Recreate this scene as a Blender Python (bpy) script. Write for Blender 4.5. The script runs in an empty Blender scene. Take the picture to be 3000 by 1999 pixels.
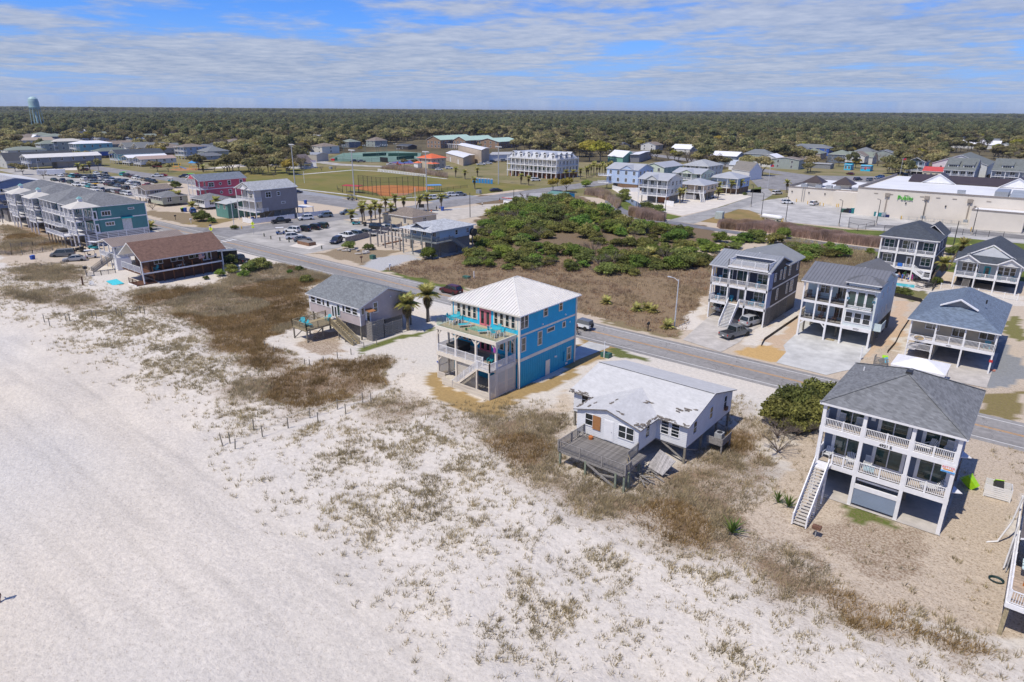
import bpy,bmesh,math,random
import numpy as np
import mathutils;Ve,Matrix=mathutils.Vector,mathutils.Matrix
random.seed(7);RNG=np.random.default_rng(11)
SC=bpy.context.scene;COL=SC.collection
R_=math.radians;RU,COS,SIN,PI_=random.uniform,math.cos,math.sin,math.pi
# ------------------------------------------------------------------ camera, world, sun, exposure
CAM_H=34.0
F_PX,PITCH,ROLL,HEAD=1928.6,R_(19.355),R_(0.42),R_(39.18)
def _rot(v):c,s=COS(HEAD),SIN(HEAD); return Ve((v[0]*c-v[1]*s,v[0]*s+v[1]*c,v[2]))
_rt,_up,_fw=Ve((1,0,0)),Ve((0,SIN(PITCH),COS(PITCH))),Ve((0,COS(PITCH),-SIN(PITCH)))
CR=_rot(_rt*COS(ROLL)+_up*SIN(ROLL));CU=_rot(-_rt*SIN(ROLL)+_up*COS(ROLL));CF=_rot(_fw)
cam=bpy.data.cameras.new('camera');cam.sensor_width=36;cam.lens=F_PX*36/3000;cam.clip_start=.5;cam.clip_end=30000
camo=bpy.data.objects.new('camera',cam);COL.objects.link(camo)
camo.matrix_world=Matrix(((CR.x,CU.x,-CF.x,0),(CR.y,CU.y,-CF.y,0),(CR.z,CU.z,-CF.z,CAM_H),(0,0,0,1)))
SC.camera=camo
SUN_EL=R_(60);SHADOW_AZ=R_(82)
sun_dir=Ve((-COS(SHADOW_AZ)*COS(SUN_EL),-SIN(SHADOW_AZ)*COS(SUN_EL),SIN(SUN_EL)))
sl=bpy.data.lights.new('sun','SUN');sl.energy=3.5;sl.angle=R_(.53);sl.color=(1,.925,.81)
so=bpy.data.objects.new('sun',sl);COL.objects.link(so);so.rotation_euler=sun_dir.to_track_quat('Z','Y').to_euler()
w=bpy.data.worlds.new('World');SC.world=w;w.use_nodes= True
nt=w.node_tree;nt.nodes.clear()
def N(t,**k):
 n=nt.nodes.new(t)
 for a,b in k.items():setattr(n,a,b)
 return n
def math_(op,a,b=None,c=None,clamp=False):
 n=N('ShaderNodeMath',operation=op);n.use_clamp=clamp
 for i,v in enumerate((a,b,c)):
  if v is None: continue
  if isinstance(v,(int,float)):n.inputs[i].default_value=v
  else:nt.links.new(v,n.inputs[i])
 return n.outputs[0]
sky=N('ShaderNodeTexSky',sky_type='NISHITA');sky.sun_disc= False
sky.sun_elevation=SUN_EL;sky.sun_rotation=math.atan2(sun_dir.x,sun_dir.y);sky.altitude=30;sky.air_density=1.0;sky.dust_density=.1;sky.ozone_density=4
bg=N('ShaderNodeBackground');bg.inputs[1].default_value=.13
tint=N('ShaderNodeMix',data_type='RGBA',blend_type='MULTIPLY');tint.inputs[0].default_value=1;tint.inputs[7].default_value=(.26,.48,.95,1)
nt.links.new(sky.outputs[0],tint.inputs[6]);nt.links.new(tint.outputs[2],bg.inputs[0])
# a broken cloud deck: the view direction is carried to a plane 1 unit up, so clouds flatten towards the horizon all round
tc=N('ShaderNodeTexCoord');sx=N('ShaderNodeSeparateXYZ');nt.links.new(tc.outputs['Generated'],sx.inputs[0])
zc=math_('MAXIMUM',sx.outputs[2],.012);zz=math_('ADD',zc,.045)
cx=math_('DIVIDE',sx.outputs[0],zz);cy=math_('DIVIDE',sx.outputs[1],zz)
cv=N('ShaderNodeCombineXYZ');nt.links.new(cx,cv.inputs[0]);nt.links.new(cy,cv.inputs[1])
def wnoise(scale,detail,rough,off):
 mp=N('ShaderNodeMapping');mp.inputs['Location'].default_value=off;nt.links.new(cv.outputs[0],mp.inputs[0])
 n=N('ShaderNodeTexNoise');n.inputs['Scale'].default_value=scale;n.inputs['Detail'].default_value=detail;n.inputs['Roughness'].default_value=rough
 nt.links.new(mp.outputs[0],n.inputs['Vector']); return n.outputs[0]
big=wnoise(.2,2,.5,(3.1,7.4,0));mid=wnoise(1.15,6,.6,(1.7,0,4));fine=wnoise(4.2,6,.62,(8,3,0))
dens=math_('ADD',math_('MULTIPLY',big,.9),math_('ADD',math_('MULTIPLY',mid,.75),math_('MULTIPLY',fine,.22)))
mr=N('ShaderNodeMapRange',interpolation_type='SMOOTHSTEP');bk=N('ShaderNodeMapRange',interpolation_type='SMOOTHSTEP');nt.links.new(sx.outputs[2],bk.inputs[0]);bk.inputs[1].default_value=.16;bk.inputs[2].default_value=.07;bk.inputs[4].default_value=.085
nt.links.new(math_('ADD',dens,bk.outputs[0]),mr.inputs[0])
mr.inputs[1].default_value=.82;mr.inputs[2].default_value=1.05
low=N('ShaderNodeMapRange',interpolation_type='SMOOTHSTEP');nt.links.new(sx.outputs[2],low.inputs[0]);low.inputs[1].default_value=-.005;low.inputs[2].default_value=.05;low.inputs[3].default_value=.5;low.inputs[4].default_value=1
cover=math_('MULTIPLY',math_('MULTIPLY',mr.outputs[0],low.outputs[0]),.86)
cr=N('ShaderNodeValToRGB');cr.color_ramp.elements[0].position=.36;cr.color_ramp.elements[1].position=.66
cr.color_ramp.elements[0].color=(.285,.35,.50,1);cr.color_ramp.elements[1].color=(.55,.585,.67,1)
nt.links.new(math_('ADD',math_('MULTIPLY',fine,.5),math_('MULTIPLY',mid,.5)),cr.inputs[0])
cb=N('ShaderNodeBackground');nt.links.new(cr.outputs[0],cb.inputs[0]);cb.inputs[1].default_value=.82
mx=N('ShaderNodeMixShader');nt.links.new(cover,mx.inputs[0]);nt.links.new(bg.outputs[0],mx.inputs[1]);nt.links.new(cb.outputs[0],mx.inputs[2])
# an even blue-grey veil of humid air towards the horizon, the same all round
hz=N('ShaderNodeMapRange',interpolation_type='SMOOTHSTEP');nt.links.new(sx.outputs[2],hz.inputs[0]);hz.inputs[1].default_value=.13;hz.inputs[2].default_value=-.01;hz.inputs[3].default_value=0;hz.inputs[4].default_value=.9
hb=N('ShaderNodeBackground');hb.inputs[0].default_value=(.235,.345,.62,1);hb.inputs[1].default_value=1
mh=N('ShaderNodeMixShader');nt.links.new(hz.outputs[0],mh.inputs[0]);nt.links.new(bg.outputs[0],mh.inputs[1]);nt.links.new(hb.outputs[0],mh.inputs[2]);nt.links.new(mh.outputs[0],mx.inputs[1])
wo=N('ShaderNodeOutputWorld');nt.links.new(mx.outputs[0],wo.inputs[0])
SC.view_settings.view_transform='Standard';SC.view_settings.look='None';SC.view_settings.gamma=1;SC.view_settings.use_curve_mapping= False
SC.view_settings.exposure=0.34
SC.cycles.max_bounces=6;SC.cycles.diffuse_bounces=3;SC.cycles.glossy_bounces=2;SC.cycles.transmission_bounces=4;SC.cycles.transparent_max_bounces=8
# ------------------------------------------------------------------ where things stand: street axes (x along the beach road, y inland, z up)
TAB=dict(C1=(0,280,.323),C2=(700,280,.323),C3=(1400,280,.323),C4=(2000,280,.425),D1=(0,600,.323),D2=(700,600,.323),D3=(1240,780,.2934),D4=(1600,1000,.30608),
 E1=(2000,640,.2806),E2=(2500,640,.3189),E3=(2260,1020,.38262),E4=(2600,1300,.4459),F1=(400,600,1/3.92),F2=(1600,880,1/3.92),F3=(2400,1100,1/3.92),F4=(2500,560,.2125),
 K1=(0,480,1/5.227),K2=(430,480,1/5.227),K3=(860,380,1/5.227),K4=(0,300,1/5.227),K5=(1780,440,1/5.227),K6=(2300,450,1/5.227),K7=(2650,380,.14875),
 V1=(0,860,.38265),V2=(600,1050,.38265),V3=(1300,1200,.6696),V4=(2000,1399,.6696),Z=(0,0,3000/2353),P=(0,0,1))
def g(t,x,y,z=0.0):
 """ground point (street axes) seen at a spot of the survey photograph; t names the enlargement it was read from"""
 a=TAB[t];px,py=a[0]+x*a[2],a[1]+y*a[2]
 d=CF*F_PX+CR*(px-1500)-CU*(py-999.5);k=(z-CAM_H)/d.z
 return Ve((d.x*k,d.y*k,z))
def gp(t,*pts,z=0.0): return [g(t,a,b,z) for a,b in pts]
# ------------------------------------------------------------------ materials
MATS={}
def hx(s):
 s=s.lstrip('#');o=[]
 for i in (0,2,4):
  c=int(s[i:i+2],16)/255;o.append(c/12.92 if c<=.04045 else ((c+.055)/1.055)**2.4)
 return (*o,1)
def mat(name,col,rough=.6,var=.12,vscale=3.0,metal=0.0,bump=0.0,bscale=40.0,kind=None,spec=.5,**kw):
 if name in MATS: return MATS[name]
 m=bpy.data.materials.new(name);MATS[name]=m;m.use_nodes= True
 T=m.node_tree;b=T.nodes['Principled BSDF'];L=T.links.new
 if isinstance(col,str):col=hx(col)
 def nd(t,**k):
  n=T.nodes.new(t)
  for a,v in k.items():setattr(n,a,v)
  return n
 def mth(op,a,c=None):
  n=nd('ShaderNodeMath',operation=op)
  for i,v in enumerate((a,c)):
   if v is None: continue
   if isinstance(v,(int,float)):n.inputs[i].default_value=v
   else:L(v,n.inputs[i])
  return n.outputs[0]
 b.inputs['Roughness'].default_value=rough;b.inputs['Metallic'].default_value=metal;b.inputs['Specular IOR Level'].default_value=spec
 co=nd('ShaderNodeTexCoord');vec=co.outputs['Object']
 nz=nd('ShaderNodeTexNoise');nz.inputs['Scale'].default_value=vscale;nz.inputs['Detail'].default_value=5;nz.inputs['Roughness'].default_value=.65;L(vec,nz.inputs['Vector'])
 mixc=nd('ShaderNodeMix',data_type='RGBA',blend_type='MIX')
 dark=kw.get('col2') or [c*(1-2*var) for c in col[:3]]+[1];lite=kw.get('col3') or [min(.95,c*(1+1.4*var)) for c in col[:3]]+[1]
 if isinstance(dark,str):dark=hx(dark)
 if isinstance(lite,str):lite=hx(lite)
 mrn=nd('ShaderNodeMapRange');L(nz.outputs[0],mrn.inputs[0]);mrn.inputs[1].default_value=.3;mrn.inputs[2].default_value=.7
 L(mrn.outputs[0],mixc.inputs[0]);mixc.inputs[6].default_value=dark;mixc.inputs[7].default_value=lite
 out=mixc.outputs[2];height= None
 sp=nd('ShaderNodeSeparateXYZ');L(vec,sp.inputs[0])
 if kind=='siding': # lap boards: sawtooth relief by height
  f=mth('FRACT',mth('DIVIDE',sp.outputs[2],kw.get('lap',.18)))
  height=mth('MULTIPLY',f,-1.0)
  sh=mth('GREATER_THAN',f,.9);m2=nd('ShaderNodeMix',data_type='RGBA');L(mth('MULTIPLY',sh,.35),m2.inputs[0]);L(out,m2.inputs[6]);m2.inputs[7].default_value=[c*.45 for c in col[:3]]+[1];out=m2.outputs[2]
  bs,bd=.5,.03
 elif kind=='shingle': # courses of tabs, each tab its own tone
  cz=mth('FLOOR',mth('DIVIDE',sp.outputs[2],kw.get('course',.075)))
  al=mth('FLOOR',mth('ADD',mth('DIVIDE',mth('ADD',sp.outputs[0],sp.outputs[1]),.32),mth('MULTIPLY',cz,.37)))
  cb_=nd('ShaderNodeCombineXYZ');L(al,cb_.inputs[0]);L(cz,cb_.inputs[1])
  wn=nd('ShaderNodeTexWhiteNoise',noise_dimensions='2D');L(cb_.outputs[0],wn.inputs['Vector'])
  m2=nd('ShaderNodeMix',data_type='RGBA',blend_type='MULTIPLY');m2.inputs[0].default_value=1;L(out,m2.inputs[6])
  r2=nd('ShaderNodeMapRange');L(wn.outputs[0],r2.inputs[0]);r2.inputs[3].default_value=1-kw.get('tab',.2);r2.inputs[4].default_value=1+kw.get('tab',.2)
  cc=nd('ShaderNodeCombineColor');[L(r2.outputs[0],cc.inputs[i]) for i in range(3)];L(cc.outputs[0],m2.inputs[7]);out=m2.outputs[2]
  height=mth('FRACT',mth('DIVIDE',sp.outputs[2],kw.get('course',.075)));bs,bd=.35,.02
 elif kind=='boards':
  ax={'x':0,'y':1,'z':2}[kw.get('axis','x')]
  f=mth('DIVIDE',sp.outputs[ax],kw.get('pitch',.14));fl=mth('FLOOR',f);fr=mth('FRACT',f)
  wn=nd('ShaderNodeTexWhiteNoise',noise_dimensions='1D');L(fl,wn.inputs['W'])
  m2=nd('ShaderNodeMix',data_type='RGBA',blend_type='MULTIPLY');m2.inputs[0].default_value=1;L(out,m2.inputs[6])
  r2=nd('ShaderNodeMapRange');L(wn.outputs[0],r2.inputs[0]);r2.inputs[3].default_value=.78;r2.inputs[4].default_value=1.15
  r3=mth('MULTIPLY',r2.outputs[0],mth('SUBTRACT',1.0,mth('MULTIPLY',mth('LESS_THAN',fr,.1),.6)))
  cc=nd('ShaderNodeCombineColor');[L(r3,cc.inputs[i]) for i in range(3)];L(cc.outputs[0],m2.inputs[7]);out=m2.outputs[2]
 elif kind=='leaf': # each leaf and each plant its own tone
  ge=nd('ShaderNodeNewGeometry');oi=nd('ShaderNodeObjectInfo')
  hs=nd('ShaderNodeHueSaturation');L(out,hs.inputs['Color'])
  r2=nd('ShaderNodeMapRange');L(ge.outputs['Random Per Island'],r2.inputs[0]);r2.inputs[3].default_value=1-kw.get('lv',.4);r2.inputs[4].default_value=1+kw.get('lv',.4)
  r3=nd('ShaderNodeMapRange');L(oi.outputs['Random'],r3.inputs[0]);r3.inputs[3].default_value=1-kw.get('ov',.3);r3.inputs[4].default_value=1+kw.get('ov',.3)
  L(mth('MULTIPLY',r2.outputs[0],r3.outputs[0]),hs.inputs['Value'])
  wn=nd('ShaderNodeTexWhiteNoise',noise_dimensions='1D');L(oi.outputs['Random'],wn.inputs['W'])
  r4=nd('ShaderNodeMapRange');L(wn.outputs[0],r4.inputs[0]);r4.inputs[3].default_value=.5-kw.get('hv',.03);r4.inputs[4].default_value=.5+kw.get('hv',.03);L(r4.outputs[0],hs.inputs['Hue'])
  out=hs.outputs[0];tl_=nd('ShaderNodeBsdfTranslucent');L(out,tl_.inputs[0]);ms=nd('ShaderNodeMixShader');ms.inputs[0].default_value=.45;L(b.outputs[0],ms.inputs[1]);L(tl_.outputs[0],ms.inputs[2]);L(ms.outputs[0],T.nodes['Material Output'].inputs[0])
 elif kind=='ground':
  at=nd('ShaderNodeVertexColor',layer_name='albedo')
  n2=nd('ShaderNodeTexNoise');n2.inputs['Scale'].default_value=2.2;n2.inputs['Detail'].default_value=8;n2.inputs['Roughness'].default_value=.75;L(vec,n2.inputs['Vector'])
  r2=nd('ShaderNodeMapRange');L(n2.outputs[0],r2.inputs[0]);r2.inputs[1].default_value=.25;r2.inputs[2].default_value=.75;r2.inputs[3].default_value=.78;r2.inputs[4].default_value=1.2
  # litter flecks where plants grow (alpha of the albedo layer)
  n3=nd('ShaderNodeTexNoise');n3.inputs['Scale'].default_value=5.5;n3.inputs['Detail'].default_value=6;n3.inputs['Roughness'].default_value=.8;L(vec,n3.inputs['Vector'])
  fl=nd('ShaderNodeMapRange');L(mth('SUBTRACT',mth('ADD',n3.outputs[0],mth('MULTIPLY',at.outputs['Alpha'],.42)),.62),fl.inputs[0]);fl.inputs[1].default_value=0;fl.inputs[2].default_value=.14
  m2=nd('ShaderNodeMix',data_type='RGBA');L(fl.outputs[0],m2.inputs[0]);L(at.outputs['Color'],m2.inputs[6]);m2.inputs[7].default_value=(.225,.16,.105,1)
  m3=nd('ShaderNodeMix',data_type='RGBA',blend_type='MULTIPLY');m3.inputs[0].default_value=1;L(m2.outputs[2],m3.inputs[6])
  cc=nd('ShaderNodeCombineColor');[L(r2.outputs[0],cc.inputs[i]) for i in range(3)];L(cc.outputs[0],m3.inputs[7]);out=m3.outputs[2]
  vo=nd('ShaderNodeTexVoronoi',feature='SMOOTH_F1');vo.inputs['Scale'].default_value=1.9;vo.inputs['Randomness'].default_value=1
  wv=nd('ShaderNodeVectorMath',operation='ADD');L(vec,wv.inputs[0]);n4=nd('ShaderNodeTexNoise');n4.inputs['Scale'].default_value=1.5;L(vec,n4.inputs['Vector']);L(n4.outputs['Color'],wv.inputs[1]);L(wv.outputs[0],vo.inputs['Vector'])
  n5=nd('ShaderNodeTexNoise');n5.inputs['Scale'].default_value=3.2;n5.inputs['Detail'].default_value=7;n5.inputs['Roughness'].default_value=.68;L(vec,n5.inputs['Vector'])
  height=mth('ADD',mth('MULTIPLY',vo.outputs['Distance'],.5),n5.outputs[0]);bs,bd=kw.get('bs',.6),.2
 elif kind=='asphalt':
  n2=nd('ShaderNodeTexNoise');n2.inputs['Scale'].default_value=.35;n2.inputs['Detail'].default_value=3;mp=nd('ShaderNodeMapping');mp.inputs['Scale'].default_value=kw.get('stretch',(.08,1.2,1));L(vec,mp.inputs[0]);L(mp.outputs[0],n2.inputs['Vector'])
  vo=nd('ShaderNodeTexVoronoi',feature='DISTANCE_TO_EDGE');vo.inputs['Scale'].default_value=.16;wv=nd('ShaderNodeVectorMath',operation='ADD');L(vec,wv.inputs[0]);n4=nd('ShaderNodeTexNoise');n4.inputs['Scale'].default_value=.4;n4.inputs['Detail'].default_value=4;L(vec,n4.inputs['Vector']);sc_=nd('ShaderNodeVectorMath',operation='SCALE');sc_.inputs['Scale'].default_value=4;L(n4.outputs['Color'],sc_.inputs[0]);L(sc_.outputs[0],wv.inputs[1]);L(wv.outputs[0],vo.inputs['Vector'])
  crk=mth('LESS_THAN',vo.outputs['Distance'],kw.get('crack',.004))
  r2=nd('ShaderNodeMapRange');L(n2.outputs[0],r2.inputs[0]);r2.inputs[1].default_value=.3;r2.inputs[2].default_value=.7;r2.inputs[3].default_value=.82;r2.inputs[4].default_value=1.2
  r3=mth('MULTIPLY',r2.outputs[0],mth('SUBTRACT',1,mth('MULTIPLY',crk,.45)))
  m3=nd('ShaderNodeMix',data_type='RGBA',blend_type='MULTIPLY');m3.inputs[0].default_value=1;L(out,m3.inputs[6])
  cc=nd('ShaderNodeCombineColor');[L(r3,cc.inputs[i]) for i in range(3)];L(cc.outputs[0],m3.inputs[7]);out=m3.outputs[2]
 L(out,b.inputs['Base Color'])
 if height is not None or bump>0:
  bp=nd('ShaderNodeBump')
  if height is None:
   n6=nd('ShaderNodeTexNoise');n6.inputs['Scale'].default_value=bscale;n6.inputs['Detail'].default_value=6;L(vec,n6.inputs['Vector']);height=n6.outputs[0];bs,bd=bump,.03
  bp.inputs['Strength'].default_value=bs;bp.inputs['Distance'].default_value=bd;L(height,bp.inputs['Height']);L(bp.outputs[0],b.inputs['Normal'])
 return m
WT=mat('white_paint',(.74,.74,.75,1),.45,.05,1.5)
TR=mat('beige_trim',(.70,.64,.545,1),.55,.06,2)
GLASS=mat('window_glass',(.018,.026,.03,1),.06,.3,.6,spec=.9)
GLASSG=mat('window_glass_green',(.03,.07,.065,1),.05,.4,.8,spec=.9)
SCREEN=mat('insect_screen',(.05,.055,.06,1),.7,.2,2)
PW=mat('treated_timber',(.33,.27,.15,1),.8,.2,6,col3=(.42,.35,.22,1))
GW=mat('weathered_timber',(.25,.235,.22,1),.85,.25,7)
DW=mat('deck_boards',(.42,.36,.29,1),.75,.15,5)
DKD=mat('stained_timber',(.115,.05,.027,1),.7,.2,5)
PG=mat('piling',(.22,.2,.16,1),.85,.2,4)
ST_=mat('galvanised_steel',(.42,.44,.46,1),.45,.1,3,metal=.5)
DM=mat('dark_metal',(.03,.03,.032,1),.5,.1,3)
BLACK=mat('black_plastic',(.015,.015,.017,1),.5,.1,3)
TEALP=mat('turquoise_plastic',(.035,.42,.5,1),.5,.08,3)
CONC=mat('concrete',(.46,.43,.39,1),.85,.12,.7,bump=.2,bscale=12)
NC_=mat('fresh_concrete',(.5,.5,.48,1),.85,.14,.35,bump=.15,bscale=10)
GALV_ROOF=mat('grey_metal_roofing',(.33,.345,.36,1),.42,.05,.7,metal=.25)
WHITE_ROOF=mat('white_metal_roofing',(.66,.64,.6,1),.45,.04,.6)
LIGHT_SHINGLE=mat('pale_grey_shingles',(.33,.345,.36,1),.9,.08,1.2,kind='shingle')
GSH=mat('grey_shingles',(.165,.172,.18,1),.9,.1,1.2,kind='shingle')
BLUE_SHINGLE=mat('slate_blue_shingles',(.125,.165,.225,1),.9,.08,1.2,kind='shingle')
DSH=mat('charcoal_shingles',(.052,.062,.078,1),.9,.1,1.2,kind='shingle')
BROWN_SHINGLE=mat('brown_shingles',(.165,.095,.07,1),.9,.12,1.5,kind='shingle')
TSH=mat('tan_shingles',(.2,.165,.135,1),.9,.1,1.2,kind='shingle')
LVC=dict(
 thicket=mat('thicket_leaves',(.23,.245,.07,1),.75,.25,.5,kind='leaf',spec=.2,lv=.55,ov=.3,hv=.03),
 bright=mat('bright_leaves',(.21,.30,.06,1),.75,.25,.5,kind='leaf',spec=.2,lv=.5,ov=.3),
 oak=mat('oak_leaves',(.30,.27,.125,1),.8,.25,.3,kind='leaf',spec=.15,lv=.45,ov=.45,hv=.02),
 pine=mat('pine_needles',(.21,.22,.1,1),.8,.25,.3,kind='leaf',spec=.15,lv=.45,ov=.35,hv=.025),
 bare=mat('bare_twigs',(.26,.22,.19,1),.9,.2,.5,kind='leaf',spec=.1,lv=.35,ov=.25,hv=.01),
 yellow=mat('yellow_spring_leaves',(.36,.32,.06,1),.8,.2,.4,kind='leaf',spec=.15,lv=.4,ov=.25),
 palm=mat('palm_fronds',(.42,.40,.13,1),.6,.25,.8,kind='leaf',spec=.3,lv=.5,ov=.25),
 deadpalm=mat('dead_fronds',(.24,.19,.1,1),.8,.25,.8,kind='leaf',spec=.2,lv=.4,ov=.2),
 dry=mat('dry_grass',(.45,.345,.235,1),.9,.2,.15,kind='leaf',spec=.1,lv=.45,ov=0),
 dryred=mat('russet_grass',(.36,.22,.12,1),.9,.2,.15,kind='leaf',spec=.1,lv=.45,ov=0),
 oats=mat('sea_oats',(.46,.36,.225,1),.85,.2,.2,kind='leaf',spec=.1,lv=.45,ov=0),
 reed=mat('reed',(.52,.41,.31,1),.9,.2,.25,kind='leaf',spec=.1,lv=.35,ov=0),
 yucca=mat('yucca_leaves',(.13,.2,.04,1),.5,.2,1,kind='leaf',spec=.3,lv=.4))
BARK=mat('bark',(.17,.14,.115,1),.95,.25,5)
PALMBARK=mat('palm_trunk',(.2,.165,.125,1),.95,.25,8)
# ------------------------------------------------------------------ mesh builder, objects, tags
class MB:
 def __init__(s):s.v=[];s.f=[];s.m=[]
 def add(s,vs,fs,mi=0):
  o=len(s.v);s.v+=[tuple(p) for p in vs]
  for f in fs:s.f.append(tuple(i+o for i in f));s.m.append(mi)
  return s
 def box(s,x0,x1,y0,y1,z0,z1,mi=0):
  if x0>x1:x0,x1=x1,x0
  if y0>y1:y0,y1=y1,y0
  return s.add([(x0,y0,z0),(x1,y0,z0),(x1,y1,z0),(x0,y1,z0),(x0,y0,z1),(x1,y0,z1),(x1,y1,z1),(x0,y1,z1)],
     [(0,3,2,1),(4,5,6,7),(0,1,5,4),(1,2,6,5),(2,3,7,6),(3,0,4,7)],mi)
 def poly(s,pts,mi=0): return s.add(pts,[tuple(range(len(pts)))],mi)
 def prism(s,pts,z0,z1,mi=0): # vertical prism over a polygon of xy points (counter-clockwise)
  n=len(pts);v=[(p[0],p[1],z0) for p in pts]+[(p[0],p[1],z1) for p in pts]
  return s.add(v,[tuple(reversed(range(n))),tuple(range(n,2*n))]+[(i,(i+1)%n,n+(i+1)%n,n+i) for i in range(n)],mi)
 def slab(s,pts,t,mi=0,mside=None): # a sloping sheet of thickness t below the polygon
  n=len(pts);v=[tuple(p) for p in pts]+[(p[0],p[1],p[2]-t) for p in pts]
  s.add(v,[tuple(range(n))],mi)
  o=len(s.v)-2*n;ms=mi if mside is None else mside
  s.f.append(tuple(o+n+i for i in reversed(range(n))));s.m.append(ms)
  for i in range(n):s.f.append((o+i,o+n+i,o+n+(i+1)%n,o+(i+1)%n));s.m.append(ms)
  return s
 def beam(s,p,q,w,h,mi=0):
  p,q=Ve(p),Ve(q);d=(q-p).normalized();u=Ve((0,0,1)) if abs(d.z)<.95 else Ve((0,1,0))
  a=d.cross(u).normalized()*w/2;b=a.cross(d).normalized()*h/2
  v=[p-a-b,p+a-b,p+a+b,p-a+b,q-a-b,q+a-b,q+a+b,q-a+b]
  return s.add(v,[(0,3,2,1),(4,5,6,7),(0,1,5,4),(1,2,6,5),(2,3,7,6),(3,0,4,7)],mi)
 def cyl(s,p,q,r0,r1=None,n=8,mi=0):
  r1=r0 if r1 is None else r1;p,q=Ve(p),Ve(q);d=(q-p).normalized();u=Ve((0,0,1)) if abs(d.z)<.95 else Ve((0,1,0))
  a=d.cross(u).normalized();b=a.cross(d)
  v=[p+(a*COS(2*PI_*i/n)+b*SIN(2*PI_*i/n))*r0 for i in range(n)]+[q+(a*COS(2*PI_*i/n)+b*SIN(2*PI_*i/n))*r1 for i in range(n)]
  return s.add(v,[tuple(range(n)),tuple(reversed(range(n,2*n)))]+[(i,n+i,n+(i+1)%n,(i+1)%n) for i in range(n)],mi)
 def tube(s,pts,r,n=5,mi=0):
  for a,b in zip(pts,pts[1:]):s.cyl(a,b,r,r,n,mi)
  return s
 def mesh(s,name,mats,off=None,smooth=False):
  me=bpy.data.meshes.new(name)
  v=s.v if off is None else [(a-off[0],b-off[1],c-off[2]) for a,b,c in s.v]
  me.from_pydata(v,[],s.f)
  for m in (mats if isinstance(mats,(list,tuple)) else [mats]):me.materials.append(m)
  if any(s.m):me.polygons.foreach_set('material_index',s.m)
  if smooth:me.polygons.foreach_set('use_smooth',[True]*len(s.f))
  me.update(); return me
def lk(name,me,parent=None,loc=(0,0,0),rz=0.0,scale=None):
 if me is not None and me.name[0]=='_':me.name=name
 o=bpy.data.objects.new(name,me);COL.objects.link(o);o.location=loc;o.rotation_euler=(0,0,rz)
 if scale is not None:o.scale=(scale,)*3 if isinstance(scale,(int,float)) else scale
 if parent is not None:o.parent=parent
 return o
def tg(o,label=None,cat=None,group=None,kind=None):
 for k,v in (('label',label),('category',cat),('group',group),('kind',kind)):
  if v:o[k]=v
 return o
def th(name,label,cat,loc=(0,0,0),rz=0.0,group=None):
 return tg(lk(name, None, None,loc,rz),label,cat,group)
def struct(name,me,loc=(0,0,0)): return tg(lk(name,me, None,loc),kind='structure')
def sht(name,pts,z,m,t=0.0):
 b=MB();pts=[Ve((p[0],p[1],z)) for p in pts]
 area=sum(pts[i].x*pts[(i+1)%len(pts)].y-pts[(i+1)%len(pts)].x*pts[i].y for i in range(len(pts)))
 if area<0:pts.reverse()
 if t:b.prism([(p.x,p.y) for p in pts],z-t,z)
 else:b.poly(pts)
 return struct(name,b.mesh(name,m))
def npm(name,V,F,mats,mi=None):
 me=bpy.data.meshes.new(name);k=F.shape[1]
 me.vertices.add(len(V));me.vertices.foreach_set('co',V.astype(np.float32).ravel())
 me.loops.add(F.size);me.loops.foreach_set('vertex_index',F.astype(np.int32).ravel())
 me.polygons.add(len(F));me.polygons.foreach_set('loop_start',np.arange(0,F.size,k,dtype=np.int32))
 for m in (mats if isinstance(mats,(list,tuple)) else [mats]):me.materials.append(m)
 if mi is not None:me.polygons.foreach_set('material_index',mi.astype(np.int32))
 me.update(calc_edges=True);me.validate(); return me
def inp(X,Y,poly):
 P=np.array([(p[0],p[1]) for p in poly]);c=np.zeros(X.shape,bool);n=len(P);j=n-1
 for i in range(n):
  xi,yi,xj,yj=P[i,0],P[i,1],P[j,0],P[j,1]
  t=(yi>Y)!=(yj>Y)
  with np.errstate(divide='ignore',invalid='ignore'):c^=t&(X<(xj-xi)*(Y-yi)/((yj-yi) if yj!=yi else 1e-9)+xi)
  j=i
 return c
def vn(X,Y,s,seed=0):
 """smooth value noise in 0..1"""
 r=np.random.default_rng(seed);n=256;T=r.random((n,n));x=X/s+1000.3;y=Y/s+1000.7
 xi=np.floor(x).astype(int);yi=np.floor(y).astype(int);fx=x-xi;fy=y-yi;fx=fx*fx*(3-2*fx);fy=fy*fy*(3-2*fy)
 a=T[xi%n,yi%n];b=T[(xi+1)%n,yi%n];c=T[xi%n,(yi+1)%n];d=T[(xi+1)%n,(yi+1)%n]
 return (a*(1-fx)+b*fx)*(1-fy)+(c*(1-fx)+d*fx)*fy
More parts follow.
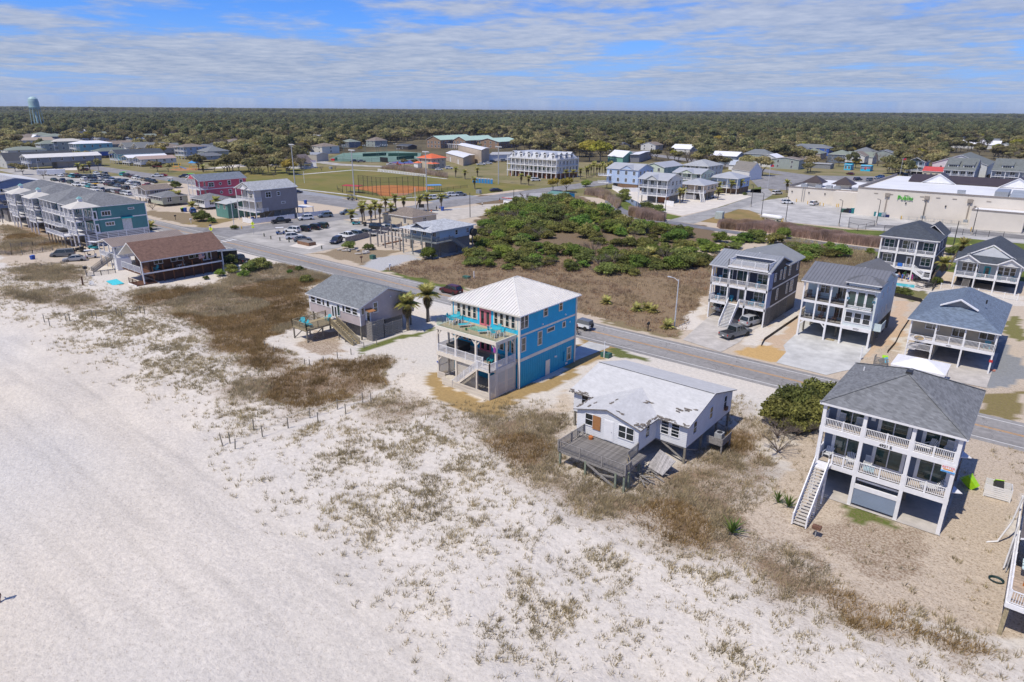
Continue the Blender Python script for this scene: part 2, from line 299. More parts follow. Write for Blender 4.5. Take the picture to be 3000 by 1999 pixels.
# ------------------------------------------------------------------ ground: painted grid near by, one great sheet to the horizon
GX0,GX1,GY0,GY1,GS=-330.0,46.0,-24.0,236.0,.6
gx=np.arange(GX0,GX1+.01,GS);gy=np.arange(GY0,GY1+.01,GS);GXX,GYY=np.meshgrid(gx,gy)
WX=GXX+(vn(GXX,GYY,3.1,1)-.5)*2.6+(vn(GXX,GYY,1.0,2)-.5)*1.1;WY=GYY+(vn(GXX,GYY,3.1,3)-.5)*2.6+(vn(GXX,GYY,1.0,4)-.5)*1.1
def PZ(t,*pts): return [g(t,a,b) for a,b in pts]
DENSE=[ # mats of dry dune grass
 PZ('V1',(1130,130),(1260,150),(1500,160),(1580,230),(1900,310),(1530,400),(1800,500),(1880,570),(2000,600),(2200,560),(2330,550),(2100,420),(2000,370),(2050,330),(2240,270),(2250,0),(1700,-70),(900,0),(1000,60)),
 PZ('Z',(330,705),(400,672),(520,648),(560,625),(640,606),(790,634),(720,655),(700,700),(712,745),(690,775),(600,800),(520,790),(450,745)),
 PZ('V2',(130,200),(500,140),(720,90),(900,60),(1100,0),(1450,0),(1460,60),(1330,170),(1350,240),(1200,300),(980,350),(800,420),(640,450),(560,370),(330,310)),
 PZ('V2',(1840,410),(2090,470),(2352,400),(2352,660),(2250,620),(2120,560),(1820,470)),
 PZ('V2',(1250,330),(1500,290),(1830,380),(1700,440),(1300,480),(1150,430)),
 PZ('V3',(0,0),(120,40),(300,0),(560,0),(500,120),(510,240),(600,300),(720,350),(820,340),(840,300),(1050,230),(1100,200),(1240,70),(1344,-40),(1400,60),(1344,660),(1200,640),(1000,560),(850,520),(560,420),(420,330),(280,240),(180,130),(60,80)),
 PZ('V4',(0,0),(440,0),(400,90),(260,170),(270,220),(470,300),(560,330),(700,440),(780,500),(830,570),(900,600),(950,540),(1180,640),(1330,680),(1344,880),(1230,860),(1200,700),(1000,690),(860,690),(700,640),(590,620),(480,520),(280,480),(330,400),(200,330),(0,290)),
 PZ('D1',(0,190),(480,170),(620,300),(700,380),(480,400),(100,470),(0,470)),
 PZ('D1',(100,550),(500,560),(820,600),(720,720),(300,700),(120,640)),
 PZ('D1',(0,720),(250,800),(560,770),(840,850),(940,940),(700,960),(420,900),(160,880),(0,860))]
SPARSE=PZ('V1',(0,0),(0,130),(120,190),(250,240),(330,235),(480,350),(640,470),(880,570),(1050,680),(1230,740),(1370,840),(1580,1000),(1700,1080),(1900,1200))+PZ('P',(720,1350),(761,1417),(830,1463),(983,1528),(1078,1650),(1260,1840),(1400,2040),(3000,2040),(3060,1950),(2900,1840),(2650,1740),(2250,1500),(1750,1350),(1400,1180),(1150,1250),(900,1050),(700,960),(430,880),(200,820),(0,780))
PATH=[PZ('V2',(250,640),(430,560),(800,460),(1200,345),(1300,300),(1335,170),(1480,40),(1600,0),(1640,20),(1530,60),(1400,190),(1370,270),(1240,360),(850,510),(450,610),(300,680)),
 PZ('D2',(180,1250),(430,1130),(640,1100),(860,1170),(1050,1300),(1100,1350),(1330,1310),(1470,1290),(1790,1170),(1810,1330),(1600,1390),(1430,1440),(1330,1548),(1500,1548),(1560,1430),(1300,1340),(1060,1400),(760,1430),(600,1470),(420,1330)),
 PZ('D2',(1230,1240),(1560,1150),(1800,1090),(1800,1330),(1450,1400),(1130,1345))]
WHITE_S,TAN_S,LITTER,DRYLAWN,GREEN,FLOOR=[np.array(c) for c in ((.60,.555,.49),(.49,.415,.325),(.225,.175,.122),(.27,.19,.085),(.105,.135,.03),(.1,.085,.045))]
ALB=np.empty(GXX.shape+(4,));ALB[...,:3]=WHITE_S;ALB[...,3]=0
def paint(poly,col,veg=None,strength=1.0,sharp=False):
 m=inp(GXX if sharp else WX,GYY if sharp else WY,poly);ALB[m,:3]=ALB[m,:3]*(1-strength)+col*strength
 if veg is not None:ALB[m,3]=veg
 return m
# uneven tone of the beach sand and warm belts
bb=vn(GXX,GYY,14,9)[..., None];warm=vn(GXX+GYY*.2,GYY*3,22,12)[..., None]
ALB[...,:3]=ALB[...,:3]*(.93+.1*bb)*np.array([1.0,1.0,1.0])+(warm-.5)*np.array([.06,.02,-.03])
INL=GYY>90.6
ALB[INL,:3]=TAN_S;ALB[INL,3]=.35
paint(PZ('D1',(0,400),(480,330),(960,310),(1000,560),(600,560),(0,560)),TAN_S,.1)
def fuzzy(polys,X,Y,rad=3.2,k=7):
 r=np.random.default_rng(3);c=np.zeros(X.shape)
 for i in range(k):a=i*2.4;q=rad*math.sqrt((i+.3)/k);c+=iany(polys,X+q*COS(a),Y+q*SIN(a))
 return c/k
def iany(polys,X,Y):
 m=np.zeros(X.shape,bool)
 for p in polys:m|=inp(X,Y,p)
 return m
sq=fuzzy([SPARSE],WX,WY,7,9);ALB[...,:3]=ALB[...,:3]*(1-sq[..., None])+WHITE_S*1.02*sq[..., None];ALB[...,3]=.14*sq
fz=fuzzy(DENSE,WX,WY);mot=np.clip((vn(GXX,GYY,2.2,36)*.6+vn(GXX,GYY,.9,37)*.4-.34)*4,0,1);fz=fz*(.62+.38*mot)
ALB[...,:3]=ALB[...,:3]*(1-fz[..., None])+LITTER*1.3*fz[..., None];ALB[...,3]=np.maximum(ALB[...,3],.12+.5*fz)
YARD=PZ('V4',(440,0),(400,90),(260,170),(270,220),(470,300),(560,330),(700,440),(780,500),(830,570),(950,540),(1180,640),(1330,680),(1500,700),(1500,-500),(900,-620),(500,-300))
paint(YARD,TAN_S*1.02,.3)
paint(PZ('V4',(560,220),(700,130),(1100,240),(1000,330),(960,420),(760,400),(620,300)),TAN_S*.93,.45)
paint(PZ('V4',(640,90),(760,130),(900,190),(1010,215),(980,225),(860,210),(740,180)),GREEN,.3)
for p in PATH:paint(p,WHITE_S*.96,.05)
paint(PZ('D2',(640,1130),(900,1160),(1010,1330),(800,1400),(560,1330)),TAN_S,.45)
paint(PZ('D2',(1110,1320),(1250,1270),(1500,1190),(1790,1110),(1790,1140),(1500,1230),(1330,1290),(1150,1350)),GREEN*1.1,.3)
paint(PZ('D3',(-20,1075),(150,1030),(160,1130),(650,1350),(930,1240),(1500,980),(1700,880),(1704,960),(1400,1150),(850,1430),(560,1530),(400,1480),(100,1280)),DRYLAWN*1.25,.0)
paint(PZ('F2',(320,420),(900,560),(700,640),(560,700),(340,720)),DRYLAWN*1.2,.1)
paint(PZ('F2',(760,600),(880,575),(1150,650),(1290,690),(1260,720),(1000,660),(800,650)),GREEN,.3)
paint(PZ('D4',(0,620),(500,230),(530,190),(260,420),(250,600),(0,700)),TAN_S*1.08,.15)
# verge and lots across the road
VER=PZ('D2',(1290,590),(1500,600),(1850,690),(2040,740),(2100,790),(2000,785),(1760,740),(1400,640));
LOT=PZ('Z',(760,690),(860,610),(1060,600),(1240,600),(1450,620),(1640,590),(1640,660),(1545,760),(1420,745),(1330,700),(1050,660),(900,610))
paint(PZ('Z',(1050,655),(1080,600),(1350,560),(1650,590),(1860,560),(2040,600),(2010,640),(1640,640),(1560,780),(1330,720)),np.array([.25,.19,.105]),.5)
paint(PZ('C3',(650,1300),(980,1230),(960,1330),(870,1400),(640,1420)),np.array([.16,.165,.06]),.4)
paint(PZ('C3',(0,900),(900,900),(1350,1120),(2050,1180),(2300,1300),(1900,1400),(1000,1450),(0,1548)),FLOOR,.5)
paint(PZ('E1',(1150,190),(1500,270),(2030,340),(1990,560),(1700,500),(1200,340),(900,330)),np.array([.17,.16,.065]),.5)
paint(VER,GREEN,.2)
paint(PZ('F2',(660,260),(900,300),(1170,360),(1500,460),(1620,370),(1300,360),(900,250)),np.array([.2,.19,.08]),.5)
paint(PZ('E1',(0,1140),(270,930),(250,860),(0,1020)),WHITE_S,.05)
paint(PZ('F2',(1490,300),(1860,50),(1840,190),(1640,360),(1500,330)),WHITE_S,.03)
paint(PZ('E1',(560,1310),(820,1130),(1210,930),(1200,1030),(820,1340),(700,1330)),WHITE_S,.12)
paint(PZ('E1',(560,1420),(700,1340),(850,1330),(1085,1400),(960,1530),(650,1450)),np.array([.5,.33,.14]),.1)
paint(PZ('E1',(830,1330),(1200,1040),(1260,1080),(1230,1200),(1010,1360)),np.array([.5,.38,.27]),.05)
paint(PZ('E2',(50,1310),(360,760),(540,780),(500,950),(400,1130),(150,1320)),np.array([.52,.39,.27]),.05)
paint(PZ('E2',(340,1230),(500,980),(540,1000),(520,1250)),WHITE_S,.05)
paint(PZ('E2',(1440,890),(1568,900),(1568,1140),(1380,1080)),np.array([.17,.17,.05]),.3)
paint(PZ('E2',(1180,1540),(1568,1540),(1568,1320),(1400,1150),(1330,1080)),np.array([.24,.25,.255]),0)
paint(PZ('E3',(1600,310),(1934,340),(1934,600),(1590,490)),np.array([.2,.17,.06]),.35)
paint(PZ('F4',(560,1290),(2353,1450),(2353,1567),(1560,1567),(900,1400)),WHITE_S*.95,.08)
paint(PZ('F4',(1180,980),(1330,1030),(1400,1260),(1180,1230),(1150,1150)),TAN_S*1.1,.1)
paint(PZ('F4',(570,1330),(1010,1380),(880,1560),(560,1450)),np.array([.16,.16,.06]),.3)
# lots on the left of the parking place
paint(PZ('K2',(0,720),(700,760),(1100,850),(900,980),(500,900),(0,790)),np.array([.25,.22,.13]),.5)
paint(PZ('K2',(620,920),(900,850),(1380,840),(1100,920),(860,975)),np.array([.24,.19,.08]),.35)
paint(PZ('D2',(700,440),(940,400),(1500,420),(1300,470),(1110,545)),np.array([.3,.26,.17]),.5)
paint(PZ('D2',(1110,545),(1300,470),(1560,450),(1690,490),(1500,520),(1290,600)),np.array([.42,.42,.42]),.05)
paint(PZ('D2',(1300,590),(1560,520),(2000,430),(2353,400),(2353,800),(2000,750)),np.array([.25,.19,.105]),.5)
def relief(X,Y):
 m=np.clip((58-Y)/20,0,1)*np.clip((Y-6)/18,0,1)
 return m*((vn(X,Y,9,21)-.35)*1.0+(vn(X,Y,3.3,22)-.5)*.42)
GZ=relief(GXX,GYY);GZ[(GYY>60)]=0
GZ+=np.where(GYY<60,(vn(GXX,GYY,1.4,23)-.5)*.1,0)
for yc in (9.5,11.3,15.0,16.8,20.5,22.3,24.4): # wheel ruts of beach patrol trucks
 yl=yc+1.1*np.sin(GXX/31+yc*.2)+.4*np.sin(GXX/11+yc);t_=np.exp(-((GYY-yl)/.34)**2)*(vn(GXX,GYY,6,int(yc))*.9+.1);GZ-=.1*t_;ALB[...,:3]*=(1-.17*t_[..., None])
n0,n1=GXX.shape;idx=np.arange(n0*n1).reshape(n0,n1)
F=np.stack([idx[:-1,:-1].ravel(),idx[:-1,1:].ravel(),idx[1:,1:].ravel(),idx[1:,:-1].ravel()],1)
gm=npm('ground',np.stack([GXX.ravel(),GYY.ravel(),GZ.ravel()],1),F,mat('sand_and_litter',(.5,.45,.4,1),.95,kind='ground',spec=.15))
ca=gm.color_attributes.new('albedo','FLOAT_COLOR','POINT');ca.data.foreach_set('color',np.clip(ALB,0,1).astype(np.float32).ravel())
gm.polygons.foreach_set('use_smooth',[True]*len(gm.polygons))
struct('ground',gm)
FARG=mat('far_ground',(.125,.105,.06,1),.95,.3,.02,spec=.1)
bm=MB();E9=9500
for a,b,c,d in ((-E9,GX0,-E9,E9),(GX1,E9,-E9,E9),(GX0,GX1,GY1,E9),(GX0,GX1,-E9,GY0)):bm.box(a,b,c,d,-.5,-.02)
struct('plain',bm.mesh('_',FARG))
ASPH=mat('road_asphalt',(.265,.255,.245,1),.9,.1,1.5,kind='asphalt',spec=.25)
ASPH2=mat('lane_asphalt',(.235,.23,.23,1),.9,.1,.6,kind='asphalt',stretch=(.5,.5,1),spec=.25)
GRAV=mat('pale_gravel_lot',(.37,.355,.33,1),.95,.12,.25,kind='asphalt',stretch=(.5,.5,1),crack=0,spec=.2)
LAWN=mat('park_lawn',(.165,.15,.045,1),.95,.2,.06,col2=(.125,.14,.035,1),col3=(.22,.175,.065,1),spec=.1)
VERGE=mat('green_verge',(.12,.15,.035,1),.95,.2,.2,spec=.1)
BROWNG=mat('browned_grass',(.24,.165,.075,1),.95,.2,.1,col2=(.16,.14,.05,1),spec=.1)
CLAY=mat('infield_clay',(.46,.185,.065,1),.95,.1,.3,spec=.1)
PAINT_W=mat('road_paint_white',(.62,.62,.6,1),.7,.12,2);PAINT_Y=mat('road_paint_yellow',(.56,.27,.035,1),.7,.15,2)
SW=mat('pale_sand',(.6,.56,.5,1),.95,.08,.3,spec=.1)
# the beach road
rd=struct('road',MB().box(-700,60,82.9,91.3,.0,.02).mesh('_',ASPH))
lk('edge_line',MB().box(-700,60,83.75,83.88,.02,.026).mesh('_',PAINT_W),rd)
lk('edge_line',MB().box(-700,60,90.25,90.38,.02,.026).mesh('_',PAINT_W),rd)
lk('centre_line',MB().box(-700,60,87.06,87.16,.02,.026).box(-700,60,87.34,87.44,.02,.026).mesh('_',PAINT_Y),rd)
cw=MB().box(-1.35,1.35,-.32,.32,0,.006).mesh('_',PAINT_W)
for k,(x,y) in enumerate(((945,430),(1003,420),(1060,410),(1115,402),(1170,395))):
 p=g('F1',x,y);lk('crosswalk_bar',cw,rd,(p.x,p.y,.021),R_(2))
# ------------------------------------------------------------------ house kit
SIDING={}
def sdg(name,col,lap=.18): return mat(name,col,.65,.05,.8,kind='siding',lap=lap)
def hip(x0,x1,y0,y1,ze,rise):
 w,d=x1-x0,y1-y0;cx,cy=(x0+x1)/2,(y0+y1)/2;zr=ze+rise
 A,B,C,D=(x0,y0,ze),(x1,y0,ze),(x1,y1,ze),(x0,y1,ze)
 if abs(w-d)<.05:P=(cx,cy,zr); return [[A,B,P],[B,C,P],[C,D,P],[D,A,P]]
 if d>w:P,Q=(cx,y0+w/2,zr),(cx,y1-w/2,zr); return [[A,B,P],[B,C,Q,P],[C,D,Q],[D,A,P,Q]]
 P,Q=(x0+d/2,cy,zr),(x1-d/2,cy,zr); return [[A,B,Q,P],[B,C,Q],[C,D,P,Q],[D,A,P]]
def gab(x0,x1,y0,y1,ze,zr,axis='y',ridge=None):
 if axis=='y':
  c=(x0+x1)/2 if ridge is None else ridge;P,Q=(c,y0,zr),(c,y1,zr)
  return [[(x1,y0,ze),(x1,y1,ze),Q,P],[(x0,y1,ze),(x0,y0,ze),P,Q]]
 c=(y0+y1)/2 if ridge is None else ridge;P,Q=(x0,c,zr),(x1,c,zr)
 return [[(x0,y0,ze),(x1,y0,ze),Q,P],[(x1,y1,ze),(x0,y1,ze),P,Q]]
def rmb(polys,t=.16):
 b=MB();edges={}
 key= lambda p:(round(p[0],3),round(p[1],3),round(p[2],3))
 for p in polys:
  n=len(p)
  for i in range(n):
   e=(key(p[i]),key(p[(i+1)%n]));edges[e]=(p[i],p[(i+1)%n])
 for p in polys:
  b.poly(p,0);b.poly([(q[0],q[1],q[2]-t) for q in reversed(p)],1)
 for (a,c),(p,q) in edges.items():
  if (c,a) not in edges:b.add([(p[0],p[1],p[2]-t),(q[0],q[1],q[2]-t),q,p],[(0,1,2,3)],1)
 return b
def clip(poly,n,d): # keep n.p >= d
 out=[]
 for i in range(len(poly)):
  a,b=poly[i],poly[(i+1)%len(poly)];da,db=n.dot(a)-d,n.dot(b)-d
  if da>=0:out.append(a)
  if (da>0>db) or (da<0<db):out.append(a+(b-a)*(da/(da-db)))
 return out
FACE={'S':0.0,'E':R_(90),'N':R_(180),'W':R_(-90)}
WINC={}
def win_mesh(w,h,nx,ny,trim,m,glass):
 k=(round(w,2),round(h,2),nx,ny,trim,m.name,glass.name)
 if k not in WINC:
  b=MB();t=trim;x=w/2
  b.box(-x-t,x+t,-.06,.0,h,h+t).box(-x-t,x+t,-.08,.0,-t,0).box(-x-t,-x,-.06,0,0,h).box(x,x+t,-.06,0,0,h)
  for i in range(1,nx):c=-x+w*i/nx;b.box(c-.045,c+.045,-.055,0,0,h)
  for j in range(1,ny):c=h*j/ny;b.box(-x,x,-.045,0,c-.025,c+.025)
  WINC[k]=(b.mesh('_',m),MB().box(-x,x,-.022,-.004,0,h).mesh('_',glass))
 return WINC[k]
BALC={}
def bal_mesh(h,m,kind='baluster',s=.04):
 k=(round(h,2),m.name,kind,s)
 if k not in BALC:BALC[k]=MB().box(-s/2,s/2,-s/2,s/2,0,h).mesh(kind,m)
 return BALC[k]
class House:
 def __init__(s,name,label,cat,ox=0,oy=0,rz=0.0,group=None,local=False,oz=0.0):
  s.root=th(name,label,cat,(ox,oy,oz),rz,group);s.off=(0,0,0) if local else (ox,oy,0)
 def part(s,name,mb,m,parent=None,label=None,smooth=False):
  o=lk(name,mb.mesh(name,m,s.off,smooth),parent or s.root)
  if label:o['label']=label
  return o
 def inst(s,name,me,x,y,z,rz=0.0,parent=None): return lk(name,me,parent or s.root,(x-s.off[0],y-s.off[1],z-s.off[2]),rz)
 def wall(s,x0,x1,y0,y1,z0,z1,m,name='wall',parent=None): return s.part(name,MB().box(x0,x1,y0,y1,z0,z1),m,parent)
 def win(s,face,u,z,w,h,nx=1,ny=2,at=0.0,trim=.1,m=WT,glass=GLASS,name='window',parent=None):
  """window centred on u along the face, the face plane at 'at'"""
  f,p=win_mesh(w,h,nx,ny,trim,m,glass)
  x,y=(u,at) if face in 'SN' else (at,u)
  o=s.inst(name,f,x,y,z,FACE[face],parent);lk('pane',p,o); return o
 def door(s,face,u,z,w,h,at,m,name='door',glass=None,trimm=WT):
  x,y=(u,at) if face in 'SN' else (at,u);b=MB().box(-w/2,w/2,-.05,0,0,h)
  fr=MB().box(-w/2-.09,w/2+.09,-.035,0,0,h+.09)
  o=s.inst(name,b.mesh(name,m),x,y,z,FACE[face]);lk('frame',fr.mesh('_',trimm),o)
  if glass:lk('pane',MB().box(-w*.3,w*.3,-.056,-.05,.25,h-.2).mesh('_',glass),o)
  lk('handle',MB().box(w*.36,w*.42,-.1,-.05,1,1.08).mesh('_',ST_),o); return o
 def rail(s,p,q,z,h=1.0,m=WT,mode='each',step=.13,post=2.2,z1=None,parent=None,bm=None,ends=True,cap=.09):
  """railing from p to q (xy); mode each = every baluster an object, row = one joined row, rod = thin metal bars"""
  z1=z if z1 is None else z1;a,b=Ve((*p,z)),Ve((*q,z1));L=(b-a).length;hd=Ve((b.x-a.x,b.y-a.y,0));HL=hd.length
  r=MB();up=Ve((0,0,1));th=.045 if mode!='rod' else .03
  r.beam(a+up*h,b+up*h,cap,th);r.beam(a+up*.1,b+up*.1,.04,.05)
  n=max(1,round(L/post))
  for i in range(n+1):
   if not ends and i in (0,n): continue
   c=a.lerp(b,i/n);pw=.06 if mode!='rod' else .02;r.box(c.x-pw,c.x+pw,c.y-pw,c.y+pw,c.z-.1,c.z+h+.08)
  o=s.part('railing',r,m,parent)
  nb=int(HL/step);bh=h-.16;sw=.04 if mode!='rod' else .016
  pts=[a.lerp(b,(i+.5)/max(1,nb)) for i in range(nb)]
  if mode=='each':
   me=bal_mesh(bh,bm or m,s=sw)
   for c in pts:s.inst('baluster',me,c.x,c.y,c.z+.13,parent=o)
  else:
   bb=MB()
   for c in pts:bb.box(c.x-sw/2,c.x+sw/2,c.y-sw/2,c.y+sw/2,c.z+.13,c.z+.13+bh)
   if pts:tg(s.part('balusters',bb,bm or m,o),kind='stuff')
  return o
 def post(s,x,y,z0,z1,w=.16,m=WT,name='post',parent=None): return s.part(name,MB().box(x-w/2,x+w/2,y-w/2,y+w/2,z0,z1),m,parent)
 def roof(s,polys,top,side=WT,t=.16,name='roof'): return s.part(name,rmb(polys,t),[top,side])
 def panels(s,polys,roof,m,pitch=.46,lift=.012):
  for p in polys:
   P=[Ve(q) for q in p];nrm=sum(((P[i]-P[0]).cross(P[i+1]-P[0]) for i in range(1,len(P)-1)),Ve()).normalized()
   al=Ve((0,0,1)).cross(nrm);
   if al.length<1e-4: continue
   al.normalize();t=[al.dot(q) for q in P];lo,hi=min(t),max(t);n=max(1,round((hi-lo)/pitch))
   for i in range(n):
    a,b=lo+(hi-lo)*i/n,lo+(hi-lo)*(i+1)/n
    c=clip(clip(P,al,a+.004),-al,-b)
    if len(c)<3: continue
    mb=MB().slab([q+nrm*(lift+.004) for q in c],.016)
    sm=clip(clip(P,al,b-.06),-al,-(b-.004)) # the standing seam
    if len(sm)>=3:mb.slab([q+nrm*(lift+.08) for q in sm],.075)
    s.part('roof_panel',mb,m,roof)
 def stairs(s,top,bot,w,m=WT,tm=None,railm=WT,mode='row',h=.95,rails=(1,1),closed=False,name='staircase',parent=None):
  """flight from the middle of its top edge to the middle of its foot"""
  T,B=Ve(top),Ve(bot);d=Ve((B.x-T.x,B.y-T.y,0));L=d.length;d.normalize();sd=Ve((-d.y,d.x,0));n=max(2,round((T.z-B.z)/.18))
  st=MB()
  for k in (-1,1):st.beam(T+sd*k*w/2-Ve((0,0,.14)),B+sd*k*w/2+Ve((0,0,.0)),.05,.26)
  o=s.part(name,st,m,parent)
  ang=math.atan2(d.y,d.x)
  tr=MB().box(-.15,.15,-w/2+.02,w/2-.02,-.045,0)
  if closed:tr.box(-.15,-.12,-w/2+.02,w/2-.02,-.2,-.045)
  me=tr.mesh('_',tm or m)
  for i in range(n):
   c=T.lerp(B,(i+.5)/n);s.inst('stair_tread',me,c.x,c.y,c.z,ang,o)
  for k,r in zip((-1,1),rails):
   if r:s.rail((T.x+sd.x*k*w/2,T.y+sd.y*k*w/2),(B.x+sd.x*k*w/2,B.y+sd.y*k*w/2),T.z,h,railm,mode,z1=B.z,post=3,parent=None if mode=='each' else o if mode=='none' else None)
  return o
 def slats(s,p,q,z0,z1,m,width=.14,gap=.1,horiz=False,name='slat',parent=None,frame=True):
  """open screen of boards between p and q, each board an object"""
  a,b=Ve((*p,0)),Ve((*q,0));L=(b-a).length;ang=math.atan2(b.y-a.y,b.x-a.x)
  fr=MB()
  if horiz:
   for c in (a,a.lerp(b,.5),b):fr.box(c.x-.05,c.x+.05,c.y-.05,c.y+.05,z0,z1)
  else:
   for zz_ in (z0+.12,(z0+z1)/2,z1-.12):fr.beam((a.x,a.y,zz_),(b.x,b.y,zz_),.04,.09)
  o=s.part('slat_screen',fr,m,parent)
  if horiz:
   n=int((z1-z0)/(width+gap));me=MB().box(0,L,-.035,-.01,-width/2,width/2).mesh(name,m)
   for i in range(n):s.inst(name,me,a.x,a.y,z0+(i+.5)*(z1-z0)/n,ang,o)
  else:
   n=int(L/(width+gap));me=MB().box(-width/2,width/2,-.04,-.015,z0,z1).mesh(name,m)
   for i in range(n):c=a.lerp(b,(i+.5)/n);s.inst(name,me,c.x,c.y,0,ang,o)
  return o
 def brace(s,p,q,w=.14,m=WT,name='brace'): return s.part(name,MB().beam(p,q,w,w),m)
def txm(txt,size,m,depth=.03,name='lettering',bold=0.0):
 cu=bpy.data.curves.new('lettering','FONT');cu.body=txt;cu.size=size;cu.extrude=depth;cu.align_x='CENTER';cu.offset=bold;cu.resolution_u=2
 o=bpy.data.objects.new('lettering',cu);dg= None
 COL.objects.link(o);dg=bpy.context.evaluated_depsgraph_get();me=bpy.data.meshes.new_from_object(o.evaluated_get(dg));bpy.data.objects.remove(o);bpy.data.curves.remove(cu)
 me.materials.clear();me.materials.append(m);me.transform(Matrix.Rotation(R_(90),4,'X'));me.name=name; return me
# ------------------------------------------------------------------ furniture of decks
def adk(m):
 b=MB()
 for i in range(5):x=-.24+i*.12;b.beam((x,.3,.33),(x*1.25,.62,.98-abs(i-2)*.04),.1,.025)
 bk=b;st=MB()
 for i in range(5):y=-.22+i*.115;st.box(-.27,.27,y-.05,y+.05,.36-i*.02,.385-i*.02)
 ar=[MB().box(sx*.36-.07,sx*.36+.07,-.3,.45,.55,.58) for sx in (-1,1)]
 lg=[MB().beam((sx*.32,-.26,0),(sx*.32,-.26,.55),.05,.09) for sx in (-1,1)]+[MB().beam((sx*.3,-.3,.34),(sx*.3,.62,.03),.04,.12) for sx in (-1,1)]
 return [('seat',st.mesh('_',m)),('backrest',bk.mesh('_',m))]+[('arm',a.mesh('_',m)) for a in ar]+[('leg',l.mesh('_',m)) for l in lg]
def rocker(m):
 b=MB()
 for i in range(7):x=-.24+i*.08;b.beam((x,.24,.44),(x,.42,1.15),.05,.02)
 b.beam((-.28,.42,1.16),(.28,.42,1.16),.03,.1);st=MB().box(-.28,.28,-.26,.26,.42,.46)
 ar=[MB().box(sx*.31-.04,sx*.31+.04,-.28,.3,.64,.67) for sx in (-1,1)]
 lg=[MB().beam((sx*.27,yy,.05),(sx*.27,yy,.64),.05,.05) for sx in (-1,1) for yy in (-.24,.26)]
 rk=[MB().beam((sx*.27,-.42,.08),(sx*.27,0,.03),.04,.05).beam((sx*.27,0,.03),(sx*.27,.5,.1),.04,.05) for sx in (-1,1)]
 return [('seat',st.mesh('_',m)),('backrest',b.mesh('_',m))]+[('arm',a.mesh('_',m)) for a in ar]+[('leg',l.mesh('_',m)) for l in lg]+[('runner',r.mesh('_',m)) for r in rk]
def high_chair(m):
 b=MB()
 for i in range(4):x=-.18+i*.12;b.beam((x,.22,.72),(x,.3,1.25),.09,.025)
 st=MB().box(-.25,.25,-.24,.24,.68,.72);ar=[MB().box(sx*.27-.04,sx*.27+.04,-.22,.28,.92,.95) for sx in (-1,1)]
 lg=[MB().beam((sx*.28,yy*1.25,0),(sx*.23,yy,.7),.06,.06) for sx in (-1,1) for yy in (-.22,.22)]
 return [('seat',st.mesh('_',m)),('backrest',b.mesh('_',m))]+[('arm',a.mesh('_',m)) for a in ar]+[('leg',l.mesh('_',WT)) for l in lg]
def chaise(m):
 st=MB()
 for i in range(9):y=-.95+i*.13;st.box(-.32,.32,y-.055,y+.055,.34,.37)
 bk=MB()
 for i in range(6):f=i/5;bk.beam((-.32,.25+f*.45,.38+f*.62),(.32,.25+f*.45,.38+f*.62),.1,.025)
 fr=MB().box(-.34,-.3,-1,.75,.27,.34).box(.3,.34,-1,.75,.27,.34)
 lg=[MB().box(sx*.31-.03,sx*.31+.03,yy-.03,yy+.03,0,.28) for sx in (-1,1) for yy in (-.85,.6)]
 return [('seat',st.mesh('_',m)),('backrest',bk.mesh('_',m)),('frame',fr.mesh('_',WT))]+[('leg',l.mesh('_',WT)) for l in lg]
def round_table(m,h=.98,r=.6):
 t=MB().cyl((0,0,h-.04),(0,0,h),r,r,16);lg=[MB().beam((COS(a)*.42,SIN(a)*.42,0),(COS(a)*.12,SIN(a)*.12,h-.04),.06,.06) for a in (.8,2.4,3.9,5.5)]
 return [('tabletop',t.mesh('_',m))]+[('leg',l.mesh('_',WT)) for l in lg]
def put(name,parts,label,cat,x,y,z,rz=0.0,group=None):
 r=th(name,label,cat,(x,y,z),rz,group)
 for n,me in parts:lk(n,me,r)
 return r
TEALD=mat('deep_teal_plastic',(.0,.2,.24,1),.5,.08,3);GREYCHAIR=mat('pale_chair_paint',(.55,.56,.57,1),.55,.05,3);BLUECH=mat('blue_chair_paint',(.03,.3,.45,1),.5,.08,3)
ADI={m.name:adk(m) for m in (TEALP,TEALD,GREYCHAIR,BLUECH)}
ROCK={m.name:rocker(m) for m in (GREYCHAIR,DKD,WT)}
# ================================================================== the bright blue three-storey house
BLUE=sdg('bright_blue_siding',(.0,.36,.62,1),.17);BLUE_L=mat('blue_board_and_batten',(.004,.3,.5,1),.65,.06,1);PINKD=mat('pink_door_paint',(.62,.17,.21,1),.5,.05,1)
SKYB=sdg('sky_blue_siding',(.01,.46,.72,1),.17)  # sunlit copy of the blue house siding; plain colour on shed and kiosks
h=House('blue_house','bright blue three storey beach house with white hipped metal roof','house',-54.5,67.5)
x0,x1,y0,y1=-60.3,-48.7,61.2,73.8
h.wall(x0,x1,y0,y1,0,3.6,BLUE_L,'ground_floor_wall');h.wall(x0,x1,y0,y1,4.02,9.8,BLUE)
h.part('trim_band',MB().box(x0-.03,x1+.03,y0-.03,y1+.03,3.6,4.02),TR)
h.part('trim_band',MB().box(x0-.025,x1+.025,y0-.025,y1+.025,7.0,7.26),TR)
for a,b in ((x0,y0),(x1,y0),(x0,y1),(x1,y1)):h.part('corner_board',MB().box(a-.12,a+.12,b-.12,b+.12,0,9.79),TR)
bt=MB().box(-.03,.03,-.03,.0,.05,3.58).mesh('_',BLUE_L)
for i in range(31):h.inst('batten',bt,x1,y0+.4*(i+1),0,FACE['E'])
rp=hip(x0-.45,x1+.45,y0-.45,y1+.45,9.95,2.75);r=h.roof(rp,WHITE_ROOF,TR);h.panels(rp,r,WHITE_ROOF,.46)
rc=MB();P,Q=(-54.5,y0-.45+6.25,12.74),(-54.5,y1+.45-6.25,12.74)
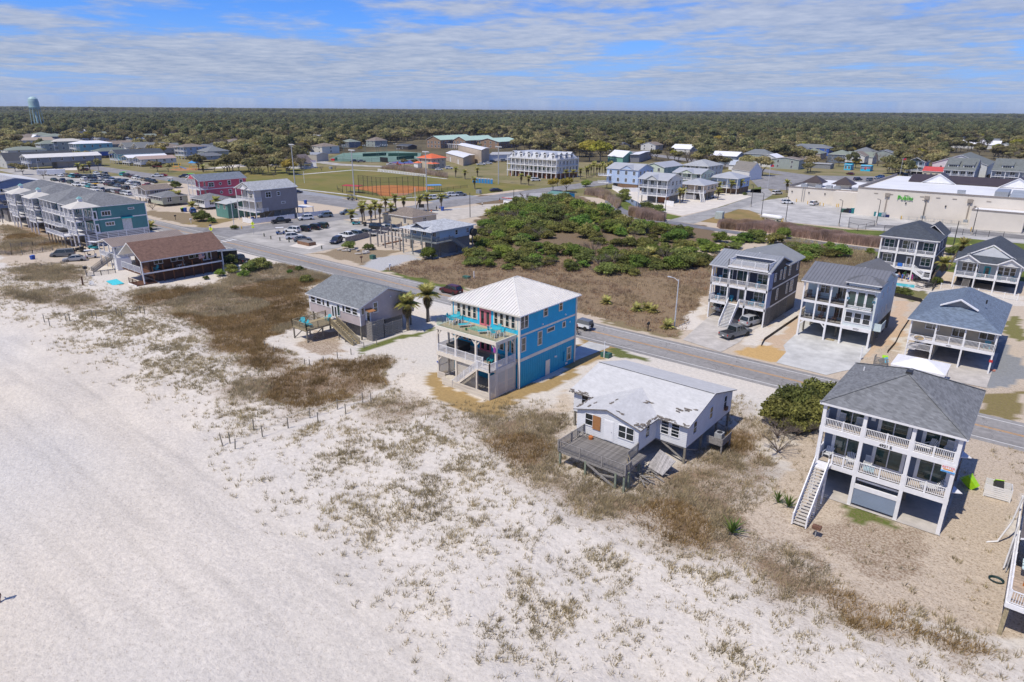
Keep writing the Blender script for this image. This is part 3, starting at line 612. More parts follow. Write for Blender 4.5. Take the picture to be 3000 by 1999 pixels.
for a,b in (((x0-.45,y0-.45,9.99),P),((x1+.45,y0-.45,9.99),P),((x0-.45,y1+.45,9.99),Q),((x1+.45,y1+.45,9.99),Q),(P,Q)):rc.beam(a,b,.2,.06)
h.part('ridge_cap',rc,WHITE_ROOF,r)
h.part('gutter',MB().box(x1+.44,x1+.56,y0-.45,y1+.45,9.83,9.96),WT)
dsp=MB().cyl((x1+.2,y0-.12,0.1),(x1+.2,y0-.12,9.85),.05,n=6);h.part('downspout',dsp,WT)
for u,z,w_,hh in ((61.75,8.05,.62,1.75),(62.55,8.05,.62,1.75),(66.65,8.62,.72,1.2),(70.05,8.62,.62,1.2),(62.05,5.0,.72,1.7),(65.5,4.95,.72,1.7),(72.4,.85,.8,1.75)):
 h.win('E',u,z,w_,hh,1,2,x1+.005,.13,TR)
h.win('E',67.9,6.2,1.5,.42,1,1,x1+.005,.12,TR);h.win('E',70.95,6.02,.55,.65,1,1,x1+.005,.12,TR)
h.door('E',67.35,.06,.95,2.15,x1+.035,TR,trimm=BLUE_L)
for u,z in ((69.0,2.1),(69.3,2.05),(72.3,6.3),(66.0,7.5),(71.2,7.6)):h.part('wall_lamp',MB().box(x1,x1+.14,u-.07,u+.07,z,z+.22),WT)
h.part('electric_meter',MB().box(x1+.0,x1+.2,71.1,71.45,.9,2.3),BLUE_L)
h.part('vent',MB().box(x1,x1+.06,71.6,72.1,.25,.55),WT)
# seaward walls: two storeys of narrow windows and pink doors
h.part('window_surround',MB().box(x0+.3,-55.72,y0-.05,y0,7.9,9.7),TR);h.part('window_surround',MB().box(-52.95,x1-.25,y0-.05,y0,7.9,9.7),TR)
h.part('front_cladding',MB().box(x0+.12,x1-.12,y0-.02,y0-.004,4.1,9.75),SKYB)  # paler sheet puts the sunlight on this front into its blue
for i in range(4):
 h.win('S',-59.05+.95*i,8.05,.5,1.5,1,2,y0-.05,.06,TR);h.win('S',-52.5+.95*i,8.05,.5,1.5,1,2,y0-.05,.06,TR)
 h.win('S',-59.05+.95*i,4.75,.5,1.5,1,2,y0-.02,.1,TR);h.win('S',-52.5+.95*i,4.75,.5,1.5,1,2,y0-.02,.1,TR)
for zf in (3.85,7.38):
 for u in (-54.82,-53.88):h.door('S',u,zf,.86,2.15,y0-.03,PINKD,glass=GLASS,trimm=PINKD)
# porch of two decks
px0,px1,py0=-59.4,-49.1,57.2
h.part('porch_deck',MB().box(px0,px1,py0,y0-.03,3.55,3.8),[DW])
h.part('porch_beam',MB().box(px0-.05,px1+.05,py0-.08,py0+.1,3.3,3.82).box(px1-.1,px1+.07,py0+.1,y0-.1,3.3,3.82).box(px0-.07,px0+.1,py0+.1,y0-.1,3.3,3.82),TR)
h.part('roof_deck',MB().box(px0,px1,py0,y0-.03,7.1,7.34),mat('tan_deck_membrane',(.43,.33,.22,1),.8,.06,1))
h.part('porch_beam',MB().box(px0-.06,px1+.06,py0-.1,py0+.1,6.9,7.37).box(px1-.1,px1+.08,py0+.1,y0-.1,6.9,7.37).box(px0-.08,px0+.1,py0+.1,y0-.1,6.9,7.37),TR)
for xx in (px0+.1,-56.0,-52.5,px1-.1):
 h.post(xx,py0+.1,0,6.92,.26,TR)
 for sx in (-1,1):
  if px0<xx+sx*.7<px1:h.brace((xx+sx*.08,py0+.1,6.2),(xx+sx*.75,py0+.1,6.92),.14,TR)
for yy in (59.3,60.9):h.post(px1-.1,yy,0,6.92,.22,TR);h.post(px0+.1,yy,0,6.92,.22,TR)
h.brace((px1-.1,py0+.2,6.2),(px1-.1,py0+.85,6.92),.14,TR);h.brace((px1-.1,60.7,6.2),(px1-.1,60.1,6.92),.14,TR);h.brace((px0+.1,py0+.1,2.5),(px0+.9,py0+.1,3.35),.14,TR)
for a,b in ((px0+.2,-56.1),(-55.9,-52.6),(-52.4,-51.3)):h.rail((a,py0),(b,py0),3.82,1.0,WT,'each',.125,1.75)
h.rail((px1,py0+.2),(px1,60.8),3.82,1.0,WT,'each',.125,3.6);h.rail((px0,py0+.2),(px0,60.8),3.82,1.0,WT,'each',.125,3.6)
gl=bpy.data.materials.new('clear_glass');gl.use_nodes= True;T=gl.node_tree;T.nodes.clear()
tr_=T.nodes.new('ShaderNodeBsdfTransparent');tr_.inputs[0].default_value=(.9,.96,.94,1);gy_=T.nodes.new('ShaderNodeBsdfGlossy');gy_.inputs['Roughness'].default_value=.03;fr_=T.nodes.new('ShaderNodeFresnel');mxx=T.nodes.new('ShaderNodeMixShader');om=T.nodes.new('ShaderNodeOutputMaterial')
mxx.inputs[0].default_value=.07;T.links.new(tr_.outputs[0],mxx.inputs[1]);T.links.new(gy_.outputs[0],mxx.inputs[2]);T.links.new(mxx.outputs[0],om.inputs[0])
def glass_rail(p,q,n):
 a,b=Ve((*p,7.37)),Ve((*q,7.37))
 for i in range(n):c,d=a.lerp(b,(i+.03)/n),a.lerp(b,(i+.97)/n);h.part('glass_panel',MB().beam((c.x,c.y,7.9),(d.x,d.y,7.9),.015,1.02),gl)
glass_rail((px0,py0),(px1,py0),7);glass_rail((px0,py0+.05),(px0,y0-.1),3);glass_rail((px1,py0+.05),(px1,y0-.1),3)
# landing, stairs down along the front, slatted skirt and pickets
h.part('landing',MB().box(-51.3,px1,55.9,py0-.1,3.62,3.8),TR);h.rail((-51.0,55.95),(px1,55.95),3.8,1,WT,'each',.125,2);h.rail((px1,55.95),(px1,py0),3.8,1,WT,'each',.125,1.3)
h.stairs((-51.2,56.5,3.8),(-55.5,56.5,.1),1.1,TR,TR,WT,'each')
for xx in (-51.2,px1-.06):h.post(xx,55.95,0,3.62,.16,TR)
h.slats((px1,56.0),(px1,60.9),.05,3.3,TR,.13,.06);h.slats((-55.9,py0+.25),(-52.3,py0+.25),.05,3.3,TR,.13,.06);h.slats((px0+.1,60.8),(px0+.1,py0+.2),.05,3.3,TR,.13,.06);h.slats((px0+.2,60.9),(-55.9,60.9),.05,3.3,TR,.12,.07)
h.slats((-55.3,55.9),(px1,55.9),.05,1.05,TR,.12,.06,name='picket');h.slats((-57.3,55.9),(-55.4,55.9),.05,1.05,TR,.12,.06,name='picket');h.slats((px0,py0-.1),(-57.9,py0-.1),.05,1.05,TR,.12,.06,name='picket')
h.part('door_sign',MB().box(px1-.33,px1-.0,py0-.13,py0-.105,6.0,6.7),mat('purple_sign',(.3,.05,.3,1)));
h.part('address_plate',MB().box(px0-.02,px0+.22,py0-.13,py0-.105,2.2,2.4),mat('sign_blue',(.02,.06,.4,1)))
# what stands on its decks
HT=round_table(TEALP);HC=high_chair(TEALP);CL=chaise(TEALP)
put('high_table',HT,'turquoise round high table at left end of the blue house roof deck','table',-58.2,59.5,7.36)
put('high_table',HT,'turquoise round high table at right end of the blue house roof deck','table',-50.6,59.0,7.36)
for k,(a,l) in enumerate(((.3,'beside the pink sign post side'),(1.9,'backed to the blue wall'),(3.5,'facing the sea stairs'),(5.0,'at the outer glass'))):
 put('high_chair',HC,'turquoise high chair at left round table %s'%('nearest the wall','facing the sea','towards the chaises','at the far end')[k],'chair',-58.2+.85*COS(a),59.5+.85*SIN(a),7.36,a-R_(90),'high chairs on the roof deck')
 put('high_chair',HC,'turquoise high chair at right round table %s'%('nearest the corner board','towards the wall','towards the chaises','at the outer glass edge')[k],'chair',-50.6+.85*COS(a),59.0+.85*SIN(a),7.36,a-R_(90),'high chairs on the roof deck')
put('chaise',CL,'turquoise chaise lounge left of the rug on the roof deck','lounge chair',-56.1,59.3,7.36,R_(-35),'roof deck chaises')
put('chaise',CL,'turquoise chaise lounge right of the rug on the roof deck','lounge chair',-52.4,59.0,7.36,R_(-40),'roof deck chaises')
tg(lk('rug',MB().box(-1.1,1.1,-.8,.8,0,.015).mesh('_',mat('sea_green_rug',(.2,.36,.26,1),.9,.3,4)), None,(-54.3,59.6,7.345)),'pale sea green rug between the two chaises on roof deck','rug')
tg(lk('plant_pot',MB().cyl((0,0,0),(0,0,.3),.11,.16,10).mesh('_',mat('green_glaze',(.02,.2,.08,1),.3)), None,(-55.0,58.2,7.36)),'small green pot beside the left chaise','pot')
put('adirondack_chair',ADI[TEALD.name],'deep teal adirondack chair behind the porch rail of the blue house','chair',-51.0,58.3,3.82,R_(15),'porch adirondack chairs')
put('adirondack_chair',ADI[TEALD.name],'deep teal adirondack chair by the right porch rail of the blue house','chair',-49.9,59.7,3.82,R_(60),'porch adirondack chairs')
ht=th('hot_tub','dark covered hot tub on the left of the blue house porch','hot tub',(-57.4,59.2,3.82))
lk('shell',MB().prism([(-1.1,-1.1),(1.1,-1.1),(1.1,1.1),(-1.1,1.1)],0,.85).mesh('_',DM),ht);lk('cover',MB().box(-1.15,1.15,-1.15,1.15,.85,.97).mesh('_',mat('dark_cover',(.06,.055,.05,1),.6)),ht)
tg(lk('outdoor_rug',MB().box(-1.7,1.7,-1.2,1.2,0,.012).mesh('_',mat('black_check_rug',(.05,.05,.05,1),.9,.4,14,col3=(.4,.4,.38,1))), None,(-53.2,59.4,3.805)),'black and white patterned rug on lower porch of the blue house','rug')
sht('driveway',gp('F2',(330,560),(490,475),(730,530),(720,545),(325,700)),.04,NC_)
# ================================================================== the storm-torn white cottage
WSID=sdg('worn_white_siding',(.66,.67,.69,1),.2);WROOF=mat('white_roll_shingles',(.5,.5,.495,1),.85,.05,1.0,kind='shingle',course=.055,tab=.05);TORN=mat('torn_felt_and_boards',(.14,.125,.11,1),.95,.4,9,col3=(.3,.26,.22,1));PLY=mat('plywood',(.34,.155,.055,1),.8,.12,3)
h=House('abandoned_cottage','storm torn white cottage on pilings with peeling white roof','house',-30,60)
mx0,mx1,my0,my1,zb,ze=-37.4,-23.72,57.0,68.5,1.9,4.45
wx0,wx1,wy0=-34.4,-27.1,53.2
h.part('wall',MB().box(mx0,mx1,my0,my1,zb,ze).add([(mx1,my0,ze),(mx1,my1,ze),(mx1,62.65,5.95),(mx0,my0,ze),(mx0,my1,ze),(mx0,62.65,5.95)],[(0,1,2),(5,4,3)]),WSID)
h.part('wing_wall',MB().box(wx0,wx1,wy0,my0-.01,zb,ze).add([(wx0,wy0,ze),(wx1,wy0,ze),((wx0+wx1)/2,wy0,5.4)],[(0,1,2)]),WSID)
h.part('roof',rmb(gab(mx0-.35,mx1+.3,56.55,69.0,4.42,6.08,'x',62.65),.1),[WROOF,TORN])
wc=(wx0+wx1)/2;h.part('wing_roof',rmb([[(wx1+.35,wy0-.3,4.42),(wx1+.35,56.6,4.42),(wc,60.3,5.5),(wc,wy0-.3,5.5)],[(wx0-.35,56.6,4.42),(wx0-.35,wy0-.3,4.42),(wc,wy0-.3,5.5),(wc,60.3,5.5)]],.1),[WROOF,TORN])
h.part('ridge_line',MB().beam((mx0-.3,62.5,6.09),(mx1+.2,62.5,6.09),.07,.02),DM)
def scrap(cx,cy,z,L,W_,n,rz,slope):
 b=MB()
 for i in range(n):
  u,v=RU(-L/2,L/2),RU(-W_/2,W_/2);l,w_=RU(.2,.6),RU(.08,.2);a=RU(-.5,.5)+rz
  c,s_=COS(a),SIN(a);x,y=cx+u*COS(rz)-v*SIN(rz),cy+u*SIN(rz)+v*COS(rz)
  zz_=z+slope(x,y)+RU(.01,.07)
  b.slab([(x-c*l/2+s_*w_/2,y-s_*l/2-c*w_/2,zz_),(x+c*l/2+s_*w_/2,y+s_*l/2-c*w_/2,zz_+RU(-.05,.06)),(x+c*l/2-s_*w_/2,y+s_*l/2+c*w_/2,zz_+.03),(x-c*l/2-s_*w_/2,y-s_*l/2+c*w_/2,zz_+RU(-.03,.08))],.02)
 return h.part('torn_shingles',b,TORN)
ms= lambda x,y:(y-56.55)*(6.08-4.42)/6.1
wsl= lambda x,y:(1-abs(x-wc)/(wx1+.35-wc))*1.08
scrap(-36.2,56.75,4.42,3.0,.4,14,0,ms);scrap(-25.3,56.75,4.42,3.4,.3,16,0,ms);scrap(-24.7,58.8,4.42,2.2,.7,14,.25,ms)
scrap(-26.95,55.2,4.42,2.7,.3,15,R_(90),wsl);scrap(-27.2,53.6,4.42,1.1,.8,14,.6,wsl);scrap(-34.55,55.0,4.42,3.0,.25,14,R_(90),wsl);scrap(-33.2,54.4,4.42,1.6,.2,6,R_(80),wsl)
scrap(-28.8,58.2,4.42,.7,.5,6,.5,lambda x,y:max(ms(x,y),wsl(x,y)));scrap(-31.3,55.3,4.42,2.0,.2,5,R_(90),wsl);scrap(-29.6,53.6,4.42,.7,.3,3,.2,wsl)
rt_=MB()
for i in range(9):rt_.beam((mx0-.35+i*.42,56.5,4.3),(mx0-.35+i*.42,57.1,4.45),.06,.12)
h.part('rafter_tails',rt_,TORN)
h.win('S',-32.9,3.0,.85,1.25,1,2,wy0,.08);h.part('plywood_board',MB().box(-32.42,-31.48,wy0-.1,wy0-.065,2.75,4.3),PLY)
h.door('S',-30.5,2.0,.95,2.15,wy0,WT)
for u in (-28.95,-28.05):h.win('S',u,2.85,.78,1.3,1,2,wy0,.08)
h.win('E',55.0,2.85,.7,1.2,1,2,wx1,.08)
for u in (-26.15,-25.0):h.win('S',u,2.75,.8,1.4,1,4,my0,.09)
h.win('S',-35.9,3.0,.8,1.3,1,2,my0,.08)
for u,z,hh in ((58.75,2.9,1.3),(62.7,3.1,1.3),(66.5,2.95,1.45)):h.win('E',u,z,.75,hh,1,2,mx1,.08)
h.part('window_air_conditioner',MB().box(mx1,mx1+.35,66.25,66.75,2.75,3.15),mat('rusty_metal',(.16,.08,.05,1),.8,.3,6))
for xx in (mx0+.15,-33,-28.5,mx1-.12):
 for yy in (57.15,61,65,68.3):h.post(xx,yy,0,zb,.22,PG,'piling')
for xx in (wx0+.15,wx1-.15):h.post(xx,wy0+.2,0,zb,.22,PG,'piling')
h.part('floor_joists',MB().box(mx0+.1,mx1-.1,57.1,68.4,zb-.22,zb-.01).box(wx0+.1,wx1-.1,53.3,57,zb-.22,zb-.01),GW)
h.brace((mx1-.12,57.2,.3),(-26.5,57.2,1.7),.14,GW);h.brace((mx1-.1,57.3,1.6),(mx1-.1,60.5,.2),.12,GW);h.brace((mx1-.1,65,1.7),(mx1-.1,67.5,.2),.12,GW)
# sagging sea deck, every board laid
dk0,dk1,dy0=-33.4,-25.7,48.45
d=h.part('deck_frame',MB().box(dk0,dk1,dy0,dy0+.06,1.62,1.88).box(dk0,dk0+.06,dy0+.06,53.1,1.62,1.88).box(-26.1,-26.04,dy0+.06,53.1,1.62,1.88).box(dk0+.1,-26.2,50.8,50.9,1.6,1.87),GW)
me=MB().box(-.066,.066,0,4.55,0,.035).mesh('_',mat('grey_deck_boards',(.34,.32,.3,1),.9,.2,5,kind='leaf',lv=0,ov=.22,hv=.005))
for i in range(52):h.inst('deck_board',me,dk0+.1+i*.1415,dy0+.03,1.885+SIN(i*.7)*.006,0,d)
for xx,yy in ((-33.2,48.55),(-30.15,48.5),(-26.75,48.5),(-25.85,48.55),(-25.8,49.3),(-32.6,51.6),(-29.2,51.4),(-26.4,52.4)):h.post(xx,yy,0,1.75,.2,mat('green_piling',(.2,.23,.17,1),.9,.2,4),'piling')
h.brace((-30.1,48.5,1.6),(-26.8,48.5,.1),.16,GW);h.brace((-29.2,48.7,.7),(-26.8,48.7,1.1),.14,GW)
for a,b in (((dk0,dy0),(-25.75,dy0)),((dk0,53.05),(dk0,dy0+.1)),((-25.75,dy0+.1),(-25.75,49.4)),((-27.0,53.05),(-26.9,50.9))):h.rail(a,b,1.92,1.0,GW,'each',.15,2.4)
h.part('broken_rail',MB().beam((-26.9,50.9,2.6),(-25.9,49.6,2.75),.05,.1).beam((-26.95,50.8,2.15),(-26.0,49.5,2.0),.05,.1),PW)
# fallen stairs and planks beside it
dbr=th('fallen_stairs','heap of collapsed grey stairs and planks under the white cottage','debris',(-25.2,53.2,0))
for i in range(26):
 a=RU(0,3.14);L=RU(.7,2.2);c=Ve((RU(-1.5,1.3),RU(-2.4,1.7),RU(.08,.55)));dd=Ve((COS(a),SIN(a),RU(-.25,.25)))*L/2
 lk('plank',MB().beam(c-dd,c+dd,.14,.04).mesh('_',GW),dbr)
lk('stair_panel',MB().slab([(-.4,1.9,1.9),(-.9,.3,.5),(1.1,-.2,.45),(1.6,1.4,1.5)],.08).mesh('_',mat('grey_deck_boards2',(.36,.34,.33,1),.9,.15,5,kind='boards',axis='x',pitch=.15)),dbr)
acs=th('hvac_platform','grey wooden platform with air conditioner on right side of white cottage','platform',(-22.4,62.6,0))
lk('frame',MB().box(-1.0,.75,-1.2,1.2,.9,1.0).box(.7,.76,-1.2,1.2,.95,1.75).box(-1,.7,-1.22,-1.17,.95,1.75).mesh('_',GW),acs)
for yy in (-1.1,1.1):lk('post',MB().box(.6,.76,yy-.08,yy+.08,0,.95).mesh('_',GW),acs)
ac=tg(lk('air_conditioner',MB().box(-.4,.4,-.42,.42,0,.72).mesh('_',mat('condenser_grey',(.35,.36,.37,1),.6)), None,(-22.6,62.9,1.0)),'square grey condenser unit standing on platform beside white cottage','air conditioner')
lk('fan_grille',MB().cyl((0,0,.72),(0,0,.76),.32,.3,14).mesh('_',DM),ac)
tg(lk('clay_pot',MB().cyl((0,0,0),(0,0,.3),.22,.26,10).cyl((0,0,.3),(0,0,.42),.26,.12,10).mesh('_',mat('orange_clay',(.45,.14,.03,1),.7)), None,(-32.1,52.4,1.92)),'orange clay pot on the deck of the white cottage','pot')
bc=th('broken_chair','wrecked pale wire chairs tangled in deck corner of white cottage','chair',(-33.0,52.3,1.92))
for i in range(12):c=Ve((RU(-.3,.3),RU(-.5,.4),RU(.1,.6)));e=Ve((RU(-.4,.4),RU(-.4,.4),RU(-.3,.3)));lk('rod',MB().beam(c-e,c+e,.03,.03).mesh('_',mat('bleached_wood',(.5,.47,.42,1))),bc)
# ================================================================== grey-blue house 4921 on the right
G21=sdg('slate_blue_siding',(.115,.15,.22,1),.2);G21R=sdg('blue_side_siding',(.13,.23,.42,1),.2)
h=House('porch_house','slate blue house with two white railed porches and number 4921 E','house',-7,66)
x0,x1,py,wy,y1=-12.3,-1.85,60.0,62.0,72.0
h.wall(x0,x1,wy,y1,3.5,9.2,G21R);h.part('front_cladding',MB().box(x0+.02,x1-.02,wy-.03,wy-.004,3.55,9.2),G21)
h.part('porch_floor',MB().box(x0-.1,x1+.1,py,wy-.04,3.28,3.5),DW);h.part('porch_floor',MB().box(x0-.1,x1+.1,py,wy-.04,6.7,6.9),DW)
h.part('porch_beam',MB().box(x0-.15,x1+.15,py-.06,py+.12,3.02,3.5),WT);h.part('porch_beam',MB().box(x0-.15,x1+.15,py-.06,py+.12,6.45,6.93),WT)
h.part('porch_ceiling',MB().box(x0,x1,py+.1,wy-.05,9.1,9.19),WT)
PX=(x0+.05,-8.9,-5.15,x1-.02)
for xx in PX:h.post(xx,py+.08,0,9.2,.3,WT)
for za in (3.5,6.93):
 for i in range(3):
  a,b=PX[i]+.15,PX[i+1]-.15
  if za<4 and i==0:a=-10.95
  h.rail((a,py+.05),(b,py+.05),za,.93 if za<4 else .85,WT,'each',.13,(b-a)/2)
 h.rail((x0-.02,py+.2),(x0-.02,wy),za,.9,WT,'each',.14,3)
for i,u in enumerate((-10.3,-6.85,-3.4)):
 for z in (3.75,7.0):
  h.win('S',u,z,2.05,1.95,2,1,wy-.03,.28,WT,GLASSG)
h.part('wall_speaker',MB().box(-8.75,-8.4,wy-.12,wy-.03,7.9,8.2),WT)
for z in (3.5,6.9):
 h.part('porch_wing',MB().slab([(x1+.16,61.5,z+.0),(x1+.9,61.9,z),(x1+.16,62.9,z)],.06),WT)
rp=hip(x0-.4,x1+.45,py-.35,y1+.35,9.35,2.5);r=h.roof(rp,GSH,WT,.2)
cap=MB()
cx_=(x0-.4+x1+.45)/2;hw=(x1+.45-x0+.4)/2;P,Q=(cx_,py-.35+hw,11.88),(cx_,y1+.35-hw,11.88)
for a,b in (((x0-.4,py-.35,9.38),P),((x1+.45,py-.35,9.38),P),((x0-.4,y1+.35,9.38),Q),((x1+.45,y1+.35,9.38),Q),(P,Q)):cap.beam(a,b,.28,.03)
h.part('ridge_cap',cap,GSH,r)
h.part('vent_pipe',MB().cyl((-11.2,68.6,9.6),(-11.2,68.6,10.4),.06),WT,r);h.part('ridge_vent',MB().box(cx_-.25,cx_+.25,P[1]-.2,P[1]+.5,11.85,12.05),DM,r)
# under the house: slab, screen wall in the middle bay, dark back wall
sht('house_slab',[(x0-.1,py-.2),(x1+.2,py-.2),(x1+.2,y1),(x0-.1,y1)],.06,CONC)
h.part('screen_wall',MB().box(-8.72,-5.32,py+.02,py+.1,.32,1.86),sdg('blue_grey_lap',(.2,.25,.33,1),.14));h.part('screen_cap',MB().box(-8.74,-5.3,py-.03,py+.14,1.86,2.28).box(-8.7,-5.34,py+.3,py+.42,2.55,2.72),WT)
h.slats((x0,y1-1),(x1,y1-1),.1,3.2,GW,.12,.03,horiz=True);
for xx in PX[1:3]:
 for yy in (64,68,71.5):h.post(xx,yy,0,3.5,.25,PG,'piling')
h.post(x1-.1,66,0,3.5,.25,PG,'piling');h.post(x1-.1,71.5,0,3.5,.25,PG,'piling');h.post(x0+.1,71.5,0,3.5,.25,PG,'piling')
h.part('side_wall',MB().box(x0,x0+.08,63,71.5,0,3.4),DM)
h.part('beach_stairs_landing',MB().box(-12.1,-10.9,58.6,py-.07,3.34,3.5),WT)
h.stairs((-11.5,58.7,3.5),(-11.4,53.7,.05),1.15,WT,mat('worn_white_treads',(.5,.47,.43,1),.8,.15,5),WT,'each',closed=True)
for yy,zz_ in ((58.5,3.4),(56.2,1.7)):h.post(-12.05,yy,0,zz_,.14,WT);h.post(-10.9,yy,0,zz_,.14,WT)
tm=txm('4921 E',.36,DM,.012,'house_number',.01);h.inst('house_number',tm,-7.0,py-.075,6.57)
sg=h.part('rental_sign',MB().box(-2.75,-1.75,py-.16,py-.11,5.95,6.72),WT);
h.part('sign_band',MB().box(-2.75,-1.75,py-.168,py-.161,5.96,6.1),mat('sign_light_blue',(.1,.4,.75,1)),sg);h.part('sign_band',MB().box(-2.6,-1.9,py-.168,py-.161,6.16,6.27),mat('sign_orange',(.75,.3,.05,1)),sg)
h.inst('lettering',txm('BETTER',.27,mat('sign_red',(.7,.04,.04,1)),.004),-2.25,py-.168,6.32,0,sg);h.inst('lettering',txm('BEACH RENTALS',.1,mat('sign_navy',(.02,.05,.3,1)),.004),-2.25,py-.172,6.0,0,sg)
for nm,xx,yy,z,rz,l in (('rocker',-11.0,61.0,6.92,0,'pale slatted rocking chair at the upper left porch of house 4921'),('rocker',-9.5,61.0,6.92,R_(8),'pale rocking chair beside the second upper porch post of house 4921'),('adirondack',-11.6,61.0,3.52,R_(-10),'pale adirondack chair left of the lower porch door of house 4921'),('adirondack',-9.6,61.0,3.52,R_(12),'pale adirondack chair at the first lower porch post of house 4921'),('rocker',-8.2,61.0,3.52,R_(5),'pale slatted chair in the middle lower bay of house 4921'),('adirondack',-4.0,61.0,6.92,R_(-35),'pale adirondack chair tipped toward the right upper porch of house 4921'),('rocker',-2.6,61.1,6.92,R_(-5),'pale slatted chair at the right end of upper porch of house 4921')):
 put(nm+'_chair',(ROCK if nm=='rocker' else ADI)[GREYCHAIR.name],l,'chair',xx,yy,z,rz,'porch chairs of house 4921')
put('chaise',chaise(GREYCHAIR),'pale chaise lounge at the right end of lower porch of house 4921','lounge chair',-3.0,60.9,3.52,R_(-70))
wt=th('porch_table','white low table in the right upper bay of house 4921','table',(-4.4,60.7,6.92));lk('tabletop',MB().box(-.6,.6,-.3,.3,.42,.46).mesh('_',WT),wt)
for sx in (-.5,.5):
 for sy in (-.22,.22):lk('leg',MB().box(sx-.03,sx+.03,sy-.03,sy+.03,0,.42).mesh('_',WT),wt)
tow=tg(lk('beach_towel',MB().box(-.45,.45,-.02,.02,-.55,.1).mesh('_',mat('aqua_towel',(.35,.55,.6,1),.9,.4,5)), None,(-7.9,60.12,4.35)),'aqua patterned towel over the lower porch rail of house 4921','towel')
# bin corral with two lime bins
bn=th('bin_corral','white slatted bin corral right of house 4921 by the road','bin enclosure',(1.45,70.6,0),R_(4))
for i in range(6):lk('slat',MB().box(-1.05,1.05,-.75,-.71,.08+i*.2,.24+i*.2).mesh('_',WT),bn)
for i in range(6):lk('slat',MB().box(1.0,1.04,-.7,.75,.08+i*.2,.24+i*.2).mesh('_',WT),bn);lk('slat',MB().box(-1.0,1.0,.72,.76,.08+i*.2,.24+i*.2).mesh('_',WT),bn)
for sx in (-1.0,1.0):lk('post',MB().box(sx-.05,sx+.05,-.8,-.7,0,1.3).mesh('_',WT),bn)
LIME=mat('lime_plastic',(.32,.62,.01,1),.5,.08,3);NAVYP=mat('navy_plastic',(.01,.02,.1,1),.5,.1,3)
def bin_parts(body,lid):
 bo=MB();bo.add([(-.25,-.28,.05),(.25,-.28,.05),(.25,.28,.05),(-.25,.28,.05),(-.3,-.34,1),(.3,-.34,1),(.3,.36,1),(-.3,.36,1)],[(0,3,2,1),(4,5,6,7),(0,1,5,4),(1,2,6,5),(2,3,7,6),(3,0,4,7)])
 return [('body',bo.mesh('_',body)),('lid',MB().slab([(-.32,-.38,1.04),(.32,-.38,1.04),(.32,.38,1.12),(-.32,.38,1.12)],.06).mesh('_',lid))]+[('wheel',MB().cyl((sx*.24,.3,.1),(sx*.3,.3,.1),.1,n=10).mesh('_',BLACK)) for sx in (-1,1)]
def bins(label,body,lid,p,rz=0,tilt=0,group=None,sc=1.0):
 r=put('wheelie_bin',bin_parts(body,lid),label,'bin',p[0],p[1],p[2],rz,group)
 if tilt:r.rotation_euler=(tilt,0,rz)
 if sc!=1:r.scale=(sc,)*3
 return r
bins('lime green bin toppled beside white slatted corral',LIME,LIME,(-.2,70.5,.15),R_(70),R_(-50),sc=1.25)
bins('lime lidded black bin leaning inside the white slatted corral',BLACK,LIME,(1.6,70.6,.3),R_(200),R_(40),sc=1.1)
# ================================================================== lavender cottage with the sea deck
LAV=sdg('lavender_siding',(.43,.37,.365,1),.2)
h=House('lavender_cottage','pale lavender cottage on pilings with grey gable roof beside two palms','house',-85,65)
x0,x1,y0,y1,zb,ze=-92.0,-78.8,59.9,70.9,2.4,5.3
h.part('wall',MB().box(x0,x1,y0,y1,zb,ze).add([(x1,y0,ze),(x1,y1,ze),(x1,65.4,7.25),(x0,y0,ze),(x0,y1,ze),(x0,65.4,7.25)],[(0,1,2),(5,4,3)]),LAV)
h.roof(gab(x0-.4,x1+.35,59.45,71.3,5.35,7.5,'x',65.4),mat('mid_grey_shingles',(.165,.178,.185,1),.9,.08,1.2,kind='shingle'),WT,.14)
h.part('corner_board',MB().box(x1-.1,x1+.03,y0-.03,y0+.1,zb,ze),WT);h.part('corner_board',MB().box(x0-.03,x0+.1,y0-.03,y0+.1,zb,ze),WT)
h.part('window_band',MB().box(x0+.1,x1-.1,y0-.035,y0-.003,3.95,5.2),WT)
for u,w_ in ((-90.8,1.1),(-89.2,1.1),(-88.0,.45),(-86.8,.6),(-82.8,.5),(-81.6,1.2),(-80.0,1.1)):h.win('S',u,4.05,w_,.9,1,2 if w_>1 else 1,y0-.035,.06)
for u in (-85.6,-84.85):h.door('S',u,2.5,.7,2.1,y0-.04,WT,glass=GLASS)
h.win('S',-84.1,3.1,.6,1.7,1,1,y0-.035,.08,WT,GLASSG)
h.win('E',62.9,4.05,.75,1.5,1,2,x1,.1);h.win('E',60.0+.4,4.2,.5,1.0,1,1,x1,.08);h.door('E',61.4,2.5,.85,2.0,x1,WT,glass=GLASS);h.win('E',68.0,5.2,.7,.6,1,1,x1,.08)
h.part('awning',MB().slab([(x1,60.8,4.9),(x1+1.1,60.8,4.65),(x1+1.1,62.1,4.65),(x1,62.1,4.9)],.05),PLY)
h.part('dish',MB().cyl((x1+.02,66.0,5.9),(x1+.12,66.0,5.9),.1,n=8),WT)
for xx in (-91.6,-87.2,-83,-79.2):
 for yy in (60.2,65,70.4):h.post(xx,yy,0,zb,.22,PG,'piling')
h.part('under_room',MB().box(-83.5,-79.5,61.5,69,0,2.38),GW)
h.slats((-77.4,60.9),(-77.4,63.2),0,3.2,GW,.2,.06,True);h.slats((-77.4,63.2),(-77.4,66.9),0,2.3,GW,.2,.06,True);h.slats((-78.7,60.85),(-77.45,60.85),0,3.2,GW,.2,.06,True)
h.part('landing',MB().box(-78.7,-77.45,60.9,63.1,2.3,2.42),GW);h.stairs((-78.1,63.1,2.4),(-78.1,66.8,.05),1.0,GW,GW,GW,'none',rails=(0,0))
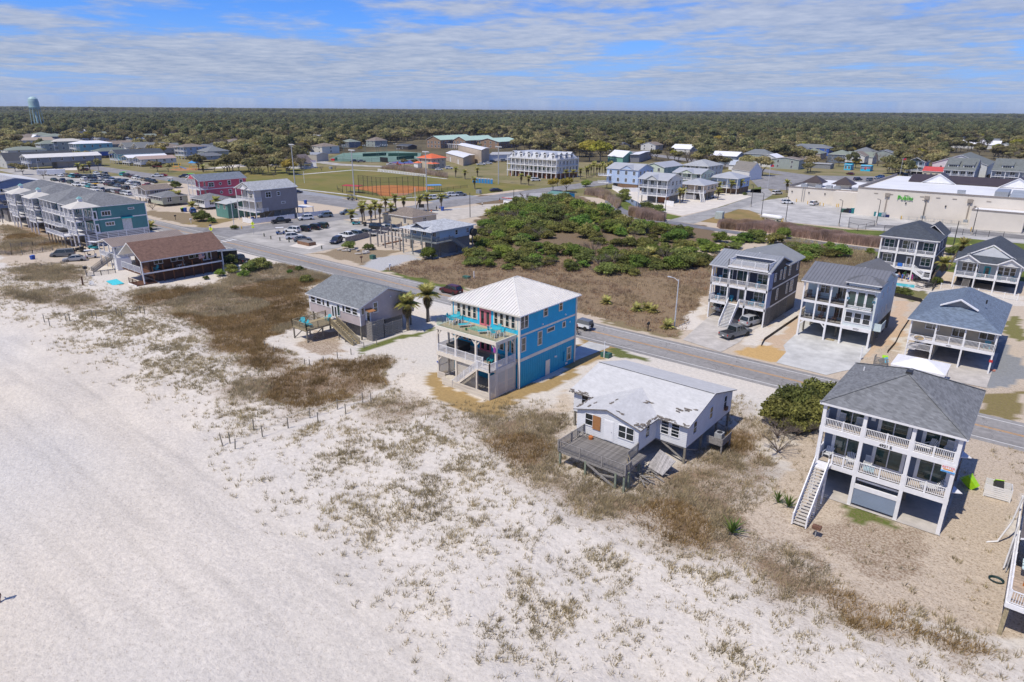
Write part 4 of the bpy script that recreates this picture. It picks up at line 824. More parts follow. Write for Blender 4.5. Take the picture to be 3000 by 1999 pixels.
# sea deck of yellow treated timber
a0,a1,b0=-87.7,-84.0,53.7
d=h.part('deck_frame',MB().box(a0,a1,b0,b0+.06,1.95,2.22).box(a0,a0+.06,b0+.06,59.8,1.95,2.22).box(a1-.06,a1,b0+.06,59.8,1.95,2.22),PW)
me=MB().box(a0+.07,a1-.07,-.066,.066,0,.035).mesh('_',PW)
for i in range(42):h.inst('deck_board',me,0,b0+.08+i*.1425,2.225,0,d)
for a,b in (((a0,b0),(a1,b0)),((a0,b0),(a0,59.8)),((a1,b0),(a1,57.9))):h.rail(a,b,2.26,.95,PW,'each',.14,1.9)
for xx in (a0+.1,a1-.1):
 for yy in (b0+.1,56.6):h.post(xx,yy,0,2.0,.18,PG,'piling')
 h.brace((xx,b0+.1,.2),(xx,56.6,1.9),.1,PG);h.brace((xx,b0+.1,1.9),(xx,56.6,.2),.1,PG)
h.stairs((-83.9,58.6,2.25),(-78.0,58.2,.05),1.15,PW,PW,PW,'each')
for xx,z in ((-82,1.5),(-80.4,.9)):h.post(xx,58.0,0,z,.14,PG,'piling');h.post(xx,59.1,0,z,.14,PG,'piling')
for l,x,y,rz in (('turquoise adirondack chair at the outer left corner of the timber sea deck',-87.0,55.0,R_(40)),('turquoise adirondack chair in the middle front of the timber sea deck',-85.6,54.6,R_(-10)),('turquoise adirondack chair against the cottage rail of the timber sea deck',-85.4,58.6,R_(10))):
 put('adirondack_chair',ADI[TEALP.name],l,'chair',x,y,2.27,rz,'adirondack chairs of the lavender cottage')
tt=th('side_table','low turquoise table before chairs on the timber sea deck','table',(-84.8,54.9,2.27));lk('tabletop',MB().box(-.5,.4,-.25,.25,.42,.47).mesh('_',TEALP),tt);[lk('leg',MB().box(a-.03,a+.03,b-.03,b+.03,0,.42).mesh('_',TEALP),tt) for a in (-.4,.3) for b in (-.2,.2)]
sht('paving',[(-79.6,57.3),(-76.6,58.3),(-76.6,60.6),(-79.2,60.2)],.05,CONC)
# ================================================================== dark house 4918 with roof deck
NAVY=sdg('navy_siding',(.028,.04,.075,1),.18);CHAR=sdg('charcoal_siding',(.05,.045,.048,1),.18);PERI=sdg('periwinkle_siding',(.3,.36,.55,1),.18)
def windows_S(h,us,z,w_,hh,at,nx=2,glass=GLASSG,m=WT):
 for u in us:h.win('S',u,z,w_,hh,nx,2,at,.12,m,glass)
h=House('dark_house','charcoal and navy house on pilings with white rooftop deck and front stairs','house',-38.5,115)
x0,x1,py,wy,y1=-43.3,-33.55,107.2,109.4,123.3
h.wall(x0,x1,wy,y1,3.2,9.3,CHAR);h.part('front_cladding',MB().box(x0+.02,x1-.02,wy-.03,wy-.004,3.25,9.2),NAVY)
for za in (3.15,6.3):
 h.part('porch_floor',MB().box(x0,x1,py,wy-.04,za-.25,za),DW);h.part('porch_beam',MB().box(x0-.06,x1+.06,py-.06,py+.1,za-.4,za+.02),WT)
h.part('porch_beam',MB().box(x0-.06,x1+.06,py-.06,py+.1,9.0,9.34),WT);h.part('floor_band',MB().box(x1-.02,x1+.03,wy,y1,6.1,6.35),WT);h.part('floor_band',MB().box(x1-.02,x1+.03,wy,y1,3.0,3.25),WT)
h.part('porch_side',MB().box(x1-.1,x1,py+.12,wy-.05,3.2,9.0),PERI)
PX=(x0+.1,-40.2,-37.1,x1-.1)
for xx in PX:h.post(xx,py+.05,0 if xx in (PX[0],PX[3]) else 0,9.0,.22,WT)
h.post(x0+.08,108.4,3.1,9.2,.18,WT)
for za in (3.15,6.32):
 for i in range(3):
  if za<4 and i==1: continue
  a,b=PX[i]+.1,PX[i+1]-.1
  h.rail((a,py),(b,py),za,.95,WT,'each',.15,(b-a)/2)
 h.rail((x0,py),(x0,wy),za,.95,WT,'each',.15,3)
h.rail((-37.95,py),(-37.2,py),3.15,.95,WT,'each',.15,1)
windows_S(h,(-41.5,-35.6),3.75,1.5,1.7,wy-.03);windows_S(h,(-41.3,-35.3),6.8,1.6,1.6,wy-.03);h.win('S',-38.6,6.45,2.0,2.1,2,1,wy-.03,.12,WT,GLASSG);h.door('S',-38.5,3.2,1.3,2.2,wy-.03,WT,glass=GLASSG)
for u,z,w_,hh in ((110.2,7.4,.6,1.3),(112.9,7.3,.65,1.5),(114.8,7.0,.75,2.0),(117.6,7.2,.75,1.8),(121.8,7.4,.7,1.2),(112.2,3.9,.65,1.8),(117.3,4.0,.65,1.7),(119.8,3.9,1.5,1.9)):h.win('E',u,z,w_,hh,2 if w_>1 else 1,2,x1,.1)
P1=gab(x0-.4,x1+.35,106.75,118.2,9.4,11.25,'x',112.5);r=h.roof(P1,GALV_ROOF,WT,.14);h.panels(P1,r,GALV_ROOF,.5)
P2=[[(-32.95,115,9.4),(-32.95,123.7,9.4),(-37.6,123.7,11.3),(-37.6,112.9,11.3)],[(-43.6,123.7,9.4),(-43.6,115,9.4),(-37.6,112.9,11.3),(-37.6,123.7,11.3)]];r=h.roof(P2,GALV_ROOF,WT,.14,'rear_roof');h.panels(P2,r,GALV_ROOF,.5)
h.part('gable_wall',MB().add([(x1,106.9,9.3),(x1,118,9.3),(x1,112.5,11.1)],[(0,1,2)]),CHAR)
dk=h.part('roof_deck',MB().box(-40.4,-33.75,106.75,109.9,9.2,9.75),WT);h.part('roof_deck_floor',MB().box(-40.2,-33.95,106.95,109.7,9.75,9.8),DW)
h.part('roof_deck_wall',MB().box(-40.4,-33.8,109.75,109.9,9.75,10.9),NAVY);h.part('roof_deck_cap',MB().box(-40.5,-33.7,109.7,109.95,10.9,11.0),WT)
for a,b in (((-40.35,106.82),(-33.8,106.82)),((-33.8,106.82),(-33.8,109.7)),((-40.35,106.82),(-40.35,109.7))):h.rail(a,b,9.78,.95,WT,'each',.15,2.2)
h.stairs((-38.95,107.1,3.15),(-38.6,103.0,.05),1.75,WT,mat('white_stair_treads',(.6,.6,.6,1),.6,.05),WT,'none',closed=True,rails=(0,0))
for s_ in (-.9,.9):h.part('stair_side',MB().slab([(-38.95+s_-.05,107.1,4.1),(-38.6+s_-.05,103,1.0),(-38.6+s_+.05,103,1.0),(-38.95+s_+.05,107.1,4.1)],.95),WT)
h.slats((x1,py+.1),(x1,wy),.1,3.0,GW,.14,.09,True);h.slats((x1,wy+.2),(x1,118.5),.1,3.0,GW,.14,.09,True);h.slats((x0,107.3),(x0,122),.1,3.0,PW,.12,.1,True)
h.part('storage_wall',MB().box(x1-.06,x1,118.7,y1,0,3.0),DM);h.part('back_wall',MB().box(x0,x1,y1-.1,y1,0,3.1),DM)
for xx in (-37.2,-35.8,-40.5):
 for yy in (109.5,115):h.post(xx,yy,0,3.0,.22,PG,'piling')
for l,x,y,z,rz in (('blue adirondack chair at the left end of the dark house upper porch',-42.3,108.3,6.33,0),('blue adirondack chair at right of the dark house upper porch',-35.6,108.3,6.33,.2),('blue adirondack chair at left end of the dark house lower porch',-42.2,108.3,3.17,.1),('blue adirondack chair near the door of the dark house lower porch',-40.0,108.4,3.17,0),('blue adirondack chair in middle right of the dark house lower porch',-36.3,108.2,3.17,-.1),('blue adirondack chair at far right of the dark house lower porch',-34.5,108.2,3.17,-.2)):
 put('adirondack_chair',ADI[BLUECH.name],l,'chair',x,y,z,rz,'blue chairs of the dark house')
sht('driveway',gp('E1',(0,1270),(270,1030),(380,900),(700,900),(860,1100),(680,1200),(600,1290),(400,1400)),.045,CONC)
# ================================================================== pale aqua house 4920
AQ=sdg('pale_aqua_siding',(.52,.62,.64,1),.18);AQW=sdg('pale_aqua_white',(.62,.68,.69,1),.18)
h=House('aqua_house','pale aqua new house with grey metal roof, tower windows and number 4920','house',-22.8,114)
x0,xm,x1,py,wy,y1=-28.1,-21.75,-17.6,107.2,109.7,121.5
h.wall(x0,x1,wy,y1,3.05,9.1,AQ);h.wall(xm,x1,py+.02,wy-.001,3.05,9.8,AQW,'tower_wall')
for za in (3.05,6.1):
 h.part('porch_floor',MB().box(x0,xm,py,wy-.04,za-.2,za),GW);h.part('porch_beam',MB().box(x0-.05,xm,py-.04,py+.12,za-.42,za-.02),WT)
h.part('porch_beam',MB().box(x0-.05,xm,py-.04,py+.12,8.75,9.1),WT);h.part('portal_beam',MB().box(xm-.05,x1+.03,py-.05,py+.1,2.5,3.05),WT)
for xx in (x0+.1,-24.05,xm+.02,x1-.12):h.post(xx,py+.06,0,3.0,.28,WT)
for xx in (x0+.1,-26.0,-24.0,xm-.06):h.post(xx,py+.05,3.0,8.8,.22,WT)
h.brace((-24.1,py+.05,2.0),(-24.9,py+.05,2.8),.16,WT);h.brace((-27.9,py+.05,2.0),(-27.1,py+.05,2.8),.16,WT)
for za in (3.05,6.1):
 h.rail((x0,py),(xm-.1,py),za,.95,DM,'rod',.11,2.1,cap=.04);h.rail((x0,py),(x0,wy),za,.95,DM,'rod',.11,2.5,cap=.04)
for z in (3.9,7.0):h.win('S',-25.5,z,1.3,1.6,2,2,wy-.002,.1);h.win('S',-22.9,z-.5,1.4,2.2,2,1,wy-.002,.1)
for u in (-21.0,-19.75,-18.5):h.win('S',u,3.75,.9,1.5,1,2,py+.02,.12);h.win('S',u,6.35,.95,2.15,1,1,py+.02,.13,WT,GLASSG);h.win('S',u,8.85,.85,.5,1,1,py+.02,.12)
h.part('balcony',MB().box(-21.5,-17.9,106.4,py,5.85,6.0),WT);h.rail((-21.45,106.45),(-17.95,106.45),6.0,.95,DM,'rod',.11,1.8,cap=.04);h.rail((-21.45,106.45),(-21.45,py),6.0,.95,DM,'rod',.11,1,cap=.04);h.rail((-17.95,106.45),(-17.95,py),6.0,.95,DM,'rod',.11,1,cap=.04)
for u in (-21.5,-17.95):h.part('wall_plaque',MB().cyl((u,py+.0,7.35),(u,py-.04,7.35),.22,n=14),mat('plaque_blue',(.12,.28,.4,1),.6));h.part('wall_lantern',MB().box(u-.08,u+.08,py-.22,py,8.0,8.3),BLACK)
h.inst('house_number',txm('4920',.42,DM,.012),-19.7,py-.06,2.62)
P1=gab(x0-.4,x1+.35,106.7,119.2,9.15,11.1,'x',113.0);r=h.roof(P1,mat('slate_metal_roofing',(.2,.205,.22,1),.45,.05,.7,metal=.2),WT,.14);h.panels(P1,r,MATS['slate_metal_roofing'],.5)
P2=hip(xm-.4,x1+.4,106.75,110.9,9.95,.85);r=h.roof(P2,MATS['slate_metal_roofing'],WT,.14,'tower_roof');h.panels(P2,r,MATS['slate_metal_roofing'],.5)
P3=gab(-24.2,-18.2,114,123,9.4,11.0,'y');r=h.roof(P3,MATS['slate_metal_roofing'],WT,.14,'rear_roof');h.panels(P3,r,MATS['slate_metal_roofing'],.5)
h.part('gable_wall',MB().add([(x1,106.9,9.0),(x1,119,9.0),(x1,113,10.95)],[(0,1,2)]),AQ)
for u,z,w_,hh in ((109.5,3.9,.5,1.2),(112.5,4.6,.5,.9),(116,3.9,.6,1.3),(111,7.2,.5,1.0),(114.3,7.4,.6,1.0),(118,7.2,.6,1.3),(119.6,7.3,.5,.6)):h.win('E',u,z,w_,hh,1,1,x1,.08)
h.part('condenser_shelf',MB().box(x1,x1+1.1,108.2,111.2,2.7,2.8).box(x1+1.04,x1+1.1,108.2,111.2,2.8,3.9).box(x1,x1+1.04,108.2,108.26,2.8,3.9),AQ);h.part('condenser',MB().box(x1+.2,x1+.9,108.5,109.3,2.8,3.6),DM)
for yy in (110,114,118,121):h.post(x1-.15,yy,0,3.0,.24,PG,'piling');h.post(x0+.15,yy,0,3.0,.24,PG,'piling');h.post(-23,yy,0,3,.24,PG,'piling')
h.brace((x1-.1,110,.2),(x1-.1,113.5,2.8),.12,GW);h.brace((x1-.1,114,2.8),(x1-.1,117.5,.3),.12,GW);h.part('back_wall',MB().box(x0,x1,y1-.1,y1,0,3.0),GW);h.part('side_wall',MB().box(x0,x0+.1,115,y1-.2,0,3.0),GW)
for l,nm,x,y,z in (('dark rocking chair left on the upper porch of house 4920','r',-27.4,108.4,6.12),('dark rocking chair in the middle of upper porch of house 4920','r',-26.2,108.6,6.12),('dark bench at right of the upper porch of house 4920','r',-23.5,108.6,6.12),('grey adirondack chair left on the lower porch of house 4920','a',-27.3,108.5,3.07),('dark rocking chair on the middle lower porch of house 4920','r',-25.2,108.4,3.07),('dark rocking chair at right of the lower porch of house 4920','r',-23.2,108.5,3.07)):
 put('rocking_chair' if nm=='r' else 'adirondack_chair',ROCK[DKD.name] if nm=='r' else ADI[GREYCHAIR.name],l,'chair',x,y,z,RU(-.3,.3),'porch chairs of house 4920')
sht('driveway',gp('E1',(975,1510),(1080,1400),(1050,1330),(1190,1200),(1240,1060),(2000,1150),(1960,1370),(1860,1480),(1830,1568),(1660,1600),(1500,1640)),.05,NC_)
pl=th('lumber_pile','short yellow lumber pieces on the concrete under house 4920','lumber',(*g('E1',1512,1272)[:2],.05));[lk('board',MB().box(-.9,.9,-.07,.07,.0,.04).mesh('_',PW),pl,(0,i*.15,.0),.05*i) for i in range(5)]
po=tg(lk('white_post',MB().box(-.08,.08,-.08,.08,0,2.0).box(-.1,.1,-.1,.1,2.0,2.06).mesh('_',WT), None,g('E1',1853,1480)),'white square post standing in the driveway of house 4920','post')
# ================================================================== slate-roofed cottage 4922
CREAM=sdg('cream_siding',(.50,.44,.34,1),.18)
h=House('slate_roof_cottage','cream cottage on posts with wide slate blue hipped roof and number 4922','house',-7.6,116)
x0,x1,y0,y1,ze,zr=-13.2,-2.0,106.6,125.6,5.95,8.95;c=-7.6;s_=(zr-ze)/(c-x0);ya=110.2;xa,xb,za=x0+(ya-y0),x1-(ya-y0),ze+(ya-y0)*s_
pol=[[(x0,y0,ze),(x1,y0,ze),(xb,ya,za),(xa,ya,za)],[(x1,y0,ze),(x1,y1,ze),(c,y1-5.6,zr),(c,ya,zr),(xb,ya,za)],[(x1,y1,ze),(x0,y1,ze),(c,y1-5.6,zr)],[(x0,y1,ze),(x0,y0,ze),(xa,ya,za),(c,ya,zr),(c,y1-5.6,zr)]]
h.roof(pol,BLUE_SHINGLE,WT,.16);h.part('gable_wall',MB().add([(xa,ya+.35,za-.1),(xb,ya+.35,za-.1),(c,ya+.35,zr-.1)],[(0,1,2)]),sdg('gable_grey',(.33,.35,.37,1)))
for p,q in (((xa-.3,ya-.35,za),(c,ya-.35,zr+.12)),((c,ya-.35,zr+.12),(xb+.3,ya-.35,za))):h.part('rake_board',MB().beam(p,q,.5,.14),WT)
h.part('roof_vent',MB().box(-4.9,-4.7,113.5,113.7,8.2,8.75),BLACK)
h.wall(-12.8,-2.4,109.3,125,3.2,5.85,CREAM)
h.part('deck',MB().box(-12.6,-2.3,107.0,109.25,3.0,3.2),DW);h.part('deck_beam',MB().box(-12.7,-2.25,106.92,107.06,2.75,3.2),WT)
for xx in (-12.6,-9.5,-6.0,-2.4):h.post(xx,107.05,0,5.85 if xx!=-6.0 else 5.85,.2,WT)
h.rail((-9.4,107.0),(-2.4,107.0),3.2,1.0,WT,'each',.14,1.75);h.rail((-2.35,107),(-2.35,109.3),3.2,1,WT,'each',.14,2.5);h.rail((-12.6,107.0),(-9.6,107.0),3.2,.5,WT,'each',.14,3)
h.rail((-12.6,106.95),(-9.6,106.95),1.5,.95,WT,'each',.14,3);h.part('stair_string',MB().beam((-9.6,107.3,3.2),(-12.5,107.3,1.6),.06,.3),WT)
h.stairs((-9.6,108.1,3.2),(-12.6,108.1,1.55),1.3,WT,GW,WT,'none',rails=(0,0));h.part('stair_landing',MB().box(-12.7,-11.5,107.0,109.2,1.4,1.55),WT)
h.win('S',-10.2,4.3,1.6,1.2,2,1,109.3,.1);h.win('S',-6.9,3.9,1.5,1.6,2,1,109.3,.1);h.win('S',-3.6,4.2,1.7,1.3,2,1,109.3,.1)
ov=h.inst('oval_sign',MB().prism([(.75*COS(a),.42*SIN(a)) for a in [2*PI_*i/20 for i in range(20)]],0,.05).mesh('_',WT),-11.3,106.9,3.35);ov.rotation_euler=(R_(90),0,0)
o2=lk('oval_picture',MB().prism([(.64*COS(a),.34*SIN(a)) for a in [2*PI_*i/20 for i in range(20)]],.051,.056).mesh('_',mat('sign_picture',(.1,.28,.5,1),.5,.3,3,col3=(.6,.4,.15,1))),ov)
h.inst('house_number',txm('4922',.3,DM,.01),-7.6,106.91,2.85)
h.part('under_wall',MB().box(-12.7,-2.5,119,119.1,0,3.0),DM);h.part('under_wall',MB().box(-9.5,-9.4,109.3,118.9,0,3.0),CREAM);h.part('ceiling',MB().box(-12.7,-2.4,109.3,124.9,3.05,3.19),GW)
for xx in (-9.5,-6,-2.5):
 for yy in (113,117):h.post(xx,yy,0,3.0,.2,PG,'piling')
h.part('red_sign',MB().box(-2.62,-2.2,106.9,106.93,1.75,2.1),mat('red_paint',(.5,.03,.03,1)))
put('adirondack_chair',ADI[TEALP.name],'turquoise chair at the right end of the cream cottage deck','chair',-3.3,108.2,3.22,0)
sht('carport_slab',[(-9.5,100.6),(-2.0,100.9),(-2.0,118),(-9.5,118)],.055,CONC);sht('brick_pad',gp('E2',(1235,1400),(1250,1385),(1310,1395),(1300,1412)),.06,mat('brick_red',(.42,.17,.12,1),.9))
cn=th('canopy','white canopy tent pitched before the cream cottage','canopy',(-9.5,98.2,0))
cp=hip(-3.15,3.15,-2.6,2.6,2.3,.85);lk('roof',rmb(cp,.03).mesh('_',[WT,WT]),cn);lk('valance',MB().box(-3.1,3.1,-2.6,-2.57,2.05,2.28).box(3.07,3.1,-2.55,2.6,2.05,2.28).mesh('_',WT),cn)
for a in (-3,3):
 for b in (-2.5,2.5):lk('leg',MB().box(a-.03,a+.03,b-.03,b+.03,0,2.3).mesh('_',WT),cn)
bx=th('bin_corral','grey slatted bin corral by the sandy lane with lime and blue bins','bin enclosure',(*g('E3',838,128)[:2],0));[lk('slat',MB().box(-.9,.9,-.7,-.66,.05+i*.21,.2+i*.21).mesh('_',GW),bx) for i in range(6)];[lk('slat',MB().box(-.9,-.86,-.65,.7,.05+i*.21,.2+i*.21).mesh('_',GW),bx) for i in range(6)]
p=g('E3',838,128);bins('lime lidded bin standing in the grey corral',NAVYP,LIME,(p.x+.3,p.y+.3,.0),.2,sc=1.15);bins('light blue bin lying across the grey corral',mat('light_blue_plastic',(.15,.5,.7,1),.5),mat('light_blue_plastic',(.15,.5,.7,1)),(p.x-.2,p.y-.1,.5),1.2,R_(60))
# ================================================================== two grey houses by the pool
GRY=sdg('slate_grey_siding',(.085,.1,.13,1),.18)
h=House('pool_house','tall slate grey house with white porches and charcoal hip roof behind the pool','house',-22.5,167)
x0,x1,py,wy,y1=-27.8,-17.3,160.0,162.0,174.5
h.wall(x0,x1,wy,y1,2.6,8.95,GRY)
for za in (2.6,5.8):h.part('porch_floor',MB().box(x0,x1,py,wy-.01,za-.25,za),WT)
h.part('porch_beam',MB().box(x0,x1,py,py+.15,8.6,8.95),WT);h.part('band',MB().box(x1,x1+.04,wy,y1,5.6,5.85),WT)
PX=(x0+.1,-24.4,-20.9,x1-.1)
for xx in PX:h.post(xx,py+.08,0,8.7,.24,WT)
for za in (2.6,5.8):
 for i in range(3):
  if za>3 or i<2:h.rail((PX[i]+.12,py),(PX[i+1]-.12,py),za,.95,WT,'row',.16,1.75)
h.stairs((-20.6,159.4,2.6),(-18.6,159.4,1.3),1.0,WT,WT,WT,'row');h.part('landing',MB().box(-18.7,-17.2,158.7,160.0,1.15,1.3),WT);h.rail((-18.7,158.75),(-17.3,158.75),1.3,.95,WT,'row',.16,1.4)
windows_S(h,(-26.4,-22.9,-19.0),6.4,1.8,1.7,wy);windows_S(h,(-26.3,-19.0),3.3,1.7,1.6,wy);h.door('S',-22.1,2.65,.95,2.1,wy,WT,glass=GLASS);h.door('S',-22.0,5.85,.95,2.1,wy,WT,glass=GLASS)
h.roof(hip(x0-.4,x1+.4,py-.3,y1+.4,9.05,2.7),DSH,WT);h.roof(gab(-22,-17.0,168,175.5,9.05,11.2,'y'),DSH,WT,name='rear_roof')
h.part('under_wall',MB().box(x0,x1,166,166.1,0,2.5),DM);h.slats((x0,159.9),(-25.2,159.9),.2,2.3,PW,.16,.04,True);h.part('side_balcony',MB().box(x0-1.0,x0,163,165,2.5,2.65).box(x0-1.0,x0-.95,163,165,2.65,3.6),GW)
for u,z in ((164,6.6),(168,6.6),(172,3.4)):h.win('E',u,z,.8,1.4,1,2,x1,.1)
tg(lk('towel',MB().box(-.45,.45,-.03,.03,-.7,.05).mesh('_',mat('blue_towel',(.03,.15,.55,1),.9,.2,4)), None,(-23.3,159.93,3.6)),'bright blue towel over the lower porch rail of the pool house','towel')
LGRY=sdg('light_grey_siding',(.36,.39,.42,1),.18);GBL=sdg('white_gable_siding',(.6,.62,.64,1),.18)
h=House('gabled_cottage','pale grey cottage with three white gables and charcoal roof near the pool','house',-8,168)
x0,x1,y0,wy,y1=-13.4,-2.6,160.4,162.3,177
h.wall(x0,x1,wy,y1,2.5,5.7,LGRY);h.part('deck',MB().box(x0,x1,y0,wy-.01,2.3,2.5),WT)
for xx in (x0+.1,-9.8,-6.4,x1-.1):h.post(xx,y0+.08,0,5.7,.24,WT)
for a,b in ((x0+.2,-9.95),(-9.65,-6.55),(-6.25,x1-.2)):h.rail((a,y0),(b,y0),2.5,.95,WT,'each',.15,1.7)
h.roof(gab(x0-.4,x1+.4,162.6,177.4,5.8,9.0,'y'),DSH,WT);h.roof([[(x0-.4,y0-.4,5.75),(x1+.4,y0-.4,5.75),(x1+.4,163.2,7.0),(x0-.4,163.2,7.0)]],DSH,WT,name='porch_roof')
h.part('gable_wall',MB().add([(-11.6,162.5,6.6),(-4.4,162.5,6.6),(-8,162.5,8.75)],[(0,1,2)]),GBL)
for gx0,gx1 in ((x0-.3,-9.4),(-6.6,x1+.3)):
 gc=(gx0+gx1)/2;h.roof(gab(gx0,gx1,159.8,163.4,5.72,7.0,'y'),DSH,WT,name='small_gable_roof');h.part('gable_wall',MB().add([(gx0+.35,160.1,5.75),(gx1-.35,160.1,5.75),(gc,160.1,6.8)],[(0,1,2)]),GBL)
 for p,q in (((gx0,159.75,5.72),(gc,159.75,7.05)),((gc,159.75,7.05),(gx1,159.75,5.72))):h.part('rake_board',MB().beam(p,q,.1,.2),WT)
for p,q in (((-12.4,162.4,6.4),(-8,162.4,9.05)),((-8,162.4,9.05),(-3.6,162.4,6.4))):h.part('rake_board',MB().beam(p,q,.12,.22),WT)
for u in (-12.0,-11.0,-10.0,-5.9,-4.9,-3.9):h.win('S',u,3.4,.8,1.5,1,2,wy,.09)
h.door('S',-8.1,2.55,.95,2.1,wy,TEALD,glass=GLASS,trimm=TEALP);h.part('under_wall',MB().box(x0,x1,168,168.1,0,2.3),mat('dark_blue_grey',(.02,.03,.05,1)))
for xx in (-9.8,-6.4,x1-.2):h.post(xx,164,0,2.3,.25,PG,'piling')
h.stairs((-11.0,161.2,2.3),(-11.0,157.9,.1),1.2,GW,GW,GW,'none',rails=(0,0))
for l,xx in (('deep teal bench seat left of the gabled cottage door',-9.2),('deep teal bench seat right of the gabled cottage door',-5.9),('deep teal bench seat at right end of gabled cottage deck',-3.6)):put('adirondack_chair',ADI[TEALD.name],l,'chair',xx,161.3,2.52,0,'teal seats of the gabled cottage')
fn=House('pool_fence','white picket pool fence in front of the gabled cottage','fence',-8,156.5)
fn.rail((-14.8,156.8),(-2.0,156.2),.05,1.15,WT,'each',.16,2.1)
# pool and pool deck
sht('pool_deck',gp('F4',(570,1230),(590,1320),(900,1385),(1110,1340),(1160,1250),(880,1200),(600,1180)),.05,mat('pool_paving',(.55,.5,.44,1),.9,.1,.5))
pw=MB();pp=gp('F4',(575,1265),(575,1310),(850,1347),(862,1300));
struct('pool_water',MB().poly([(p.x,p.y,.075) for p in pp]).mesh('_',mat('pool_water',(.12,.55,.6,1),.05,.06,.6,spec=.7)))
rim=MB()
for a,b in zip(pp,pp[1:]+pp[:1]):rim.beam((a.x,a.y,.07),(b.x,b.y,.07),.3,.06)
struct('pool_coping',rim.mesh('_',mat('coping',(.5,.46,.4,1),.8)))
CHL=chaise(DM)
put('chaise',CHL,'single dark sun lounger at right end of the pool','lounge chair',*g('F4',895,1335)[:2],.06,R_(60),'poolside loungers')
for k in range(7):p=g('F4',985+k*22,1330-k*3);put('chaise',CHL,'dark sun lounger number by the black fence, %s of the packed row'%('first','second','third','fourth','fifth','sixth','last')[k],'lounge chair',p.x,p.y+.3,.06,R_(25),'poolside loungers')
for k,(x,l) in enumerate(((735,'cream poolside chair left behind the bathers'),(800,'cream poolside chair in the middle behind the bathers'),(855,'cream poolside chair at right behind the bathers'))):put('pool_chair',ROCK[WT.name],l,'chair',*g('F4',x,1225)[:2],.06,R_(10),'cream pool chairs')
sf=House('silt_fence','black silt fence along the bank below the pool garden','fence',-19,140)
def band(h,name,pts,z0,z1,m,t=.03):
 b=MB()
 for a,c in zip(pts,pts[1:]):b.beam((a.x,a.y,(z0+z1)/2),(c.x,c.y,(z0+z1)/2),t,z1-z0)
 return h.part(name,b,m)
band(sf,'fabric',gp('F4',(555,1450),(740,1490),(920,1530),(950,1560)),0,.75,BLACK)
sf=House('silt_fence','black silt fence running down the sand beside the dark house drive','fence',-28,100);band(sf,'fabric',gp('E1',(820,1335),(850,1280),(1010,1170),(1200,1040)),0,.5,mat('brown_black_fabric',(.05,.04,.03,1),.8))
sf=House('silt_fence','black silt fence between the sandy lane and the cream cottage','fence',-12,105);band(sf,'fabric',gp('E2',(310,1240),(380,1160),(430,1060),(520,925)),0,.5,MATS['brown_black_fabric'])
sf=House('pool_screen','black screen fence at right of the stacked pool loungers','fence',-14,157);band(sf,'fabric',gp('F4',(1080,1380),(1165,1260)),0,1.4,BLACK)
# ================================================================== the house cut by the right edge
SIDL=sdg('pale_lilac_siding',(.5,.52,.6,1),.16)
h=House('edge_house','white railed deck and grey roof of house cut by right picture edge','house',8,56)
h.part('deck',MB().box(3.15,12,49.1,54.2,2.75,2.95),mat('tan_deck_boards',(.42,.33,.25,1),.8,.15,5,kind='boards',axis='y'));h.part('deck_fascia',MB().box(3.08,12,49.0,49.1,2.6,2.97).box(3.05,3.15,49.1,66,2.6,2.97),WT)
h.rail((3.2,49.1),(12,49.1),2.95,1.0,WT,'each',.14,2);h.rail((3.15,49.2),(3.15,57.5),2.95,1.0,WT,'each',.14,1.6)
h.wall(4.4,14,54.3,68,2.8,5.4,SIDL);h.roof(gab(3.1,15,53.7,68.5,5.5,7.6,'y'),mat('taupe_shingles',(.12,.105,.1,1),.9,.1,1.2,kind='shingle'),WT)
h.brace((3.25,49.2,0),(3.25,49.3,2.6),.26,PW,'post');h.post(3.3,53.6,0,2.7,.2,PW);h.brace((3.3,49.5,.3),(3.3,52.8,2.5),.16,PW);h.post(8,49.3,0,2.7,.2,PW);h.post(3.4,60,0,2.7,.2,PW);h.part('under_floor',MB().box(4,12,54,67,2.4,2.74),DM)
h.part('downpipe',MB().tube([(3.0,62.4,4.6),(2.75,62.3,2.0),(2.2,62.0,.1),(1.5,61.4,.05)],.07,8),WT);h.part('downpipe',MB().tube([(3.0,58.2,4.0),(2.9,58,0.2)],.06,8),WT)
h.part('side_lattice',MB().box(3.05,3.1,57.6,61,.2,2.6),mat('peeling_white',(.5,.5,.5,1),.8,.25,6))
put('adirondack_chair',adk(mat('orange_plastic',(.55,.16,.01,1),.5)),'orange adirondack chair on the deck at the right picture edge','chair',4.25,51.6,2.96,R_(-70));
put('rocking_chair',ROCK[GREYCHAIR.name],'pale chair beside the orange one on the deck at right picture edge','chair',4.3,50.2,2.96,R_(-60))
tg(lk('towel',MB().box(-.5,.5,-.75,.75,0,.03).mesh('_',mat('aqua_pattern',(.45,.6,.65,1),.9,.5,6)), None,(4.1,53.4,3.7)),'aqua patterned cloth over a table on the edge house deck','towel')
hs=th('hose_reel','coil of dark garden hose lying on sand by the edge house','hose',g('E4',712,905));[lk('coil',MB().tube([(.42*COS(a)*(1+.06*k),.36*SIN(a)*(1+.05*k),.05+.05*k) for a in [2*PI_*i/14 for i in range(15)]],.035,6).mesh('_',mat('hose_green',(.015,.04,.04,1),.4)),hs) for k in range(4)]
gr=th('park_grill','rusty box grill on a post on the grass before house 4921','grill',g('E3',335,1440));lk('post',MB().box(-.05,.05,-.05,.05,0,.75).mesh('_',ST_),gr);lk('firebox',MB().box(-.35,.35,-.25,.25,.75,1.0).mesh('_',MATS['rusty_metal']),gr);lk('grate',MB().box(-.3,.3,-.2,.2,1.0,1.03).mesh('_',MATS['rusty_metal']),gr)
